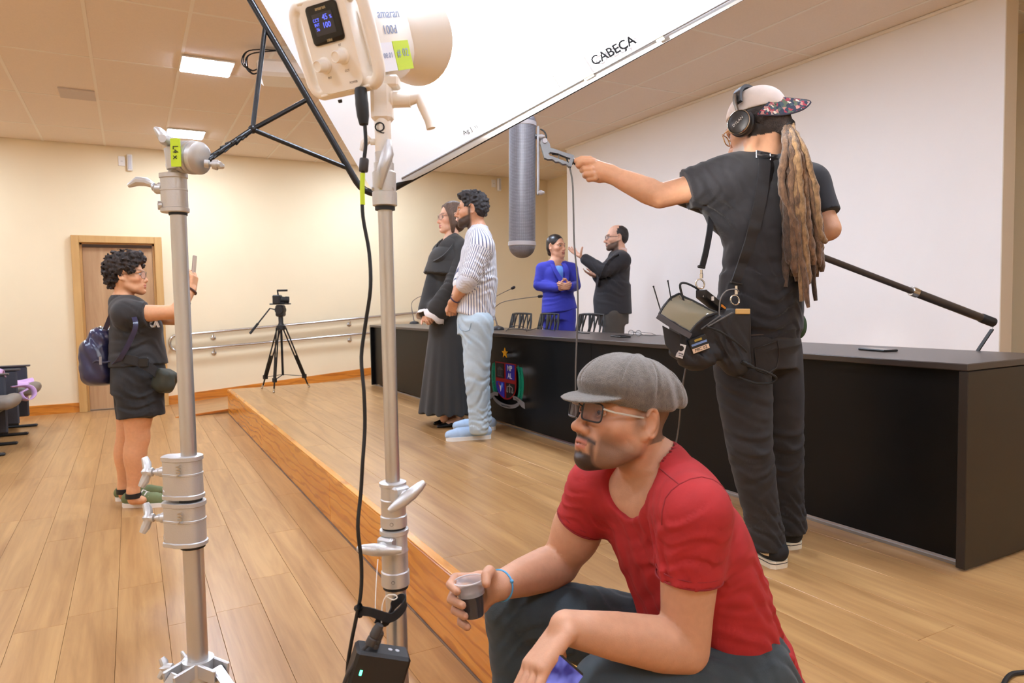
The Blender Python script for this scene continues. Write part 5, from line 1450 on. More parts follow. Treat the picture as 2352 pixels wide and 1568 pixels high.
def hand_sdf(S, wr, f, n, side=1, curls=((.25, .35, .25),) * 4, thumb=None, sc=1.0, spread=.06, k=.005):
    """f fingers, n palm normal, side=+1 if the thumb lies towards f x n, else -1.  Returns the finger tips."""
    f = nrm(f); n = A3(n); n = nrm(n - f * (n @ f)); s_ = np.cross(f, n) * side; wr = A3(wr); tips = []
    S.box(wr + f * .047 * sc - n * .001, (.046 * sc, .036 * sc, .0125 * sc), np.stack([f, s_, n], 1), .012 * sc, .012)
    S.ell(wr + f * .03 * sc + s_ * .026 * sc + n * .008 * sc, (.03 * sc, .016 * sc, .014 * sc), np.stack([f, s_, n], 1), .012)
    for i in range(4):
        b = wr + f * (.083 - (.004 if i in (0, 2) else .011 if i == 3 else 0)) * sc + s_ * FO[i] * sc
        a = 0.0; P = [b]; sp = (1.5 - i) * spread
        d0 = nrm(f + s_ * sp)
        for j in range(3):
            a += curls[i][j]; d = d0 * math.cos(a) + n * math.sin(a); P.append(P[-1] + d * FL[i][j] * sc)
        w = (.0092, .0094, .0090, .0080)[i] * sc
        S.chain([b - f * .012 * sc] + P, [w * 1.12, w * 1.1, w, w * .92, w * .80], k); tips.append(P)
    if thumb is None: thumb = [nrm(f * .55 + s_ * .8 + n * .25), nrm(f * .85 + s_ * .45 + n * .2), nrm(f * .95 + s_ * .2 + n * .2)]
    else: thumb = [nrm(f * t[0] + s_ * t[1] + n * t[2]) for t in thumb]
    b = wr + f * .018 * sc + s_ * .024 * sc + n * .004 * sc; P = [b]
    for j, L in enumerate((.042, .033, .027)): P.append(P[-1] + thumb[j] * L * sc)
    S.chain(P, [.0135 * sc, .0115 * sc, .0102 * sc, .0085 * sc], .008); tips.append(P)
    return tips
M['eye'] = bpy.data.materials.new('eye_white'); M['eye'].use_nodes = True
_nt = M['eye'].node_tree; _b = _nt.nodes['Principled BSDF']; _b.inputs['Roughness'].default_value = .12
_tc = _nt.nodes.new('ShaderNodeTexCoord'); _sx = _nt.nodes.new('ShaderNodeSeparateXYZ'); _nv = _nt.nodes.new('ShaderNodeVectorMath'); _nv.operation = 'NORMALIZE'
_cr = _nt.nodes.new('ShaderNodeValToRGB'); _cr.color_ramp.interpolation = 'LINEAR'
_e = _cr.color_ramp.elements; _e[0].position = .0; _e[0].color = (.55, .50, .48, 1); _e[1].position = 1; _e[1].color = (.005, .005, .005, 1)
for _p, _c in ((.845, (.55, .50, .48, 1)), (.86, (.05, .028, .016, 1)), (.975, (.07, .04, .022, 1)), (.98, (.005, .005, .005, 1))):
    _q = _e.new(_p); _q.color = _c
_nt.links.new(_tc.outputs['Object'], _nv.inputs[0]); _nt.links.new(_nv.outputs[0], _sx.inputs[0]); _nt.links.new(_sx.outputs[1], _cr.inputs[0]); _nt.links.new(_cr.outputs[0], _b.inputs['Base Color'])
def skin_mat(name): return mat(name, (200, 150, 120), .5, attr='Col', sss=.12, bump=.12, bscale=420, spec=.4, var=.06, scale=60)
M['skin'] = skin_mat('skin')
def person(lab, loc): return thing('person', lab, 'person', loc)
def onmesh(o, px, py, off=.004):
    """point on the object's surface seen at that pixel, lifted off it a little"""
    base = WL.get(o.name, Vector()); c = Vector(CAMP); r = Vector(ray(px, py)).normalized()
    ok, p, n, i = o.ray_cast(c - base, r)
    return (p + base - r * off) if ok else None
def onpath(o, pts, off=.004, dflt=2.4):
    pts = [(a[0] + (b[0] - a[0]) * k / 4, a[1] + (b[1] - a[1]) * k / 4) for a, b in zip(pts, pts[1:]) for k in range(4)] + [pts[-1]]
    q = [onmesh(o, x, y, off) for x, y in pts]
    return [p for p in q if p is not None]
def specs(H, par, col, w=.027, h=.019, y=.106, z=.002, gap=.008, thick=.0018, lens=None, square=.6, temple=None, tz=.006, ear_y=-.012, ear_x=.079):
    """eyeglasses worn on the face, in head space"""
    rm = MB(); g = None
    for sx in (-1, 1):
        cx = sx * (gap + w); ring = []
        for k in range(24):
            a = 2 * PI * k / 24; c_, s_ = math.cos(a), math.sin(a)
            ex = 2 / (2 + 4 * square); X = abs(c_) ** ex * (1 if c_ > 0 else -1) * w; Zz = abs(s_) ** ex * (1 if s_ > 0 else -1) * h
            xx = cx + X; ring.append(H(xx, y - (abs(xx) / .06) ** 2 * .012, z + Zz))
        rm.tube(ring, thick * H.s, 8, closed=True)
        if lens is not None:
            c = sum(np.array(p) for p in ring) / 24
            lv = MB(); lv.add([c] + ring, [(0, 1 + k, 1 + (k + 1) % 24) for k in range(24)])
            lv.build('lens', lens, par, smooth=180)
    rm.tube([H(-gap, y, z + h * .35), H(0, y + .003, z + h * .5), H(gap, y, z + h * .35)], thick * H.s, 8)
    g = rm.build('glasses_frame', col, par)
    for sx in (-1, 1):
        x0 = sx * (gap + 2 * w); y0 = y - (abs(x0) / .06) ** 2 * .012
        P = [H(x0, y0, z + h * .55), H(sx * max(abs(x0), ear_x) * .99, y0 - .02, z + tz), H(sx * ear_x, .02, z + tz), H(sx * ear_x, ear_y + .012, z + tz), H(sx * ear_x * .98, ear_y - .012, z + tz - .02)]
        MB().tube(P, thick * 1.15 * H.s, 6).build('glasses_temple', temple or col, g) if False else MB().tube(P, thick * 1.15 * H.s, 6).build('glasses_temple', temple or col, par)
    return g
# ------------------------------------------------------------------ person 1: man in red seated on the stage edge
P = lambda x, y, d: A3(atd(x, y, d))
def lp3(a, b, t): return A3(a) * (1 - t) + A3(b) * t
def sleeve(S, sh, el, t1, r0, r1, k=.03, t0=0.0, rm=None):
    sh, el = A3(sh), A3(el); u = nrm(el - sh); rt = nrm(np.cross(u, [.2, .3, .9]))
    a, c = lp3(sh, el, t0), lp3(sh, el, t1)
    S.loft([(a, rt, r0, r0), ((a + c) / 2, rt, rm or (r0 + r1) / 2, rm or (r0 + r1) / 2), (c, rt, r1, r1)], k, cap0=False)
    return c, u
def sitter():
    H = Head(P(1430, 957, 1.52), (-.96, .035, .23), (0.0, 0, 1), .985)
    root = person('man in red t-shirt, grey flat cap and glasses sitting on the stage edge', (1.2, 1.17, STZ))
    nb = np.array([1.005, 1.195, .885])
    shL, elL, wrL = P(1592, 1180, 1.385), P(1572, 1488, 1.41), P(1300, 1440, 1.275)
    shR, elR, wrR = P(1376, 1120, 1.66), P(1284, 1296, 1.75), P(1146, 1345, 1.545)
    hpL, knL = np.array([1.14, 1.06, .395]), P(1398, 1588, 1.385)
    hpR, knR = np.array([1.14, 1.28, .395]), P(1180, 1392, 1.72)
    anL = np.array([knL[0] - .02, knL[1] - .03, .10]); anR = np.array([knR[0] + .03, knR[1] + .02, .10])
    Y = [0, 1, 0]
    tors = [((1.170, 1.17, .345), Y, .185, .135), ((1.155, 1.175, .46), Y, .18, .132), ((1.110, 1.185, .60), Y, .185, .130), ((1.058, 1.19, .72), Y, .192, .126), ((1.025, 1.193, .80), Y, .172, .105), (nb, Y, .078, .064)]
    # ---- skin
    S = Soft(); head_sdf(S, H, 1.03, 1.06, 1.0, True, nb, .060)
    S.loft([(c, r, a - .010, b - .010) for c, r, a, b in tors], .03)
    S.chain([shL, nb + [.02, 0, -.05], shR], [.054, .040, .054], .05)
    arm_sdf(S, shL, elL, wrL, (.060, .050, .053, .031)); arm_sdf(S, shR, elR, wrR, (.060, .050, .053, .031))
    S.ell(lp3(shR, elR, .55), (.055, .052, .07), k=.03)
    leg_sdf(S, hpL, knL, anL); leg_sdf(S, hpR, knR, anR)
    # right hand around the cup
    for ch in ([(1104, 1326, 1.565), (1046, 1326, 1.555), (1034, 1342, 1.515), (1050, 1358, 1.483)], [(1102, 1350, 1.57), (1044, 1358, 1.56), (1036, 1376, 1.51), (1062, 1390, 1.478)],
               [(1103, 1372, 1.565), (1050, 1388, 1.555), (1045, 1401, 1.51), (1067, 1415, 1.480)], [(1106, 1392, 1.555), (1062, 1414, 1.545), (1060, 1429, 1.515), (1073, 1439, 1.492)]):
        S.chain([P(*q) for q in ch], [.0115, .0105, .0098, .0085], .005)
        S.chain([lp3(wrR, P(*ch[0]), -.05), P(*ch[0])], [.020, .0135], .014)
    S.chain([P(1140, 1340, 1.54), P(1124, 1312, 1.522), P(1117, 1322, 1.498), P(1117, 1340, 1.478)], [.017, .0135, .012, .0095], .008)
    # left hand holding the phone, hanging from the wrist
    fL = P(1238, 1522, 1.235) - wrL; nL = RGT * .80 - UP * .45 + FWD * .25
    tips = hand_sdf(S, wrL, fL, nL, -1, ((.25, .35, .25), (.25, .4, .25), (.28, .45, .3), (.3, .5, .3)), [(.25, .45, 1.0), (.7, .1, .8), (.9, -.1, .5)], 1.08, .04)
    def beard(x, y, z, L):
        sm = lambda a, b, t: np.clip((t - a) / (b - a), 0, 1)
        mou = np.exp(-((z + .0560 + 7 * x * x) / .0070) ** 2) * (x < .036) * (y > .065) * .95
        side = np.exp(-((x - .032) / .006) ** 2) * sm(-.055, -.060, z) * (y > .05) * .8
        chin = sm(-.083, -.090, z) * (1 - sm(.030, .042, x)) * sm(.030, .050, y) * .95 * (1 - .75 * np.exp(-((z + .086) / .004) ** 2) * (x > .007))
        jaw = sm(-.040, -.075, z + .28 * (y - .01) * (y > 0) * -1) * sm(-.03, -.005, y) * (1 - sm(.075, .085, y)) * .62 * (z > -.135)
        sb = np.exp(-((y - .012) / .012) ** 2) * sm(-.045, -.01, z) * (x > .045) * .45
        return np.maximum.reduce([mou, side, chin, jaw, sb])
    scalp = lambda x, y, z, L: ((z > -.055) & (y < -.022) & (z > -.05 - .3 * (y + .02))) * np.clip((-.018 - y) / .02, 0, 1) * .75
    def extra(c, v, n):
        return c
    col = skin_colour((198, 146, 114), H, (190, 112, 100), .9, beard, (40, 30, 26), scalp, (62, 50, 44), (48, 36, 30), extra)
    hb = H(0, 0, 0); wl = P(1250, 1520, 1.23); wr_ = P(1085, 1370, 1.53)
    body = S.build('body', M['skin'], root, .0065, [(hb - [.14, .13, .165], hb + [.14, .13, .15], .0026), (wl - [.10, .10, .12], wl + [.09, .09, .10], .003), (wr_ - [.085, .09, .09], wr_ + [.065, .075, .07], .003)], col)
    eyeball(H, root, look=(0, 1, .02))
    # ---- red t-shirt
    T = Soft()
    T.loft(tors, .02, cap0=True, cap1=False)
    T.loft([(A3(tors[0][0]) + [.01, 0, -.02], Y, .198, .150), (A3(tors[1][0]) + [.006, 0, 0], Y, .188, .140)], .04)
    T.chain([shL, nb + [.03, 0, -.040], shR], [.066, .058, .066], .06)
    cL, uL = sleeve(T, shL, elL, .46, .070, .067, .035, rm=.068); cR, uR = sleeve(T, shR, elR, .42, .072, .064, .035)
    T.chain([np.array([1.225, 1.04, .365]), np.array([1.262, 1.09, .335]), np.array([1.265, 1.2, .335])], [.05, .052, .05], .05)
    nk = np.array([.925, 1.19, .845])
    T.loft([(H(0, -.02, -.06), H.R[:, 0], .066, .068), (nb + [-.008, 0, .0], H.R[:, 0], .072, .070), (nb + [-.006, 0, -.02], H.R[:, 0], .072, .070)], .004, 's', cap0=False)
    T.ell(nb + [-.076, .003, -.010], (.060, .076, .095), k=.012, op='s')
    T.cut(np.array([1.18, 1.17, .325]), (.25, 0, -1), .01)
    # folds
    T.fold(lp3(shL, elL, .25), nrm(elL - shL) * .8 + A3(FWD) * .4, .034, .0036, .10, .5); T.fold(lp3(shL, elL, .05) + [-.03, .04, -.09], (-.3, .8, .45), .045, .006, .09, 1)
    T.fold(lp3(shR, elR, .2), elR - shR, .03, .0034, .08, 2)
    T.fold((1.00, 1.20, .70), (0, 1, .25), .075, .0050, .12, 1.4); T.fold((1.06, 1.17, .58), (.1, .8, .5), .085, .0070, .14, .3)
    T.fold((1.18, 1.05, .52), (.5, .1, .86), .05, .0050, .13, 2.2); T.fold((1.20, 1.06, .40), (.2, .3, 1), .042, .0055, .10, .9); T.fold((1.14, 1.0, .64), (.3, .2, .9), .05, .004, .10, 3)
    red = mat('red_cotton', (168, 33, 34), .85, sheen=.0, var=.10, scale=26, bump=.12, bscale=900)
    seam_m = mat('dark_red_seam', (136, 28, 32), .85)
    ts = T.build('t_shirt', red, root, .0052)
    for c, u, r in ((cL, uL, .0665), (cR, uR, .0645)):
        e1 = nrm(np.cross(u, [.2, .3, .9])); e2 = np.cross(u, e1)
        hm = MB()
        ring = lambda rr, o: [Vector(c - u * o + (e1 * math.cos(2 * PI * k / 40) + e2 * math.sin(2 * PI * k / 40)) * rr) for k in range(40)]
        hm.tube(ring(r, .017), .0014, 6, closed=True)
        hm.tube(ring(r - .001, .001), .0022, 6, closed=True).build('sleeve_hem', seam_m, root)
    hm = MB()
    for pth in ([(1516, 1076), (1530, 1088), (1545, 1100), (1560, 1112)], [(1520, 1205), (1521, 1175), (1528, 1145), (1542, 1126), (1560, 1112), (1585, 1100), (1611, 1095), (1636, 1101), (1658, 1115), (1670, 1132), (1678, 1150)]):
        q = onpath(ts, pth, .0002)
        if len(q) > 2: hm.tube(q, .0016, 6)
    hm.build('shoulder_seam', seam_m, root)
    # ---- trousers
    B = Soft()
    B.loft([((1.165, 1.17, .385), Y, .205, .140), ((1.150, 1.17, .455), Y, .198, .124), ((1.140, 1.17, .49), Y, .190, .116)], .02)
    B.chain([hpL, lp3(hpL, knL, .5), lp3(hpL, knL, .9), knL, lp3(knL, anL, .3), lp3(knL, anL, .8), anL + [0, 0, -.015]], [.105, .098, .080, .076, .070, .062, .060], .04)
    B.chain([hpR, lp3(hpR, knR, .5), lp3(hpR, knR, .9), knR, lp3(knR, anR, .3), lp3(knR, anR, .8), anR + [0, 0, -.015]], [.105, .096, .080, .074, .068, .062, .060], .04)
    B.cut((1.2, 1.17, STZ + .002), (0, 0, -1), .02, (1.24, 1.17, .30), .28)
    B.fold(lp3(hpR, knR, .55), (.55, .5, -.2), .045, .0042, .13, .2); B.fold(lp3(hpR, knR, .9) + [0, -.05, -.03], (.6, 0, -.8), .036, .005, .09, 1); B.fold(lp3(knR, anR, .3), (.2, .2, 1), .06, .003, .14, 1)
    B.fold(lp3(hpL, knL, .35), (.8, .2, .3), .05, .005, .13, 2); B.fold((1.20, 1.02, .40), (.5, .3, .8), .045, .006, .10, 1)
    slate = mat('slate_denim', (50, 60, 64), .8, var=.16, scale=18, bump=.25, bscale=700, sheen=.1)
    B.build('trousers', slate, root, .0062)
    sm_ = MB()       # stitched seam along the right thigh
    q = [lp3(hpR, knR, t) + np.array([0, -.075, .028]) for t in (.35, .5, .65, .8)] + [knR + [.0, -.074, .0], lp3(knR, anR, .12) + [.012, -.068, 0], lp3(knR, anR, .5) + [.014, -.064, 0]]
    sm_.tube(spline(q, 4), .0035, 6); sm_.build('seam', mat('seam_thread', (34, 42, 45), .8), root)
    for an, kd in ((anL, -.05), (anR, -.02)):
        F = Soft(); d = nrm([-1, kd, 0])
        F.chain([an + [0.03, 0, -.055], an + d * .06 + [0, 0, -.06], an + d * .17 + [0, 0, -.068]], [.040, .042, .032], .02); F.chain([an + [0, 0, .0], an + [0, 0, -.05]], [.045, .045], .02); F.cut((0, 0, .002), (0, 0, -1), .004)
        F.build('shoe', M['rubber'], root, .008)
    # ---- flat cap
    K = Soft(); hR = H.R
    tilt = hR @ np.array(Matrix.Rotation(.16, 3, 'X'))
    K.ell(H(0, -.022, .066), (.096, .122, .073), tilt, 0)
    K.ell(H(0, -.070, .036), (.084, .058, .056), tilt, .03); K.ell(H(0, -.040, .035), (.092, .085, .050), tilt, .02)
    K.ell(H(0, .040, .056), (.084, .076, .044), tilt, .03)
    pl = hR @ nrm([0, -.28, -1]); K.cut(H(0, 0, .016), pl, .016)
    bt_ = hR @ np.array(Matrix.Rotation(-.30, 3, 'X'))
    V_ = Soft()
    K.ell(H(0, .086, .033), (.080, .066, .0075), bt_, .008)
    top_ = H(0, -.015, .140); K.ell(top_, (.011, .011, .0045), tilt, .004)
    def seams(X, Y_, Z):
        x, y, z = X - H.c[0], Y_ - H.c[1], Z - H.c[2]
        lx = x * hR[0, 0] + y * hR[1, 0] + z * hR[2, 0]; ly = x * hR[0, 1] + y * hR[1, 1] + z * hR[2, 1] + .015; lz = x * hR[0, 2] + y * hR[1, 2] + z * hR[2, 2]
        th = np.arctan2(ly, lx); r = np.sqrt(lx * lx + ly * ly)
        g = np.exp(-(np.sin(4 * th + .4) * r / .011) ** 2)
        return (.0034 * g - .0016 * np.cos(8 * th + .8)) * np.clip((r - .004) / .02, 0, 1) * np.clip((lz - .045) / .02, 0, 1)
    K.disp(seams, H.c, .3)
    K.fold(H(-.08, -.04, .06), hR @ nrm([.1, .9, .3]), .055, .0035, .07, 0.6); K.fold(H(.0, -.10, .05), hR @ nrm([.9, .1, .3]), .05, .003, .07, 0.2)
    K.loft([(H(0, -.01, -.03), hR[:, 0], .0795, .099), (H(0, -.012, .070), hR[:, 0], .076, .096)], .004, 's')
    wool = mat('grey_wool', (108, 98, 88), .95, var=.28, scale=120, bump=.7, bscale=520, sheen=.5, detail=6)
    K.build('flat_cap', wool, root, .0032)
    # ---- glasses with dark frames and pale temples
    lens = mat('tinted_lens', (96, 84, 92), .05, alpha=.42, spec=.6)
    specs(H, root, mat('dark_frame', (38, 34, 38), .3), .0275, .0195, .112, .0, .0085, .0019, lens, .9, mat('pale_temple', (196, 190, 176), .4), .008)
    return H, root, wrR, wrL, tips
HS, SIT, wrR_s, wrL_s, tipsL = sitter()
# blue cord bracelet on the right wrist: part of the person
_a = nrm(P(1146, 1345, 1.545) - P(1284, 1296, 1.75)); _e1 = nrm(np.cross(_a, [0, 0, 1])); _e2 = np.cross(_a, _e1); _c = lp3(P(1146, 1345, 1.545), P(1284, 1296, 1.75), .02)
br = MB().tube([Vector(_c + (_e1 * math.cos(2 * PI * k / 28) + _e2 * math.sin(2 * PI * k / 28)) * .0333) for k in range(28)], .0024, 6, closed=True)
_k = -nrm(ray(1146, 1345)); _k = nrm(_k - _a * (_k @ _a)); br.ball(Vector(_c + _k * .0335), .0050, 8, 6).tube([Vector(_c + _k * .034), Vector(_c + _k * .037 - np.array([0, 0, .012]))], .0018, 6).build('bracelet', mat('blue_cord', (86, 160, 205), .7), SIT)
# plastic cup of cola in that hand
cb0, ct0 = P(1090, 1417, 1.513), P(1077, 1333, 1.513)
cax = nrm(ct0 - cb0); Lc = float(np.linalg.norm(ct0 - cb0)) * 1.02
cup = thing('plastic_cup', 'small clear plastic cup of dark cola held by the seated man', 'cup', cb0)
cm_ = mat('clear_cup_plastic', (238, 236, 238), .12, alpha=.06, spec=.5)
fr_ = mat('frosted_cup_plastic', (250, 248, 250), .3, alpha=.34, spec=.5)
MB().lathe([(.020, 0), (.0225, .001), (.0285, Lc * .60), (.0300, Lc * .62)], Vector(cb0), Vector(cax), 40, caps=False).build('cup_wall', cm_, cup, smooth=50)
MB().lathe([(.0300, Lc * .62), (.0302, Lc * .70), (.0325, Lc * .95), (.0345, Lc * .97), (.0345, Lc)], Vector(cb0), Vector(cax), 40, caps=False).build('cup_collar', fr_, cup, smooth=50)
MB().lathe([(.0345, -.001), (.0352, .0), (.0345, .0012), (.033, .0012), (.033, -.001)], Vector(cb0 + cax * Lc), Vector(cax), 40, caps=False).build('rim', mat('white_rim', (240, 238, 238), .3, alpha=.7), cup)
cola = mat('cola', (26, 10, 10), .08)
MB().lathe([(.0205, .003), (.0276, Lc * .60), (.0290, Lc * .64), (.0298, Lc * .72)], Vector(cb0), Vector(cax), 36).build('cola', cola, cup, smooth=50)
# phone in the left hand
pc = P(1292, 1552, 1.212); up_ = nrm(P(1304, 1500, 1.225) - P(1248, 1578, 1.205)); px_n = nrm(A3(RGT) * .80 - A3(FWD) * .42 + A3(UP) * .50)
px_n = nrm(px_n - up_ * (px_n @ up_)); sdv = np.cross(up_, px_n)
ph = thing('mobile_phone', 'black mobile phone with lit blue screen in the seated man\'s left hand', 'phone', Vector(pc))
RP = Matrix((Vector(sdv), Vector(up_), Vector(px_n))).transposed()
pq = Vector(P(1290, 1553, 1.224)) - Vector(up_) * .046
MB().box(pq, (.074, .148, .009), RP, bev=.003).build('body', M['black'], ph)
scm = bpy.data.materials.new('phone_screen'); scm.use_nodes = True
nt = scm.node_tree; pb_ = nt.nodes['Principled BSDF']; pb_.inputs['Base Color'].default_value = (.01, .01, .02, 1); pb_.inputs['Roughness'].default_value = .08
nz = nt.nodes.new('ShaderNodeTexNoise'); nz.inputs['Scale'].default_value = 26; tcn = nt.nodes.new('ShaderNodeTexCoord'); nt.links.new(tcn.outputs['Object'], nz.inputs['Vector'])
cr = nt.nodes.new('ShaderNodeValToRGB'); cr.color_ramp.elements[0].position = .38; cr.color_ramp.elements[0].color = (.02, .03, .22, 1); cr.color_ramp.elements[1].position = .68; cr.color_ramp.elements[1].color = (.28, .30, .95, 1)
nt.links.new(nz.outputs['Fac'], cr.inputs[0]); nt.links.new(cr.outputs[0], pb_.inputs['Emission Color']); pb_.inputs['Emission Strength'].default_value = .7
MB().box(pq + Vector(px_n) * .0048, (.068, .140, .0006), RP).build('screen', scm, ph, smooth=0)
# ------------------------------------------------------------------ person 2: boom operator with dreadlocks, back towards us
AW, LF = A3(FWD), -A3(RGT); UZ = np.array([0, 0, 1.])
def shoe(S, heel, toe, w=.043, h=.075, ank=None):
    heel, toe = A3(heel), A3(toe); d = toe - heel
    z = lambda p, q: np.array([p[0], p[1], q])
    S.chain([heel + [0, 0, h * .45], heel + d * .35 + [0, 0, h * .45], heel + d * .7 + [0, 0, h * .35], heel + d * .93 + [0, 0, h * .28]], [w * .80, w * .86, w * .95, w * .72], .02)
    S.chain([heel + d * .12 + [0, 0, h * .5], heel + d * .2 + [0, 0, h * 1.25]], [w * .85, w * .80], .03)
def sole(mb, heel, toe, w, z0, th):
    heel, toe = A3(heel), A3(toe); d = nrm(toe - heel); s_ = np.cross(d, UZ); L = np.linalg.norm(toe - heel); pts = []
    prof = [(-.10, .0), (-.09, .55), (-.03, .85), (.25, .80), (.45, .82), (.72, 1.05), (.90, .9), (1.0, .5), (1.03, 0)]
    poly = [(t * L, w * q) for t, q in prof] + [(t * L, -w * q) for t, q in reversed(prof[1:-1])]
    return mb.prism(poly, Vector(heel) + V(0, 0, z0 - heel[2] + th / 2), Vector(d), Vector(-s_), th)
def boomer():
    th = math.radians(40)
    Fd = AW * math.cos(th) + LF * math.sin(th); Rd = np.cross(Fd, UZ)
    H = Head(P(1737, 289, 2.50), LF * .62 + AW * .72 - UZ * .34, UZ, 1.04)
    root = person('boom operator with long dreadlocks in black t-shirt and jeans, back turned, arm stretched out', (2.15, 1.8, STZ))
    nb = P(1752, 352, 2.54)
    shL, elL, wrL = P(1674, 410, 2.47), P(1515, 450, 2.47), P(1398, 398, 2.525)
    shR, elR, wrR = P(1856, 424, 2.68), P(1904, 526, 2.62), P(1812, 552, 2.70)
    hL, kL, aL = P(1702, 815, 2.53), P(1722, 1030, 2.495), P(1760, 1238, 2.525)
    hR, kR, aR = P(1778, 815, 2.66), P(1795, 1020, 2.655), P(1811, 1202, 2.68)
    tors = [(P(1741, 772, 2.585), Rd, .178, .135), (P(1748, 680, 2.575), Rd, .172, .125), (P(1757, 560, 2.56), Rd, .185, .128), (P(1760, 470, 2.555), Rd, .195, .122), (P(1757, 405, 2.55), Rd, .165, .095), (nb, Rd, .085, .065)]
    S = Soft(); head_sdf(S, H, 1.02, 1.0, 1.0, True, nb, .058)
    S.loft([(c, r, a - .012, b - .012) for c, r, a, b in tors], .03)
    S.chain([shL, nb, shR], [.055, .045, .055], .06)
    arm_sdf(S, shL, elL, wrL, (.054, .044, .047, .029)); arm_sdf(S, shR, elR, wrR, (.054, .044, .046, .029))
    leg_sdf(S, hL, kL, aL); leg_sdf(S, hR, kR, aR)
    # left hand: fist on the pole joint, thumb and index forward
    S.box(P(1366, 392, 2.535), (.040, .018, .036), np.stack([nrm(P(1340, 380, 2.53) - wrL), nrm(-AW), nrm(np.cross(nrm(P(1340, 380, 2.53) - wrL), -AW))], 1), .016, .015)
    S.cap(wrL, P(1370, 392, 2.53), .029, .030, .02)
    for ch in ([(1362, 372, 2.515), (1340, 372, 2.515), (1328, 379, 2.53), (1331, 383, 2.55)], [(1358, 388, 2.505), (1342, 388, 2.515), (1337, 391, 2.54), (1346, 389, 2.56)],
               [(1361, 399, 2.505), (1346, 400, 2.515), (1344, 403, 2.54), (1354, 399, 2.555)], [(1366, 409, 2.51), (1354, 410, 2.52), (1353, 412, 2.54), (1362, 406, 2.55)]):
        S.chain([P(*q) for q in ch], [.0125, .0115, .0105, .0095], .005)
    S.chain([P(1376, 380, 2.545), P(1354, 366, 2.535), P(1336, 365, 2.53), P(1322, 369, 2.53)], [.016, .013, .0115, .009], .008)
    # right hand round the pole
    hand_sdf(S, wrR, P(1770, 548, 2.72) - wrR, -UZ * .5 + AW * -.6, 1, ((.8, 1.2, .7),) * 4, None, 1.0)
    beard = lambda x, y, z, L: np.clip((-.045 - z) / .03, 0, 1) * (y > .03) * (z > -.14) * .8
    scalp = lambda x, y, z, L: np.clip((.012 - y) / .012, 0, 1) * (z > -.062 + .1 * (y + .05)) * 1.0
    col = skin_colour((206, 156, 124), H, (176, 110, 98), .8, beard, (178, 172, 166), scalp, (44, 36, 33), (60, 50, 44))
    hb = H(0, 0, 0)
    S.build('body', M['skin'], root, .008, [(hb - .17, hb + .17, .0042), (P(1362, 390, 2.53) - .075, P(1362, 390, 2.53) + .07, .0034)], col)
    eyeball(H, root)
    # t-shirt
    T = Soft(); T.loft(tors, .02, cap1=False); T.loft([(P(1742, 748, 2.58), Rd, .184, .140), (P(1750, 640, 2.57), Rd, .176, .13)], .03)
    T.chain([shL, nb + [0, 0, -.03], shR], [.066, .060, .066], .06)
    u = nrm(elL - shL)
    cL, uL = sleeve(T, shL, elL, .62, .082, .071, .04, rm=.078); sleeve(T, shR, elR, .72, .078, .066, .04)
    T.chain([P(1640, 430, 2.50), P(1655, 500, 2.52)], [.06, .05], .06)
    T.loft([(H(0, -.02, -.06), H.R[:, 0], .062, .062), (nb + UZ * .0, H.R[:, 0], .068, .066)], .005, 's', cap0=False)
    T.fold(P(1640, 470, 2.45), nrm(P(1700, 430, 2.45) - P(1600, 520, 2.45)), .05, .0055, .11, .4); T.fold(lp3(shL, elL, .35), u * .8 + UZ * .3, .045, .004, .1, 1.2)
    T.fold(P(1700, 560, 2.46), (.2, .1, 1), .07, .004, .16, 2); T.fold(P(1760, 705, 2.46), nrm(P(1830, 740, 2.46) - P(1760, 660, 2.46)) * .3 + UZ, .05, .0055, .15, .5); T.fold(P(1680, 700, 2.46), (.7, 0, .7), .06, .005, .12, 3); T.fold(P(1790, 600, 2.46), (.8, .2, .3), .06, .004, .13, 1)
    blk_ = mat('black_cotton', (30, 29, 33), .9, sheen=.1, var=.10, scale=20, bump=.12, bscale=900)
    T.build('t_shirt', blk_, root, .0062)
    # jeans
    B = Soft(); B.loft([(P(1741, 790, 2.585), Rd, .170, .128), (P(1738, 740, 2.58), Rd, .165, .122)], .02)
    B.loft([(P(1738, 840, 2.59), Rd, .165, .13), (P(1741, 780, 2.585), Rd, .170, .128)], .04)
    for h_, k_, a_ in ((hL, kL, aL), (hR, kR, aR)):
        B.chain([h_, lp3(h_, k_, .45), lp3(h_, k_, .85), k_, lp3(k_, a_, .3), lp3(k_, a_, .72), lp3(k_, a_, .9), a_ + [0, 0, -.02]], [.102, .096, .083, .079, .073, .062, .066, .068], .03)
        for t, am, ph in ((-.06, .0050, .3), (.10, .0060, 1.2), (.36, .0030, 2.0)):
            B.fold(lp3(k_, a_, t) + AW * -.05, (.35 - t, .2 + t, .9), .065, am, .085, ph, .9)
        for t in (.76, .93): B.fold(lp3(k_, a_, t), (.25, -.3, 1), .040, .008, .075, t * 9, .8)
        B.cut(a_ + [0, 0, -.022], (.1, .1, -1), .006, a_ + [0, 0, -.05], .13)
    B.fold(P(1700, 880, 2.45), (.5, .2, .8), .06, .004, .14, 1)
    jn = mat('black_denim', (38, 34, 33), .85, var=.30, scale=7, bump=.25, bscale=800, sheen=.05)
    B.build('jeans', jn, root, .0062)
    # back pocket and seams as flat stitched pieces
    pk = MB(); q = [P(1733, 800, 2.42), P(1785, 782, 2.485), P(1789, 815, 2.50), P(1783, 845, 2.505), P(1762, 858, 2.475), P(1738, 850, 2.43)]
    jo = [o for o in root.children if o.name.startswith('jeans')][0]
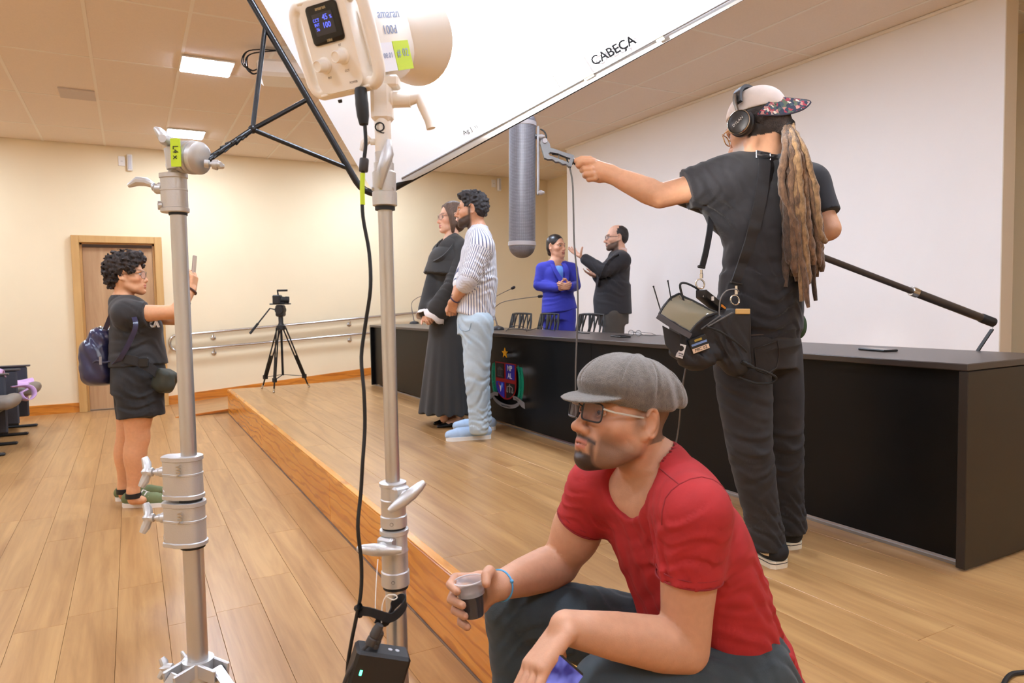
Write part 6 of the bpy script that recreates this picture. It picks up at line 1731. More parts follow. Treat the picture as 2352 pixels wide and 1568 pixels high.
    pk.tube(onpath(jo, [(1733, 800), (1746, 797), (1760, 792), (1785, 782), (1789, 800), (1789, 815), (1786, 832), (1783, 845), (1762, 858), (1750, 855), (1738, 850), (1735, 825)], .002), .0028, 6, closed=True); pk.build('pocket_seam', mat('seam_black', (38, 33, 30), .8), root)
    pb = MB().tube(onpath(jo, [(1722, 770), (1735, 769), (1760, 767), (1785, 762), (1815, 757)], .001), .003, 6); pb.build('waist_seam', mat('seam_brown', (74, 60, 52), .8), root)
    # skate shoes
    wsole = mat('off_white_rubber', (232, 222, 200), .6, var=.12, scale=14); cv = mat('black_canvas', (28, 27, 29), .85, bump=.2, bscale=900)
    for an, toe, heel in ((aL, atz(1686, 1252, STZ), atz(1786, 1301, STZ)), (aR, atz(1742, 1222, STZ), atz(1820, 1258, STZ))):
        heel, toe = A3(heel), A3(toe); toe = heel + nrm(toe - heel) * .225
        F = Soft(); shoe(F, heel + [0, 0, .018], toe + [0, 0, .018], .046, .085); F.cut(heel + [0, 0, .022], (0, 0, -1), .004)
        so_ = F.build('shoe', cv, root, .0055)
        sole(MB(), heel, toe, .046, STZ, .027).build('rubber_sole', wsole, so_)
        sole(MB(), heel, toe, .0466, STZ + .017, .003).build('sole_stripe', M['rubber'], so_)
        d = nrm(toe - heel); s_ = np.cross(d, UZ)
        for sg in (-1, 1):
            w_ = [heel + d * t + s_ * sg * (.0445 if t < .08 else .0475) + [0, 0, z] for t, z in ((-.005, .052), (.03, .050), (.07, .062), (.10, .072), (.14, .058), (.18, .046))]
            mbs = MB(); strap(mbs, [Vector(p) for p in w_], .011, UP, .0018); mbs.build('side_stripe', wsole, so_)
    # cap worn backwards
    K = Soft(); K.ell(H(0, -.012, .036), (.0870, .110, .0965), H.R, 0); K.cut(H(0, 0, .040), H.R @ nrm([0, .22, -1]), .004)
    K.loft([(H(0, -.014, -.05), H.R[:, 0], .078, .099), (H(0, -.014, .070), H.R[:, 0], .070, .088)], .003, 's')
    K.build('cap_crown', mat('pale_cap_cotton', (218, 202, 192), .9, var=.06, scale=30, bump=.15, bscale=700), root, .0042)
    A_, B_, C_ = P(1741, 259, 2.372), P(1781, 218, 2.42), P(1858, 247, 2.41)
    mid = (A_ + B_) / 2; dr_ = C_ - mid
    def brim(u_, v_):
        w_ = (abs(1 - abs(2 * u_ - 1) ** 2.6)) ** .5
        return lp3(A_, B_, u_) + dr_ * (v_ * w_) + UZ * (-.018 * (2 * u_ - 1) ** 2 * v_ + .010 * v_) 
    fl = bpy.data.materials.new('floral_fabric'); fl.use_nodes = True; nt = fl.node_tree; pb_ = nt.nodes['Principled BSDF']; pb_.inputs['Roughness'].default_value = .9
    tcn = nt.nodes.new('ShaderNodeTexCoord'); vz = nt.nodes.new('ShaderNodeTexVoronoi'); vz.inputs['Scale'].default_value = 95; nz = nt.nodes.new('ShaderNodeTexNoise'); nz.inputs['Scale'].default_value = 60
    mxv = nt.nodes.new('ShaderNodeMix'); mxv.data_type = 'VECTOR'; mxv.inputs[0].default_value = .35
    nt.links.new(tcn.outputs['Object'], nz.inputs['Vector']); nt.links.new(tcn.outputs['Object'], mxv.inputs[4]); nt.links.new(nz.outputs['Color'], mxv.inputs[5]); mxv.inputs[0].default_value = .02
    nt.links.new(mxv.outputs[1], vz.inputs['Vector']); sep = nt.nodes.new('ShaderNodeSeparateColor'); nt.links.new(vz.outputs['Color'], sep.inputs[0])
    cr = nt.nodes.new('ShaderNodeValToRGB'); cr.color_ramp.interpolation = 'CONSTANT'; e = cr.color_ramp.elements
    e[0].color = lin((34, 42, 60)) + (1,); e[1].position = .9; e[1].color = lin((206, 190, 170)) + (1,)
    for p_, c_ in ((.28, (58, 70, 76)), (.45, (150, 46, 60)), (.58, (84, 92, 70)), (.68, (40, 46, 62)), (.78, (176, 120, 110))): q = e.new(p_); q.color = lin(c_) + (1,)
    nt.links.new(sep.outputs[0], cr.inputs[0]); nt.links.new(cr.outputs[0], pb_.inputs['Base Color'])
    MB().grid(brim, 16, 8).build('cap_brim', fl, root, smooth=180, solid=.004)
    rimp = [brim(k / 24, 1) for k in range(25)]
    MB().tube([Vector(p) for p in rimp], .0032, 6).build('brim_edge', mat('dark_binding', (44, 40, 52), .9), root)
    # hair: pulled-back roots and hanging dreadlocks
    tie = P(1806, 290, 2.435)
    G = Soft(); G.ell(H(0, -.030, .010), (.0795, .085, .072), H.R, 0); G.chain([H(0, -.070, -.016), tie], [.046, .028], .03); G.cut(H(0, .004, 0), H.R @ nrm([0, 1, .15]), .006); G.cut(H(0, 0, .036), H.R @ nrm([0, -.20, 1]), .006); G.cut(H(0, 0, -.058), H.R @ nrm([0, .35, -1]), .01)
    hv = nrm(tie - H(0, 0, .0)); G.noise(.0024, .016, 3, 10, True)
    hairm = mat('dark_root_hair', (50, 40, 36), .8, var=.6, scale=60, bump=.8, bscale=240, stretch=(1, 1, 1))
    hr = G.build('hair', hairm, root, .0042, normals=False)
    MB().lathe([(.024, -.006), (.031, -.004), (.031, .004), (.024, .006)], Vector(tie), Vector(nrm([.3, -.4, -1])), 16, caps=False).build('hair_tie', M['rubber'], hr)
    drd = [mat('dreadlock_%s' % n_, c_, .9, var=.55, scale=90, bump=1.0, bscale=260, sheen=.3, stretch=(1, 1, .5)) for n_, c_ in (('brown', (112, 84, 62)), ('fair', (148, 116, 80)), ('dark', (78, 60, 48)), ('umber', (126, 95, 68)))]
    rg = random.Random(11)
    ends = []
    n = 38
    for i in range(n):
        lay = i % 3; f_ = rg.random()
        xe = 1802 + (1898 - 1802) * ((i * .618) % 1.0)
        fx = (xe - 1802) / 96
        ye = rg.uniform(585, 668) + (45 if .35 < fx < .75 else 0) * rg.random() - (40 if fx > .85 else 0)
        if i < 3: xe, ye = (1858, 706) if i == 0 else (1846, 690) if i == 1 else (1874, 690)
        d0 = 2.385 + .034 * lay + .02 * fx + rg.uniform(-.008, .008)
        top = tie + LF * (.012 - .024 * fx) + A3([0, 0, rg.uniform(-.006, .006)]) - AW * (.016 - .012 * lay)
        xm = 1795 + (1872 - 1795) * fx
        pts = [top, P(lp3([1806, 0, 0], [xm, 0, 0], .55)[0] + 4, 345, d0 - .025), P(xm + rg.uniform(-3, 3), 430, d0), P(lp3([xm, 0, 0], [xe, 0, 0], .6)[0] + rg.uniform(-5, 5), 530, d0 + .008), P(xe, ye, d0 + .02)]
        pts = spline(pts, 7)
        r0 = rg.uniform(.0080, .0135); m_ = len(pts)
        rr = [r0 * (.75 + .35 * min(1, k / 8)) * (1 + .20 * math.sin(k * 1.3 + i) * rg.random() + .20 * rg.uniform(-1, 1)) * (1 if k < m_ - 2 else .55 if k == m_ - 1 else .85) for k in range(m_)]
        pts = [p + Vector((rg.uniform(-1, 1), rg.uniform(-1, 1), 0)) * .0022 for p in pts]
        MB().tube(pts, rr, 8).build('dreadlock', drd[i % 4], hr, smooth=80)
    # glasses with amber temple
    amb = mat('amber_frame', (196, 140, 66), .3)
    specs(H, root, amb, .026, .019, .108, -.002, .008, .0018, M['glass'], .5)
    return H, root, tors, Rd, nb
HB, BOOM, torsB, RdB, nbB = boomer()
# headphones over the cap
hp = thing('headphones', 'black over-ear headphones worn over the cap by the boom operator', 'headphones', HB(0, 0, .1))
cupm = mat('dark_satin_cup', (46, 42, 40), .3, .4); padm = mat('black_leatherette', (26, 25, 28), .4)
for sx in (-1, 1):
    ax_ = HB.vec(sx, -.10, .05); c = HB(sx * .090, -.002, -.012)
    MB().lathe([(.020, 0), (.040, .004), (.046, .012), (.046, .022), (.040, .028)], Vector(c - nrm(ax_) * .006), Vector(ax_), 30).build('ear_pad', padm, hp)
    cu = MB().lathe([(.040, 0), (.043, .004), (.043, .014), (.040, .018), (.036, .020), (.010, .0215)], Vector(c + nrm(ax_) * .020), Vector(ax_), 30).build('ear_cup', cupm, hp)
    MB().lathe([(.040, .0), (.042, .002), (.040, .004)], Vector(c + nrm(ax_) * .037), Vector(ax_), 30, caps=False).build('trim_ring', M['steel'], cu)
    if sx < 0: text('lettering', 'DYLAN', .014, Vector(c + nrm(ax_) * .0432), Vector(HB.vec(0, -1, .25)), Vector(HB.vec(0, .25, 1)), mat('cup_print', (216, 212, 206), .5), cu, ext=.0004)
    MB().tube([Vector(HB(sx * .104, -.004, .030)), Vector(HB(sx * .106, -.006, .062)), Vector(HB(sx * .098, -.01, .095))], .006, 8).build('slider', mat('grey_metal', (120, 112, 104), .3, .8), hp)
arcp = [Vector(HB(math.cos(a) * .100, -.012, .046 + math.sin(a) * .092)) for a in [PI * k / 18 for k in range(1, 18)]]
mb = MB(); strap(mb, arcp, .030, Vector(HB.vec(0, 1, 0)), .006); mb.build('headband', padm, hp)
# ---- sound recorder bag on its shoulder harness
BG = P(1618, 752, 2.36)
bag = thing('recorder_bag', 'black sound recorder bag with clear window, antennas and shoulder strap, on boom operator', 'bag', BG)
nyl = mat('black_nylon', (30, 29, 32), .6, bump=.2, bscale=700, var=.1, scale=20)
Bx = nrm(P(1690, 720, 2.40) - P(1535, 720, 2.33)); Bz = UZ; By = nrm(np.cross(Bz, Bx)); Bz = np.cross(Bx, By)
RB3 = np.stack([Bx, By, Bz], 1)
bq = lambda x, y, z: P(1612, 765, 2.38) + RB3 @ np.array([x, y, z])
S = Soft()
S.box(P(1600, 770, 2.37), (.085, .050, .075), RB3, .02, 0)
S.ell(P(1600, 830, 2.35), (.06, .04, .03), RB3, .05); S.box(P(1682, 774, 2.40), (.054, .045, .098), RB3, .025, .02); S.ell(P(1690, 845, 2.40), (.04, .035, .03), RB3, .04)
S.fold(P(1680, 800, 2.33), (.8, .2, .5), .04, .006, .07, 1); S.fold(P(1580, 830, 2.33), (.4, 0, 1), .045, .006, .07, 2)
S.build('bag_body', nyl, bag, .006)
# sloping clear window flap
w0, w1, w2, w3 = P(1514, 722, 2.30), P(1585, 764, 2.27), P(1648, 720, 2.33), P(1560, 676, 2.40)
def flap(u, v, o=0.0):
    p = lp3(lp3(w0, w1, u), lp3(w3, w2, u), v); return p + UZ * (.016 * math.sin(PI * v) + o + .0018 * math.sin(16 * u + 5 * v) * math.sin(11 * v + 3 * u))
MB().grid(lambda u, v: flap(u, v), 14, 12).build('window_flap', mat('clear_vinyl', (150, 142, 118), .06, alpha=.75, spec=.8, coat=.6), bag, smooth=180, solid=.002)
mb = MB()
for e in ([flap(t / 8, 0, .001) for t in range(9)], [flap(t / 8, 1, .001) for t in range(9)], [flap(0, t / 8, .001) for t in range(9)], [flap(1, t / 8, .001) for t in range(9)]):
    mb.tube([Vector(p) for p in e], .004, 6)
mb.build('flap_binding', nyl, bag)
mb = MB(); strap(mb, [Vector(P(1510, 725, 2.295)), Vector(P(1548, 750, 2.275)), Vector(P(1587, 772, 2.262))], .018, UP + V(0, 0, .2), .002); mb.build('velcro_band', mat('grey_velcro', (78, 76, 80), .9), bag)
mb = MB(); mb.prism([(0, 0), (.06, -.03), (.062, -.075), (.04, -.10), (.01, -.06)], Vector(P(1522, 748, 2.275)), Vector(Bx), UP, .006); mb.build('side_flap', nyl, bag)
# recorder and receivers
RRb = Matrix((Vector(nrm(P(1650, 720, 2.42) - P(1600, 680, 2.36))), Vector(nrm(np.cross(UZ, P(1650, 720, 2.42) - P(1600, 680, 2.36)))), UP)).transposed()
MB().box(Vector(P(1632, 692, 2.39)), (.11, .05, .03), RRb, bev=.004).build('recorder', M['black'], bag)
text('lettering', 'DIN', .014, Vector(P(1622, 682, 2.355)), Vector(nrm(P(1650, 700, 2.36) - P(1610, 676, 2.35))), UP, mat('recorder_print', (226, 226, 228), .5), bag)
MB().lathe([(.006, 0), (.006, .012), (.005, .014)], Vector(P(1636, 690, 2.36)), UP, 12).build('volume_knob', M['white_plastic'], bag)
MB().box(Vector(P(1662, 705, 2.37)), (.022, .004, .008), RRb).build('orange_label', mat('orange_tape', (224, 140, 44), .6), bag, smooth=0)
MB().box(Vector(P(1706, 715, 2.352)), (.056, .006, .018), RB3.tolist() and Matrix([list(r) for r in RB3]), bev=.002).build('tan_tape', mat('tan_tape', (216, 176, 108), .7), bag)
rc = P(1604, 790, 2.305); rR = frame(Vector(nrm(P(1626, 778, 2.305) - P(1582, 794, 2.30))), UP)
rx = MB().box(Vector(rc), (.062, .022, .052), rR, bev=.003).build('receiver', M['black'], bag)
f0 = Vector(rc) - Vector(rR.col[1]) * .0115
fx, fz = Vector(rR.col[0]), Vector(rR.col[2]); fn = -Vector(rR.col[1])
if fn.dot(FWD) > 0: fn = -fn; 
f0 = Vector(rc) + fn * .0116
MB().box(f0 + fz * .004, (.054, .001, .007), rR).build('blue_stripe', mat('blue_print', (120, 150, 205), .5), rx, smooth=0)
MB().box(f0 - fz * .015, (.058, .001, .015), rR).build('name_tape', mat('peach_tape', (232, 206, 178), .6), rx, smooth=0)
text('lettering', 'MIC 02', .0145, f0 - fz * .015 + fn * .0008, fx, fz, M['rubber'], rx)
MB().box(f0 + fz * .016, (.026, .001, .007), rR).build('yellow_plate', mat('mustard_print', (176, 150, 60), .5), rx, smooth=0)
# white badge on the pouch
bc = Vector(P(1564, 806, 2.298)); bR = frame(Vector(nrm(P(1590, 812, 2.30) - P(1545, 800, 2.30))), UP)
bf = -Vector(bR.col[1]); bf = -bf if bf.dot(FWD) > 0 else bf
bd = MB().box(bc, (.024, .002, .046), bR, bev=.0009).build('badge', mat('badge_white', (228, 228, 228), .6), bag)
MB().lathe([(.0095, 0), (.0095, .0008)], bc + bf * .0012 + UP * .009, bf, 16).build('badge_mark', M['rubber'], bd)
text('lettering', 'orca', .0085, bc + bf * .0014 - UP * .008, Vector(bR.col[0]), UP, M['rubber'], bd, bold=.0002)
text('lettering', 'BAGS', .0065, bc + bf * .0014 - UP * .016, Vector(bR.col[0]), UP, M['rubber'], bd)
for x0, y0, x1, y1 in ((1517, 712, 1501, 658), (1542, 690, 1534, 645)):
    MB().tube([Vector(P(x0, y0, 2.34)), Vector(P(x1, y1, 2.34))], .0022, 6).ball(Vector(P(x1, y1, 2.34)), .0032, 8, 6).build('antenna', M['rubber'], bag)
MB().tube(spline([Vector(P(*q)) for q in ((1570, 690, 2.36), (1562, 655, 2.36), (1575, 650, 2.36), (1600, 662, 2.37), (1608, 672, 2.38))], 5), .004, 6).build('cable', M['rubber'], bag)
MB().tube(spline([Vector(P(*q)) for q in ((1652, 735, 2.34), (1654, 690, 2.34), (1668, 668, 2.34), (1690, 664, 2.35), (1697, 670, 2.36))], 5), .0022, 6).build('cable', mat('grey_thin_cable', (120, 118, 118), .5), bag)
for a_, b_ in (((1682, 718), (1622, 752)), ((1655, 724), (1610, 756))): MB().tube([Vector(P(*a_, 2.335)), Vector(P(*b_, 2.30))], .0028, 6).build('cable', mat('grey_thin_cable2', (96, 92, 90), .5), bag)
MB().tube(spline([Vector(P(*q)) for q in ((1622, 750, 2.30), (1655, 762, 2.31), (1690, 785, 2.32), (1715, 808, 2.34))], 5), .0035, 6).build('cable', M['rubber'], bag)
MB().lathe([(.009, 0), (.009, .02), (.007, .022), (.009, .03), (.006, .05)], Vector(P(1702, 830, 2.36)), Vector(P(1727, 842, 2.37) - P(1702, 830, 2.36)), 12).build('plug', M['rubber'], bag)
MB().tube(spline([Vector(P(*q)) for q in ((1725, 842, 2.365), (1755, 852, 2.37), (1780, 864, 2.375), (1782, 872, 2.38), (1765, 880, 2.39), (1730, 878, 2.39), (1690, 862, 2.39), (1665, 846, 2.39))], 5), .004, 6).build('cable', M['rubber'], bag)
# harness straps: over the shoulder, across the back, and the front one under the arm
mb = MB(); side = Vector(nrm(P(1770, 480, 2.4) - P(1715, 470, 2.38)))
tsh = [o for o in BOOM.children if o.name.startswith('t_shirt')][0]
sp_ = onpath(tsh, [(1752, 358), (1756, 375), (1754, 400), (1751, 430), (1745, 465), (1738, 500), (1730, 532), (1722, 562), (1712, 592), (1703, 620), (1692, 650)], .007)
strap(mb, [Vector(P(1738, 344, 2.56)), Vector(P(1744, 346, 2.52))] + sp_, .044, side, .003); mb.build('shoulder_strap', nyl, bag)
mb = MB(); b0 = sp_[0] - FWD * .006; strap(mb, [b0 - side * .026, b0 + side * .026], .006, UP, .002)
for sg in (-1, 1): mb.tube([b0 - side * .027 + UP * .012 * sg, b0 + side * .027 + UP * .012 * sg], .0025, 6)
for sg in (-1, 1): mb.tube([b0 - UP * .012 + side * .027 * sg, b0 + UP * .012 + side * .027 * sg], .0025, 6)
mb.build('strap_buckle', mat('dark_chrome', (120, 120, 126), .25, .9), bag)
mb = MB(); strap(mb, [Vector(P(*q)) for q in ((1634, 488, 2.50), (1630, 530, 2.47), (1622, 575, 2.45), (1613, 612, 2.44))], .026, Vector(nrm(AW)) * .5 + RGT * .8, .002); mb.build('front_strap', nyl, bag)
for x0, y0, d0 in ((1691, 662, 2.41), (1611, 625, 2.43)):
    MB().box(Vector(P(x0, y0 - 12, d0)), (.046 if x0 > 1650 else .03, .008, .010), frame(side, UP), bev=.003).build('strap_end', M['black'], bag)
    MB().lathe([(.006, 0), (.006, .016), (.0045, .018), (.0045, .03)], Vector(P(x0, y0 + 14, d0)), UP, 10).build('swivel_hook', M['chrome'], bag)
    rp = [Vector(P(x0 - 3, y0 + 27, d0)) + (side * math.cos(2 * PI * k / 20) + UP * math.sin(2 * PI * k / 20)) * .0165 for k in range(20)]
    MB().tube(rp, .0028, 8, closed=True).build('steel_ring', M['chrome'], bag)
# green pouch at the belt, far side
gq = Vector(P(1838, 752, 2.62)); gp_ = thing('belt_pouch', 'small dark green pouch at the right hip of the boom operator', 'pouch', gq)
S = Soft(); S.ell(P(1834, 748, 2.64), (.03, .03, .05), k=0); S.build('pouch', mat('green_nylon', (52, 74, 48), .8, bump=.3, bscale=300), gp_, .006)
# ------------------------------------------------------------------ the other five people
def garment(nm, ops, m, root, h, fine=None, colour=None, normals=True):
    S = Soft(); ops(S); return S.build(nm, m, root, h, colour=colour, normals=normals)
# ---- person 3: woman photographing with her phone, left
def photographer():
    f0 = A3(atz(322, 1158, 0)); d0 = float((f0 - CAMP) @ np.array(_RB[2]))
    d = 4.46; Q = lambda x, y, o=0.0: P(x, y, d + o)
    Fd = nrm(A3(RGT) * .97 + AW * .22); Rd = np.cross(Fd, UZ)
    root = person('woman with short curly hair in black t-shirt and shorts, raising her phone beside the door', (f0[0], f0[1], 0))
    H = Head(Q(294, 632), Fd + UZ * .02, UZ, 1.0)
    nb = Q(281, 694, .0)
    shN, elN, wrN = Q(292, 722, -.16), Q(404, 716, -.12), Q(441, 664, -.04)
    shF, elF, wrF = Q(300, 726, .16), Q(400, 732, .14), Q(432, 662, .06)
    hN, kN, aN = Q(318, 880, -.09), Q(315, 1010, -.09), Q(306, 1128, -.08)
    hF, kF, aF = Q(312, 880, .09), Q(292, 1010, .10), Q(284, 1118, .12)
    tors = [(Q(318, 880), Rd, .185, .150), (Q(316, 836), Rd, .180, .155), (Q(314, 800), Rd, .165, .145), (Q(308, 755), Rd, .165, .130), (Q(300, 720), Rd, .165, .115), (nb, Rd, .080, .07)]
    S = Soft(); head_sdf(S, H, .98, .96, .92, 'open', nb, .054, True)
    S.loft([(c, r, a - .014, b - .014) for c, r, a, b in tors], .03); S.chain([shN, nb, shF], [.05, .045, .05], .06)
    arm_sdf(S, shN, elN, wrN, (.056, .044, .043, .027)); arm_sdf(S, shF, elF, wrF, (.054, .042, .043, .027))
    leg_sdf(S, hN, kN, aN, (.110, .066, .062, .034), .03); leg_sdf(S, hF, kF, aF, (.110, .066, .062, .034), .03)
    for k_ in (kN, kF): S.ell(k_ + Fd * .030 + UZ * .01, (.040, .045, .05), k=.03)
    S.ell(lp3(kN, aN, .3) - Fd * .018, (.052, .052, .10), k=.03); S.ell(lp3(kF, aF, .3) - Fd * .018, (.052, .052, .10), k=.03)
    for an in (aN, aF): S.chain([an, an + [0, 0, -.05], an + Fd * .05 + [0, 0, -.06]], [.036, .036, .026], .02)
    ph0 = Q(444, 612, .01)
    hand_sdf(S, wrN, Q(447, 628, -.02) - wrN, Fd * -1.0 + AW * .35, -1, ((.5, .9, .5), (.55, .95, .5), (.6, .95, .5), (.6, 1.0, .5)), [(.8, -.4, .5), (.9, -.3, .3), (1, 0, .2)], .98)
    hand_sdf(S, wrF, Q(440, 628, .04) - wrF, Fd * -.6 - AW * .7, 1, ((.5, .9, .5), (.55, .95, .5), (.6, .95, .5), (.6, 1.0, .5)), [(.8, -.4, .5), (.9, -.3, .3), (1, 0, .2)], .98)
    hb = H(0, 0, 0)
    S.build('body', M['skin'], root, .011, [(hb - .15, hb + .16, .0050), (Q(443, 635) - .09, Q(443, 635) + .09, .0055)], skin_colour((222, 164, 122), H, (196, 108, 100), .7, None, browc=(60, 44, 36)))
    eyeball(H, root)
    G = Soft(); G.ell(H(0, -.030, .055), (.098, .104, .092), H.R, 0); G.ell(H(0, .045, .105), (.075, .055, .045), H.R, .03); G.ell(H(0, -.085, .0), (.07, .05, .075), H.R, .03)
    for sx in (-1, 1): G.ell(H(sx * .075, .035, .055), (.020, .035, .035), H.R, .02)
    G.cut(H(0, .055, .05), H.R @ nrm([0, 1, -.75]), .02, H(0, .09, .0), .075)
    for sx in (-1, 1): G.ell(H(sx * .085, .015, -.02), (.03, .04, .045), H.R, .01, 's')
    G.noise(.012, .038, 5, 14); G.noise(.0065, .018, 8, 14, True)
    G.build('curly_hair', mat('curly_brown_hair', (52, 40, 34), .7, var=.6, scale=50, bump=1.0, bscale=160), root, .0058, normals=False)
    specs(H, root, mat('thin_gold_frame', (150, 130, 110), .3, .6), .026, .022, .104, -.002, .008, .0014, M['glass'], .3)
    MB().ball(Vector(H(-.080, -.006, -.036)), .006, 10, 8).build('earring', M['steel'], root)
    T = Soft(); T.loft(tors[1:], .02, cap1=False); T.loft([(Q(320, 838), Rd, .19, .165), (Q(316, 790), Rd, .175, .152), (Q(310, 752), Rd, .168, .135)], .03)
    T.ell(Q(340, 752, -.05), (.08, .09, .08), k=.06); T.ell(Q(340, 752, .08), (.08, .09, .08), k=.06)
    T.chain([shN, nb + UZ * -.02, shF], [.062, .060, .062], .06); sleeve(T, shN, elN, .40, .085, .074, .05); sleeve(T, shF, elF, .40, .082, .072, .05)
    T.loft([(H(0, -.02, -.06), H.R[:, 0], .058, .06), (nb, H.R[:, 0], .064, .064)], .005, 's', cap0=False)
    T.fold(Q(300, 790, -.15), (.3, .2, 1), .07, .006, .16, .5); T.fold(Q(310, 735, -.16), (.8, 0, .6), .05, .005, .1, 1)
    ck = mat('charcoal_cotton', (48, 45, 44), .9, sheen=.1, var=.1, scale=16)
    T.build('t_shirt', ck, root, .0085)
    tee = [o for o in root.children if o.name.startswith('t_shirt')][0]; q_ = onmesh(tee, 346, 745, -.002) or Vector(Q(346, 745, -.15)); text('shirt_print', 'AKA', .060, q_, Vector(nrm(Fd * .75 + AW * -.3)), UP, mat('shirt_print_white', (225, 222, 218), .7), root, ext=.008)
    B = Soft(); B.loft([(Q(320, 900), Rd, .195, .160), (Q(318, 850), Rd, .188, .155), (Q(316, 828), Rd, .18, .15)], .03)
    for h_, dx in ((hN, 4), (hF, -2)):
        e_ = Q(322 + dx, 957, -.09 if h_ is hN else .09); rt = Rd
        B.loft([(h_, rt, .115, .135), (lp3(h_, e_, .6), rt, .110, .138), (e_, rt, .112, .134)], .04, cap0=False)
    B.fold(Q(310, 920, -.18), (.4, 0, 1), .06, .006, .14, 1); B.fold(Q(350, 900, -.18), (.9, .1, .3), .06, .004, .12, 2)
    B.build('shorts', mat('black_shorts_cotton', (36, 34, 34), .9, sheen=.08, var=.12, scale=14), root, .0085)
    grn_ = mat('olive_canvas', (112, 122, 82), .85, var=.1, scale=30); wr_ = mat('white_rubber', (240, 236, 228), .5)
    for an, sx, sy, hx, hy in ((aN, 388, 1160, 288, 1166), (aF, 362, 1140, 270, 1152)):
        heel = A3(atz(hx + 6, hy - 4, 0)); toe = A3(atz(sx, sy, 0)); toe = heel + nrm(toe - heel) * .255
        F = Soft(); shoe(F, heel + [0, 0, .012], toe + [0, 0, .012], .046, .082); F.cut(heel + [0, 0, .018], (0, 0, -1), .004); so_ = F.build('sneaker', grn_, root, .007)
        sole(MB(), heel, toe, .047, 0, .026).build('rubber_sole', wr_, so_)
        dd_ = nrm(toe - heel); MB().ball(Vector(toe - dd_ * .022 + UZ * .030), (.034, .034, .020), 14, 8).build('toe_cap', wr_, so_)
        lc = MB(); s_ = np.cross(dd_, UZ)
        for k in range(5):
            c = heel + dd_ * (.10 + .024 * k) + UZ * (.098 - .011 * k); lc.tube([Vector(c - s_ * .034 - UZ * .012), Vector(c + UZ * .004), Vector(c + s_ * .034 - UZ * .012)], .0045, 6)
        lc.build('laces', wr_, so_)
        MB().lathe([(.046, 0), (.045, .03)], Vector(an + [0, 0, -.04]), UP, 16).build('sock', M['rubber'], root)
    bl = MB(); u = nrm(wrN - elN); c = lp3(elN, wrN, .93); e1 = nrm(np.cross(u, [0, 1, .2])); e2 = np.cross(u, e1)
    bl.tube([Vector(c + (e1 * math.cos(2 * PI * k / 20) + e2 * math.sin(2 * PI * k / 20)) * .034) for k in range(20)], .007, 6, closed=True).build('bracelet', mat('brown_beads', (74, 44, 36), .5), root)
    c = lp3(elN, wrN, .45); MB().lathe([(.044, -.012), (.0455, 0), (.044, .012)], Vector(c), Vector(u), 20, caps=False).build('watch_band', M['rubber'], root)
    t = thing('mobile_phone', 'mobile phone raised by the curly-haired woman at arm\'s length', 'phone', Vector(ph0))
    MB().box(Vector(Q(446, 614, .01)), (.155, .076, .010), frame(UP + V(*(Fd * .12)), Vector(-Fd)), bev=.004).build('body', mat('rose_phone', (196, 176, 160), .3), t)
    MB().box(Vector(Q(446, 614, .01)) - Vector(Fd) * .0062, (.146, .069, .001), frame(UP + V(*(Fd * .12)), Vector(-Fd))).build('screen', mat('dim_screen', (70, 76, 84), .1), t, smooth=0)
    # backpack
    bp = thing('backpack', 'navy blue glossy backpack with silver zips on the woman\'s back', 'backpack', Vector(Q(232, 820)))
    S = Soft(); up_b = nrm(Q(250, 752) - Q(226, 884)); R3 = np.stack([Rd, np.cross(up_b, Rd) * -1, up_b], 1)
    S.loft([(Q(240, 878), Rd, .09, .07), (Q(231, 850), Rd, .14, .10), (Q(229, 810), Rd, .14, .098), (Q(238, 778), Rd, .12, .075), (Q(248, 754), Rd, .07, .035)], .03, pw=3.0)
    S.ell(Q(213, 840), (.06, .09, .08), k=.04)
    S.fold(Q(230, 815, -.14), (.8, .1, .5), .12, .006, .17, 1); S.fold(Q(245, 780, -.1), (.9, 0, .3), .06, .005, .1, 2)
    nv = mat('navy_nylon', (44, 44, 76), .28, var=.15, scale=12, coat=.3)
    S.build('pack', nv, bp, .009)
    zp = MB(); zp.tube(spline([Vector(Q(x, y, o)) for x, y, o in ((208, 838, -.11), (222, 828, -.155), (240, 832, -.155), (256, 828, -.14))], 4), .006, 6); zp.build('zip', mat('dark_zip', (60, 62, 84), .4), bp)
    MB().box(Vector(Q(231, 828, -.165)), (.018, .006, .05), frame(RGT, UP), bev=.002).build('zip_pull', mat('silver_pull', (150, 150, 160), .3, .6), bp)
    MB().tube(spline([Vector(Q(x, y, o)) for x, y, o in ((224, 758, -.06), (228, 750, -.07), (234, 754, -.07))], 4), .006, 6).build('grab_loop', M['steel'], bp)
    mb = MB(); strap(mb, [Vector(Q(*q)) for q in ((242, 756, -.09), (256, 722, -.13), (268, 700, -.14), (282, 697, -.12), (300, 712, -.20), (312, 745, -.235), (300, 780, -.225), (278, 820, -.205), (262, 838, -.16))], .028, Vector(Fd), .003); mb.build('shoulder_strap', nv, bp)
    # waist bag
    wb_ = thing('waist_bag', 'dark green waist bag on a wide black belt across the woman\'s hip', 'bag', Vector(Q(378, 876)))
    S = Soft(); S.box(Q(378, 874, -.09), (.055, .075, .075), np.stack([nrm(Fd * .8 - AW * .3 - UZ * .5), nrm(AW + Fd * .3), nrm(UZ * .8 + Fd * .45)], 1), .035, 0); S.ell(Q(386, 884, -.14), (.04, .03, .045), k=.03)
    S.build('pouch', mat('dark_olive_nylon', (52, 54, 44), .6, var=.15, scale=20), wb_, .008)
    mb = MB(); strap(mb, [Vector(Q(*q)) for q in ((262, 816, .05), (268, 822, -.12), (290, 824, -.20), (316, 830, -.215), (340, 842, -.20), (362, 858, -.15))], .055, UP, .004); mb.build('belt', mat('black_webbing', (40, 38, 38), .8), wb_)
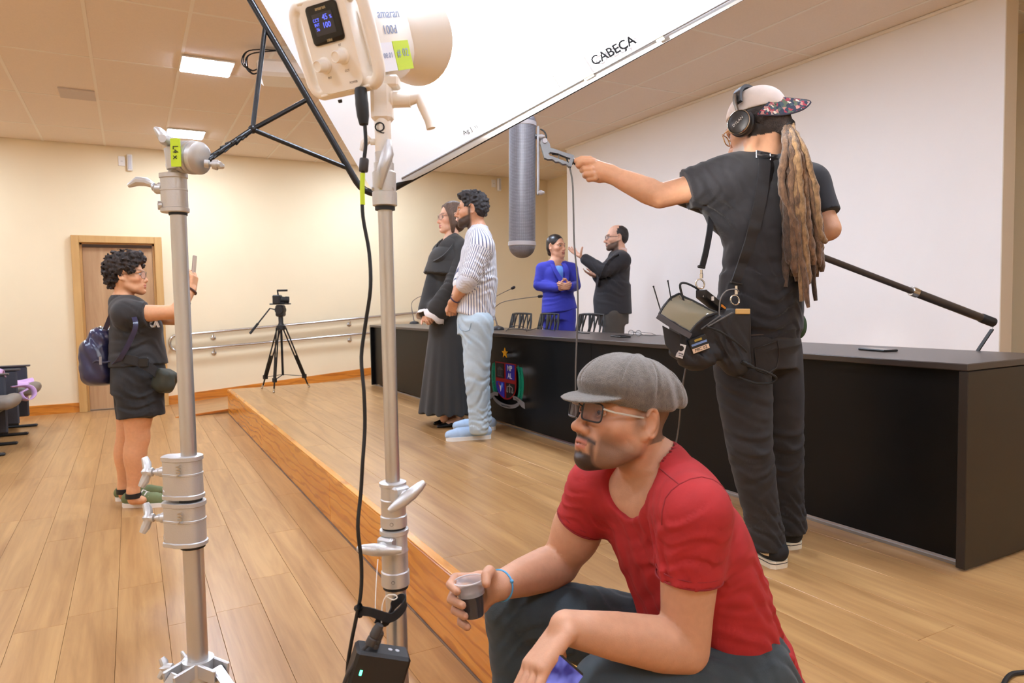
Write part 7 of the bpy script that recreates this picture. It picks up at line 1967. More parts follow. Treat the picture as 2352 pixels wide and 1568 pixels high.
    MB().box(Vector(Q(330, 832, -.222)), (.06, .014, .058), frame(RGT, UP), bev=.005).build('buckle', M['black'], wb_)
photographer()
def beard0(x, y, z):
    full = np.clip((-.028 - .38 * np.maximum(y, 0) - z) / .010, 0, 1) * np.clip((y + .012) / .016, 0, 1) * (z > -.145)
    mous = np.exp(-((z + .0565) / .0065) ** 2) * (x < .032) * (y > .070)
    return np.maximum(full * (1 - .95 * np.exp(-((z + .0715) / .0085) ** 2) * (x < .022) * (y > .076)), mous)
# ---- person 4: man in a striped shirt
def striped():
    f0 = A3(atz(1084, 1010, STZ)); d = float((f0 - CAMP) @ np.array(_RB[2])); d = d + .02
    Q = lambda x, y, o=0.0: P(x, y, d + o)
    Fd = nrm(LF * .98 - AW * .10 + AW * .0); Rd = np.cross(Fd, UZ)      # right side is away from us
    root = person('man with dark beard in striped shirt and light jeans, hands clasped, facing left', (f0[0], f0[1], STZ))
    H = Head(Q(1083, 482), Fd * 1 + AW * .18, UZ, 1.0)
    nb = Q(1098, 530)
    shN, elN, wrN = Q(1108, 566, -.17), Q(1078, 640, -.23), Q(1042, 692, -.10)
    shF, elF, wrF = Q(1090, 566, .17), Q(1062, 640, .20), Q(1040, 700, .08)
    hN, kN, aN = Q(1098, 742, -.09), Q(1094, 865, -.08), Q(1100, 978, -.06)
    hF, kF, aF = Q(1092, 742, .09), Q(1098, 865, .10), Q(1108, 962, .12)
    tors = [(Q(1091, 732), Rd, .165, .128), (Q(1093, 690), Rd, .165, .130), (Q(1097, 630), Rd, .178, .138), (Q(1099, 585), Rd, .185, .125), (Q(1099, 552), Rd, .165, .095), (nb, Rd, .08, .065)]
    S = Soft(); head_sdf(S, H, 1.0, 1.0, 1.0, 'open', nb, .056)
    S.loft([(c, r, a - .014, b - .014) for c, r, a, b in tors], .03); S.chain([shN, nb, shF], [.05, .045, .05], .06)
    arm_sdf(S, shN, elN, wrN); arm_sdf(S, shF, elF, wrF); leg_sdf(S, hN, kN, aN); leg_sdf(S, hF, kF, aF)
    hc = Q(1036, 714, 0)
    hand_sdf(S, wrN, hc - wrN + UZ * -.06, -Fd * .2 + AW * 1, -1, ((.7, 1.1, .6),) * 4, [(.8, .35, .45), (.85, -.1, .5), (.8, -.3, .5)], 1.0, .02); hand_sdf(S, wrF, hc - wrF + UZ * -.06, -AW, 1, ((.7, 1.1, .6),) * 4, [(.8, .3, .4), (.85, 0, .5), (.8, -.2, .5)], 1.0, .02)
    beard = lambda x, y, z, L: np.maximum(beard0(x, y, z), np.exp(-((y - .006) / .012) ** 2) * (x > .045) * (z < .02) * (z > -.06)) * .94
    hb = H(0, 0, 0)
    S.build('body', M['skin'], root, .011, [(hb - .15, hb + .15, .0048), (hc - .10, hc + .10, .0058)], skin_colour((206, 152, 118), H, (170, 100, 90), .95, beard, (48, 38, 34)))
    eyeball(H, root)
    G = Soft(); G.ell(H(0, -.020, .046), (.082, .102, .092), H.R, 0); G.ell(H(0, .045, .100), (.062, .050, .034), H.R, .03); G.ell(H(0, -.06, .0), (.076, .055, .060), H.R, .03)
    G.cut(H(0, .060, .060), H.R @ nrm([0, 1, -.45]), .008, H(0, .10, .0), .085)
    for sx in (-1, 1): G.ell(H(sx * .09, .010, -.030), (.035, .034, .055), H.R, .01, 's')
    G.cut(H(0, 0, -.055), H.R @ nrm([0, .4, -1]), .01); G.noise(.0045, .030, 4, 12); G.noise(.003, .014, 9, 12, True)
    G.build('hair', mat('black_hair', (40, 34, 34), .6, var=.5, scale=50, bump=.8, bscale=200), root, .0055, normals=False)
    # shirt: stripes run along the body, so each panel carries its own stripe coordinate
    T = Soft(); T.loft(tors, .02, cap1=False); T.loft([(Q(1090, 730, 0), Rd, .175, .140), (Q(1092, 695), Rd, .172, .137), (Q(1096, 640), Rd, .182, .142)], .03)
    T.chain([shN, nb + UZ * -.03, shF], [.062, .058, .062], .06)
    c1, u1 = sleeve(T, shN, lp3(shN, elN, 1.0), 1.0, .080, .068, .05); T.cap(elN, lp3(elN, wrN, .22), .062, .058, .02)
    T.chain([shF, elF, lp3(elF, wrF, .2)], [.07, .062, .058], .04)
    T.loft([(H(0, -.02, -.06), H.R[:, 0], .062, .062), (nb, H.R[:, 0], .062, .062)], .004, 's', cap0=False)
    T.loft([(nb - UZ * .02, Rd, .078, .074), (nb + UZ * .035 - Fd * .005, Rd, .068, .066)], .01); T.loft([(nb - UZ * .02, Rd, .066, .062), (nb + UZ * .06, Rd, .060, .058)], .004, 's')
    T.cut(Q(1045, 716), (Fd * .3 - UZ), .02); 
    T.fold(Q(1110, 640, -.16), (.3, .2, .9), .06, .005, .15, .6); T.fold(lp3(shN, elN, .7), (.3, 0, .9), .045, .005, .10, 1); T.fold(Q(1120, 700, -.1), (.6, .1, .8), .06, .005, .13, 2)
    ax3 = [A3(shN), A3(elN)]
    def stripecol(v, n):
        tor = (v - A3(tors[2][0])); x = tor @ Fd; y = tor @ Rd; ang = np.arctan2(y, x) * .150
        ua = nrm(ax3[1] - ax3[0]); q = v - ax3[0]; t = q @ ua; rad = q - np.outer(t, ua); e1 = nrm(np.cross(ua, Fd)); e2 = np.cross(ua, e1); an2 = np.arctan2(rad @ e2, rad @ e1) * .074
        arm = (np.linalg.norm(rad, axis=1) < .088) & (t > .03) & ((v - A3(tors[2][0])) @ AW < -.10)
        c = np.zeros((len(v), 3)); c[:, 0] = np.where(arm, an2, ang); return c
    sm = bpy.data.materials.new('striped_cotton'); sm.use_nodes = True; nt = sm.node_tree; pb_ = nt.nodes['Principled BSDF']; pb_.inputs['Roughness'].default_value = .85
    at = nt.nodes.new('ShaderNodeAttribute'); at.attribute_name = 'Col'; sx = nt.nodes.new('ShaderNodeSeparateColor'); nt.links.new(at.outputs['Color'], sx.inputs[0])
    mu = nt.nodes.new('ShaderNodeMath'); mu.operation = 'MULTIPLY'; mu.inputs[1].default_value = 1 / .0155; fr = nt.nodes.new('ShaderNodeMath'); fr.operation = 'FRACT'; gt = nt.nodes.new('ShaderNodeMath'); gt.operation = 'GREATER_THAN'; gt.inputs[1].default_value = .64
    nt.links.new(sx.outputs[0], mu.inputs[0]); nt.links.new(mu.outputs[0], fr.inputs[0]); nt.links.new(fr.outputs[0], gt.inputs[0])
    mx = nt.nodes.new('ShaderNodeMix'); mx.data_type = 'RGBA'; mx.inputs[6].default_value = lin((238, 236, 236)) + (1,); mx.inputs[7].default_value = lin((112, 118, 146)) + (1,); nt.links.new(gt.outputs[0], mx.inputs[0]); nt.links.new(mx.outputs[2], pb_.inputs['Base Color'])
    T.build('striped_shirt', sm, root, .0075, colour=stripecol)
    cuf = Soft(); cuf.chain([lp3(elN, wrN, .02), lp3(elN, wrN, .24)], [.066, .062], 0); cuf.fold(lp3(elN, wrN, .12), nrm(wrN - elN), .022, .004, .08, 0); cuf.build('rolled_cuff', mat('cuff_cotton', (214, 214, 222), .85), root, .007)
    B = Soft(); B.loft([(Q(1092, 765), Rd, .165, .128), (Q(1090, 738), Rd, .162, .125), (Q(1092, 715), Rd, .155, .12)], .02)
    for h_, k_, a_ in ((hN, kN, aN), (hF, kF, aF)):
        B.chain([h_, lp3(h_, k_, .45), lp3(h_, k_, .9), k_, lp3(k_, a_, .35), lp3(k_, a_, .75), a_ + [0, 0, .0], a_ - UZ * .02], [.108, .100, .088, .084, .076, .068, .070, .066], .03)
        for t, q in ((.80, .3), (.97, 1.4)): B.fold(lp3(k_, a_, t), (.25, .2, 1), .045, .007, .085, q)
        B.fold(lp3(h_, k_, .9), (.3, .1, .9), .07, .007, .12, 1); B.fold(lp3(h_, k_, .35), (.7, .1, .7), .08, .005, .13, 2); B.fold(lp3(k_, a_, .35), (-.3, .2, .9), .08, .006, .12, .4)
        B.cut(a_ - UZ * .055, (0, 0, -1), .01, a_ - UZ * .06, .14)
    B.fold(Q(1080, 760, -.15), (.7, 0, .7), .06, .005, .12, 1)
    B.build('jeans', mat('light_blue_denim', (186, 204, 216), .85, var=.20, scale=4, bump=.2, bscale=600), root, .0080)
    jn_ = [o for o in root.children if o.name.startswith('jeans')][0]
    MB().tube(onpath(jn_, [(1054, 744), (1055, 752), (1060, 758), (1070, 761), (1078, 758), (1081, 748), (1082, 742)], .001), .0028, 6).build('pocket_seam', mat('denim_seam', (140, 162, 182), .8), root)
    sk = mat('pale_blue_knit', (176, 202, 232), .8, bump=.3, bscale=500, var=.08, scale=20); ws = mat('white_foam', (244, 244, 240), .6)
    for an, hx, hy, tx, ty in ((aN, 1118, 1006, 1030, 1012), (aF, 1130, 986, 1042, 990)):
        heel = A3(atz(hx, hy, STZ)); toe = A3(atz(tx, ty, STZ)); toe = heel + nrm(toe - heel) * .285
        F = Soft(); shoe(F, heel + [0, 0, .016], toe + [0, 0, .016], .048, .080); F.cut(heel + [0, 0, .022], (0, 0, -1), .004); so_ = F.build('sneaker', sk, root, .0075)
        sole(MB(), heel, toe, .0475, STZ, .028).build('foam_sole', ws, so_)
    MB().lathe([(.036, -.006), (.038, 0), (.036, .006)], Vector(lp3(elN, wrN, .88)), Vector(nrm(wrN - elN)), 18, caps=False).build('bracelet', mat('dark_purple_band', (66, 54, 84), .6), root)
striped()
# ---- person 5: woman in a black robe
def robed():
    f0 = A3(atz(1022, 978, STZ)); d = float((f0 - CAMP) @ np.array(_RB[2])) + .06
    Q = lambda x, y, o=0.0: P(x, y, d + o)
    Fd = nrm(LF * .86 - AW * .40); Rd = np.cross(Fd, UZ)
    root = person('smiling woman with glasses in a long black robe with white cuffs, facing left', (f0[0], f0[1], STZ))
    H = Head(Q(1036, 500), LF * .93 - AW * .40, UZ, .98)
    nb = Q(1038, 548)
    shN, elN, wrN = Q(1066, 575, -.14), Q(1040, 660, -.24), Q(1000, 722, -.20)
    shF, elF, wrF = Q(1014, 580, .10), Q(994, 660, -.02), Q(984, 720, -.13)
    tors = [(Q(1036, 700), Rd, .19, .15), (Q(1036, 640), Rd, .17, .13), (Q(1038, 595), Rd, .175, .12), (Q(1038, 568), Rd, .15, .09), (nb, Rd, .06, .055)]
    S = Soft(); head_sdf(S, H, .96, .92, .95, 'open', nb, .048, True)
    S.loft([(c, r, a - .02, b - .02) for c, r, a, b in tors], .03); S.chain([shN, nb - UZ * .02, shF], [.042, .04, .042], .06); arm_sdf(S, shN, elN, wrN, (.04, .034, .034, .024)); arm_sdf(S, shF, elF, wrF, (.04, .034, .034, .024))
    for o in (-.08, .08): leg_sdf(S, Q(1030, 740, o), Q(1024, 870, o), Q(1020, 962, o), (.08, .055, .05, .032))
    hc = Q(990, 726, -.18)
    hand_sdf(S, wrN, hc - wrN + LF * .05 - UZ * .02, AW * .9 - UZ * .3, -1, ((.4, .9, .5),) * 4, None, .9); hand_sdf(S, wrF, hc - wrF - UZ * .05, -AW, 1, ((.5, .9, .6),) * 4, None, .9)
    hb = H(0, 0, 0)
    S.build('body', M['skin'], root, .012, [(hb - .14, hb + .14, .0050), (hc - .10, hc + .10, .006)], skin_colour((236, 186, 156), H, (206, 96, 100), .8, None, browc=(90, 66, 52), flush=.14))
    eyeball(H, root)
    MB().grid(lambda u, v: H((u - .5) * .040, .0965 - ((u - .5) * 2) ** 2 * .009, -.0700 - v * .0062 + ((u - .5) * 2) ** 2 * .004), 8, 2).build('teeth', mat('teeth', (240, 236, 228), .3), root, smooth=180, solid=.002)
    G = Soft(); G.ell(H(0, -.022, .046), (.082, .102, .090), H.R, 0); G.ell(H(0, -.05, -.03), (.082, .072, .085), H.R, .03)
    for sx in (-1, 1): G.chain([H(sx * .058, .040, .094), H(sx * .083, .030, .02), H(sx * .082, .012, -.06), H(sx * .068, .01, -.115)], [.016, .020, .024, .014], .03)
    G.ell(H(0, .095, -.02), (.070, .085, .108), H.R, .012, 's'); G.ell(H(0, .03, -.13), (.055, .07, .06), H.R, .01, 's')
    G.fold(H(0, 0, 0), H.R @ nrm([.3, .95, .1]), .016, .002, .16, .5, .8)
    G.build('brown_bob_hair', mat('brown_hair', (98, 74, 58), .62, var=.4, scale=60, bump=.5, bscale=200, stretch=(3, 3, .4)), root, .006)
    specs(H, root, mat('rose_frame', (120, 88, 84), .3), .026, .021, .103, .0, .008, .0014, M['glass'], .25)
    bk = mat('black_robe_wool', (44, 42, 40), .85, sheen=.12, var=.08, scale=10)
    R_ = Soft()
    R_.loft([(Q(1027, 948), Rd, .26, .22), (Q(1028, 880), Rd, .235, .195), (Q(1032, 780), Rd, .205, .165), (Q(1036, 700), Rd, .19, .15), (Q(1037, 640), Rd, .18, .135), (Q(1038, 595), Rd, .185, .125), (Q(1038, 566), Rd, .155, .095), (nb - UZ * .01, Rd, .075, .065)], .03, cap1=False)
    R_.chain([shN, nb - UZ * .03, shF], [.06, .055, .06], .05)
    R_.chain([shN, elN, lp3(elN, wrN, .8)], [.072, .075, .088], .05); R_.chain([shF, elF, lp3(elF, wrF, .85)], [.07, .072, .085], .05)
    def pleats(X, Y, Z):
        x, y = X - A3(Q(1032, 800))[0], Y - A3(Q(1032, 800))[1]; th = np.arctan2(y, x); k = np.clip((1.0 - Z) / .7, 0, 1)
        return -.010 * k * np.sin(15 * th + 2.0 * np.sin(3 * th))
    R_.disp(pleats); R_.fold(elN, (.3, 0, 1), .05, .006, .12, .5)
    R_.ell(H(0, .035, -.15), (.060, .085, .13), H.R, .01, 's')
    R_.build('robe', bk, root, .0090)
    C_ = Soft()      # wide shoulder cape and rolled lapel
    C_.loft([(Q(1028, 634), Rd, .272, .185), (Q(1032, 605), Rd, .235, .165), (Q(1036, 575), Rd, .185, .120), (nb - UZ * .005, Rd, .082, .07)], .02)
    C_.ell(Q(1010, 560, -.10), (.12, .12, .12), k=.03, op='s') if 0 else None
    C_.ell(A3(H(0, .055, -.150)), (.062, .095, .135), H.R, .012, 's'); C_.cut(Q(1010, 640, -.2), nrm(Fd * .8 - UZ * .6), .01, Q(1000, 650, -.15), .16)
    C_.disp(lambda X, Y, Z: -.006 * np.sin(9 * np.arctan2(Y - A3(Q(1032, 600))[1], X - A3(Q(1032, 600))[0])) * np.clip((1.45 - Z) / .2, 0, 1))
    C_.build('shoulder_cape', bk, root, .0085)
    mb = MB(); strap(mb, [Vector(Q(*q)) for q in ((1052, 548, -.10), (1040, 572, -.17), (1024, 590, -.20), (1008, 600, -.18), (998, 604, -.10))], .05, Vector(nrm(Fd + UZ * .8)), .010); mb.build('rolled_lapel', bk, root)
    wc = mat('white_lace_cuff', (244, 236, 232), .8)
    for wr_, el_, q in ((wrN, elN, 0), (wrF, elF, 1)):
        u = nrm(wr_ - el_)
        n_ = 24; pr = [(.055, -.045), (.075, -.005), (.092, .030)]
        ob = MB().lathe(pr, Vector(wr_), Vector(u), n_, caps=False)
        ob.v = [tuple(Vector(p) + Vector(u) * .008 * math.sin(5 * (i % n_) / n_ * 2 * PI)) for i, p in enumerate(ob.v)]
        ob.build('lace_cuff', wc, root, smooth=180, solid=.004)
    bs_ = mat('black_patent', (24, 22, 24), .2); gd = mat('gold_buckle', (210, 170, 80), .3, .9)
    for hx, hy, tx, ty in ((1052, 968, 985, 978), (1066, 976, 998, 984)):
        heel = A3(atz(hx, hy, STZ)); toe = A3(atz(tx, ty, STZ)); toe = heel + nrm(toe - heel) * .235
        F = Soft(); dd_ = toe - heel; F.chain([heel + UZ * .022, heel + dd_ * .5 + UZ * .018, heel + dd_ * .95 + UZ * .012], [.030, .032, .014], .01); F.ell(heel + dd_ * .35 + UZ * .05, (.05, .035, .03), k=.01, op='s'); F.cut(heel + UZ * .002, (0, 0, -1), .003)
        so_ = F.build('pointed_flat', bs_, root, .006)
        MB().lathe([(.010, 0), (.014, .003), (.010, .006)], Vector(heel + dd_ * .66 + UZ * .040), UP, 12).build('gold_ornament', gd, so_)
        S2_ = Soft(); S2_.chain([heel + dd_ * .12 + UZ * .10, heel + dd_ * .2 + UZ * .045, heel + dd_ * .6 + UZ * .025], [.032, .03, .026], .01); S2_.build('foot', M['skin'], so_, .007, colour=skin_colour((236, 186, 156)))
robed()
# ---- person 6: woman in a blue suit, person 7: man in a dark suit
def bluesuit():
    d = 7.3; Q = lambda x, y, o=0.0: P(x, y, d + o)
    g = A3(atd(1283, 700, d)); root = person('woman with sleek dark hair in a royal blue suit, hands clasped, behind the desk', (g[0], g[1], STZ))
    Fd = nrm(A3(RGT) * .42 - AW * .9); Rd = np.cross(Fd, UZ)
    H = Head(Q(1278, 566), A3(RGT) * .72 - AW * .70, UZ, 1.0); nb = Q(1278, 598)
    px_per = 1604 / d
    shR, elR, wrR = Q(1245, 617, -.02), Q(1237, 655, -.03), Q(1284, 661, -.20)
    shL, elL, wrL = Q(1313, 617, .04), Q(1322, 656, .0), Q(1308, 659, -.19)
    tors = [(Q(1284, 715), Rd, .185, .13), (Q(1283, 690), Rd, .172, .125), (Q(1281, 665), Rd, .150, .11), (Q(1280, 630), Rd, .165, .115), (Q(1279, 614), Rd, .13, .08), (nb, Rd, .056, .050)]
    fx, fy_ = g[0], g[1]
    S = Soft(); head_sdf(S, H, .97, .95, .95, 'open', nb, .046, True); S.loft([(c, r, a - .02, b - .02) for c, r, a, b in tors], .03); S.chain([shR, nb - UZ * .01, shL], [.042, .04, .042], .06)
    arm_sdf(S, shR, elR, wrR, (.04, .034, .034, .024)); arm_sdf(S, shL, elL, wrL, (.04, .034, .034, .024))
    hc = Q(1297, 658, -.25); hand_sdf(S, wrR, Q(1300, 658, -.24) - wrR, AW + UZ * .2, 1, ((.5, .9, .5),) * 4, None, .95); hand_sdf(S, wrL, Q(1294, 657, -.24) - wrL, AW + UZ * .2, -1, ((.5, .9, .5),) * 4, None, .95)
    lg = []
    for o, x in ((-.09, 1268), (.09, 1300)):
        t_ = Q(x, 715, 0); lg.append((t_, np.array([t_[0], t_[1], STZ + .48]), np.array([t_[0], t_[1], STZ + .09])))
        leg_sdf(S, *lg[-1], (.08, .055, .05, .035))
    hb = H(0, 0, 0)
    S.build('body', M['skin'], root, .014, [(hb - .14, hb + .14, .0058), (hc - .11, hc + .11, .0075)], skin_colour((216, 160, 128), H, (176, 92, 84), .85, None, browc=(44, 34, 30)))
    eyeball(H, root)
    G = Soft(); G.ell(H(0, -.022, .044), (.080, .100, .088), H.R, 0); G.ell(H(0, -.055, -.01), (.076, .058, .07), H.R, .02); G.ell(H(0, -.085, -.062), (.032, .030, .034), H.R, .02); G.ell(H(0, .082, -.012), (.070, .070, .088), H.R, .012, 's'); 
    for sx in (-1, 1): G.ell(H(sx * .09, -.008, -.03), (.03, .026, .04), H.R, .01, 's')
    G.cut(H(0, 0, -.10), H.R @ nrm([0, .3, -1]), .01); G.build('sleek_dark_hair', mat('sleek_hair', (34, 28, 28), .35, var=.2, scale=40), root, .0065)
    bl = mat('royal_blue_suiting', (52, 56, 172), .8, sheen=.08, var=.08, scale=12)
    J = Soft(); J.loft(tors, .02, cap1=False); J.loft([(Q(1286, 716), Rd, .200, .145), (Q(1283, 690), Rd, .178, .13), (Q(1281, 668), Rd, .158, .118)], .03)
    J.chain([shR, nb - UZ * .035, shL], [.050, .05, .050], .05); J.chain([shR, elR, lp3(elR, wrR, .88)], [.062, .056, .045], .04); J.chain([shL, elL, lp3(elL, wrL, .88)], [.062, .056, .045], .04)
    J.loft([(Q(1278, 596, -.01), Rd, .048, .05), (Q(1286, 622, -.10), Rd, .036, .06), (Q(1296, 652, -.13), Rd, .006, .06)], .006, 's', cap0=False)
    J.cut(Q(1296, 716, -.2), nrm(A3(RGT) * .2 - UZ), .01); J.fold(Q(1270, 675, -.1), (.3, .2, 1), .05, .005, .12, .5); J.fold(elR, (.3, .1, .9), .045, .005, .09, 1)
    J.build('blue_jacket', bl, root, .0095)
    In = Soft(); In.loft([(c, r, a - .012, b - .010) for c, r, a, b in tors[1:5]], .02); In.build('light_blue_top', mat('light_blue_top', (110, 160, 232), .7), root, .010)
    for sg, pts in ((-1, [(1268, 598, -.03), (1272, 615, -.12), (1284, 636, -.15), (1296, 656, -.15)]), (1, [(1290, 600, -.02), (1300, 615, -.10), (1302, 636, -.13), (1297, 656, -.15)])):
        mb = MB(); strap(mb, [Vector(Q(*q)) for q in pts], .045, Vector(nrm(A3(RGT) + AW * .2)), .004); mb.build('lapel', bl, root)
    B = Soft(); B.loft([(Q(1284, 735), Rd, .175, .125), (Q(1284, 705), Rd, .17, .12)], .02)
    for h_, k_, a_ in lg: B.chain([h_, lp3(h_, k_, .5), k_, a_], [.105, .098, .082, .075], .03); B.cut(a_ - UZ * .05, (0, 0, -1), .01, a_, .12)
    B.build('blue_trousers', bl, root, .011)
    for h_, k_, a_ in lg:
        F = Soft(); q = np.array([a_[0], a_[1], STZ]); shoe(F, q - Fd * .06 + UZ * .01, q + Fd * .16 + UZ * .01, .036, .05); F.cut(q + UZ * .002, (0, 0, -1), .003); F.build('shoe', M['rubber'], root, .009)
def darksuit():
    d = 6.95; Q = lambda x, y, o=0.0: P(x, y, d + o)
    g = A3(atd(1410, 700, d)); root = person('bearded balding man in a dark suit gesturing with a raised hand against the white wall', (g[0], g[1], STZ))
    Fd = nrm(LF * .98 + AW * .12); Rd = np.cross(Fd, UZ)
    H = Head(Q(1415, 546), LF * .95 - AW * .10, UZ, 1.02); nb = Q(1424, 581)
    shN, elN, wrN = Q(1428, 598, -.17), Q(1384, 622, -.22), Q(1340, 592, -.12)
    shF, elF, wrF = Q(1416, 592, .17), Q(1398, 640, .20), Q(1368, 634, .04)
    tors = [(Q(1409, 722), Rd, .185, .165), (Q(1406, 690), Rd, .18, .175), (Q(1408, 650), Rd, .185, .160), (Q(1416, 615), Rd, .19, .135), (Q(1421, 598), Rd, .165, .10), (nb, Rd, .070, .06)]
    S = Soft(); head_sdf(S, H, 1.0, 1.0, 1.0, 'open', nb, .056); S.loft([(c, r, a - .02, b - .02) for c, r, a, b in tors], .03); S.chain([shN, nb, shF], [.05, .045, .05], .06)
    arm_sdf(S, shN, elN, wrN); arm_sdf(S, shF, elF, wrF)
    hand_sdf(S, wrN, Q(1320, 580, -.08) - wrN, -AW * .3 + UZ * .7 + LF * -.2, -1, ((.1, .2, .1), (.12, .2, .1), (.15, .25, .1), (.2, .3, .1)), [(.25, .3, .95), (.15, .1, 1.0), (.1, .05, 1)], 1.02, .14)
    hand_sdf(S, wrF, Q(1345, 626, -.02) - wrF, UZ * .8 - AW * .4, 1, ((.15, .3, .2),) * 4, None, 1.0)
    lg = []
    for o in (-.09, .09):
        t_ = Q(1409, 722, o); lg.append((t_, np.array([t_[0], t_[1], STZ + .48]), np.array([t_[0], t_[1], STZ + .09]))); leg_sdf(S, *lg[-1])
    beard = lambda x, y, z, L: beard0(x, y, z) * .9
    hb = H(0, 0, 0); hc = Q(1322, 580, -.09)
    S.build('body', M['skin'], root, .014, [(hb - .16, hb + .15, .0058), (hc - .13, hc + .12, .0058)], skin_colour((214, 166, 140), H, (176, 110, 100), .9, beard, (70, 54, 44)))
    eyeball(H, root)
    G = Soft(); G.ell(H(0, -.030, .040), (.081, .095, .082), H.R, 0); G.ell(H(0, -.062, -.005), (.077, .056, .06), H.R, .03); G.cut(H(0, .024, .06), H.R @ nrm([0, 1, .30]), .010)
    for sx in (-1, 1): G.ell(H(sx * .09, .008, -.03), (.035, .032, .055), H.R, .01, 's')
    G.cut(H(0, 0, -.055), H.R @ nrm([0, .4, -1]), .01); G.noise(.0015, .02, 4, 12); G.build('hair', mat('dark_brown_hair', (40, 32, 30), .6, var=.4, scale=50), root, .0065, normals=False)
    specs(H, root, M['black_metal'], .026, .020, .106, .0, .008, .0015, M['glass'], .5)
    dk_ = mat('dark_suit_wool', (36, 34, 38), .85, sheen=.08, var=.06, scale=12)
    J = Soft(); J.loft(tors, .02, cap1=False); J.loft([(Q(1408, 722), Rd, .20, .185), (Q(1406, 690), Rd, .19, .185), (Q(1410, 650), Rd, .19, .165)], .03)
    J.chain([shN, nb - UZ * .03, shF], [.07, .06, .07], .05); J.chain([shN, elN, lp3(elN, wrN, .88)], [.085, .068, .054], .05); J.chain([shF, elF, lp3(elF, wrF, .85)], [.08, .066, .054], .05)
    J.loft([(H(0, -.02, -.06), H.R[:, 0], .062, .062), (nb - UZ * .02, H.R[:, 0], .066, .066)], .004, 's', cap0=False)
    J.fold(elN, (.8, 0, .5), .05, .006, .12, 1); J.fold(Q(1400, 660, -.15), (.4, 0, .9), .06, .006, .15, 2)
    J.build('dark_jacket', dk_, root, .0100)
    for pts in ([(1428, 579, -.09), (1414, 588, -.12), (1396, 606, -.15), (1380, 632, -.17), (1372, 660, -.15)],):
        jk = [o for o in root.children if o.name.startswith('dark_jacket')][0]
        q_ = onpath(jk, [(1422, 586), (1414, 590), (1404, 598), (1394, 610), (1386, 626), (1380, 644), (1376, 660)], .004)
        if len(q_) > 3: mb = MB(); strap(mb, q_, .05, Vector(nrm(LF + AW * -.6)), .003); mb.build('lapel', mat('lapel_wool', (30, 28, 32), .8), root)
    C_ = Soft(); C_.loft([(nb - UZ * .08, Rd, .085, .08), (nb - UZ * .01, Rd, .072, .070), (nb + UZ * .050 - Fd * .006, Rd, .066, .065)], 0); C_.cap(lp3(elN, wrN, .84), lp3(elN, wrN, .96), .044, .040, 0); C_.build('pink_shirt', mat('pale_pink_cotton', (232, 206, 198), .8), root, .008)
    B = Soft(); B.loft([(Q(1409, 745), Rd, .175, .15), (Q(1408, 715), Rd, .172, .155)], .02)
    for h_, k_, a_ in lg: B.chain([h_, lp3(h_, k_, .5), k_, a_], [.115, .105, .088, .08], .03); B.cut(a_ - UZ * .05, (0, 0, -1), .01, a_, .12)
    B.build('trousers', mat('dark_grey_wool', (72, 66, 60), .85), root, .011)
    for h_, k_, a_ in lg:
        F = Soft(); q = np.array([a_[0], a_[1], STZ]); shoe(F, q - Fd * .07 + UZ * .01, q + Fd * .19 + UZ * .01, .042, .06); F.cut(q + UZ * .002, (0, 0, -1), .003); F.build('shoe', M['rubber'], root, .010)
bluesuit(); darksuit()
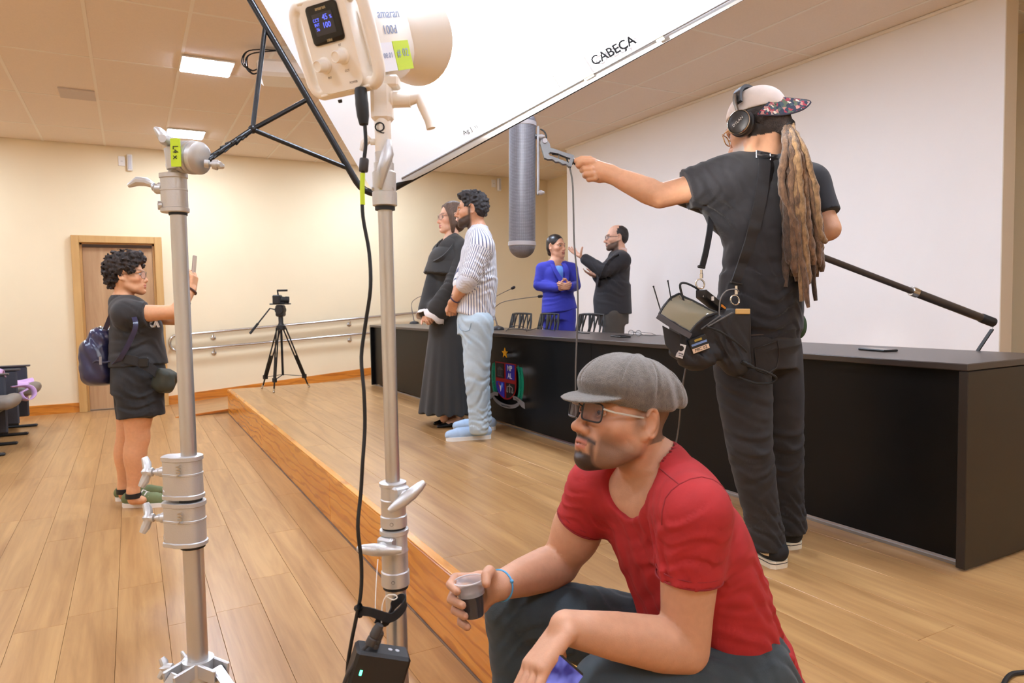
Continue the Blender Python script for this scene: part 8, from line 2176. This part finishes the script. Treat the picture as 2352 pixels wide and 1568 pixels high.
# ---- auditorium seats at the left edge: dividers with arm ledges, seat pans lowered or tipped up
dkf = mat('charcoal_upholstery', (62, 64, 72), .8, bump=.1, bscale=500); arm = mat('taupe_cushion', (128, 116, 104), .6, bump=.1, bscale=300); blkp = mat('seat_black', (46, 46, 50), .5)
D0, D2 = atz(72, 979, 0), atz(24, 1021, 0)
sdir = (D2 - D0).normalized(); sgap = (D2 - D0).length / 2
face = UP.cross(sdir); face = face if face.x > 0 else -face         # the way the seats face
def seat(i, label, down):
    o = D0 + sdir * (sgap * i); t = thing('auditorium_seat', label, 'seat', o, 'folding auditorium seats')
    R = frame(face, UP); q = lambda x, y, z: o + face * x + sdir * y + UP * z
    MB().box(q(-.20, 0, .385), (.38, .035, .54), R, bev=.012).build('side_panel', dkf, t)
    MB().box(q(-.20, 0, .665), (.44, .055, .018), R, bev=.005).build('arm_ledge', mat('ledge', (72, 66, 62), .5), t)
    MB().box(q(-.17, 0, .075), (.12, .03, .13), R, bev=.006).box(q(-.10, 0, .013), (.32, .06, .026), R, bev=.010).build('foot', M['black'], t)
    MB().lathe([(.010, 0), (.010, .006)], q(.03, 0, .024), UP, 10).build('floor_bolt', M['steel'], t)
    y = sgap / 2
    MB().box(q(-.52, y, .62), (.09, sgap - .06, .55), R @ Matrix.Rotation(-.2, 3, 'Y'), bev=.03).build('backrest', dkf, t)
    S = Soft(); R3 = np.stack([A3(face), A3(sdir), UZ0], 1)
    if down:
        S.box(q(-.14, y, .435), (.24, sgap / 2 - .04, .045), R3, .035, 0); S.ell(q(.085, y, .45), (.06, sgap / 2 - .04, .055), R3, .05)
    else: S.box(q(-.22, y, .50), (.05, sgap / 2 - .04, .19), R3 @ np.array(Matrix.Rotation(-.15, 3, 'Y')), .035, 0)
    S.build('seat_cushion', arm, t, .010)
    MB().box(q(-.16 if down else -.26, y, .375 if down else .44), (.36, sgap - .1, .03) if down else (.03, sgap - .1, .30), R, bev=.01).build('seat_base', blkp, t)
UZ0 = np.array([0, 0, 1.])
seat(0, 'charcoal auditorium seat nearest the door, lowered, with a pink cloth on it', True)
seat(1, 'charcoal auditorium seat with its cushion tipped up, between two lowered ones', False)
seat(2, 'charcoal auditorium seat lowered and bare, second from the left edge', True)
seat(3, 'charcoal auditorium seat cut off by the left edge of the picture', False)
pk = mat('pink_cotton', (216, 172, 218), .85, var=.12, scale=14, sheen=.3)
cl = thing('cloth', 'pink cloth lying on the lowered auditorium seat at the left edge', 'cloth', D0)
c = D0 + face * -.05 + sdir * (sgap * .5) + UP * .50
def clothf(u, v):
    y = (u - .5) * .40; x = -.20 + .30 * v + .02 * math.sin(9 * u)
    z = .012 + .022 * math.sin(7 * u + 2.4 * v) + .016 * math.sin(15 * u - 5 * v) + .02 * math.sin(5 * v + 1) - .14 * max(0, u - .72) / .28 * v
    return c + face * x + sdir * y + UP * z
MB().grid(clothf, 28, 16).build('folded_cloth', pk, cl, smooth=180, solid=.006)
c3 = atz(62, 898, .46)
mb = MB(); strap(mb, [c3 + face * x + sdir * y + UP * z for x, y, z in ((-.12, .02, .05), (-.02, .03, .055), (.05, .05, .03), (.07, .07, -.03), (.03, .09, -.075), (-.02, .09, -.06), (-.04, .07, -.01), (.02, .06, .03))], .07, sdir * 1.0 + face * .9 + UP * .3, .004); mb.build('hanging_fold', pk, cl, smooth=180)
c2 = atz(10, 848, .70)
MB().grid(lambda u, v: c2 + face * (-.30 + .28 * v) + sdir * ((u - .5) * .36) + UP * (.05 * math.sin(PI * u) - .07 * v * v + .02 * math.sin(11 * u + 5 * v)), 16, 12).build('cloth_end', pk, cl, smooth=180, solid=.006)
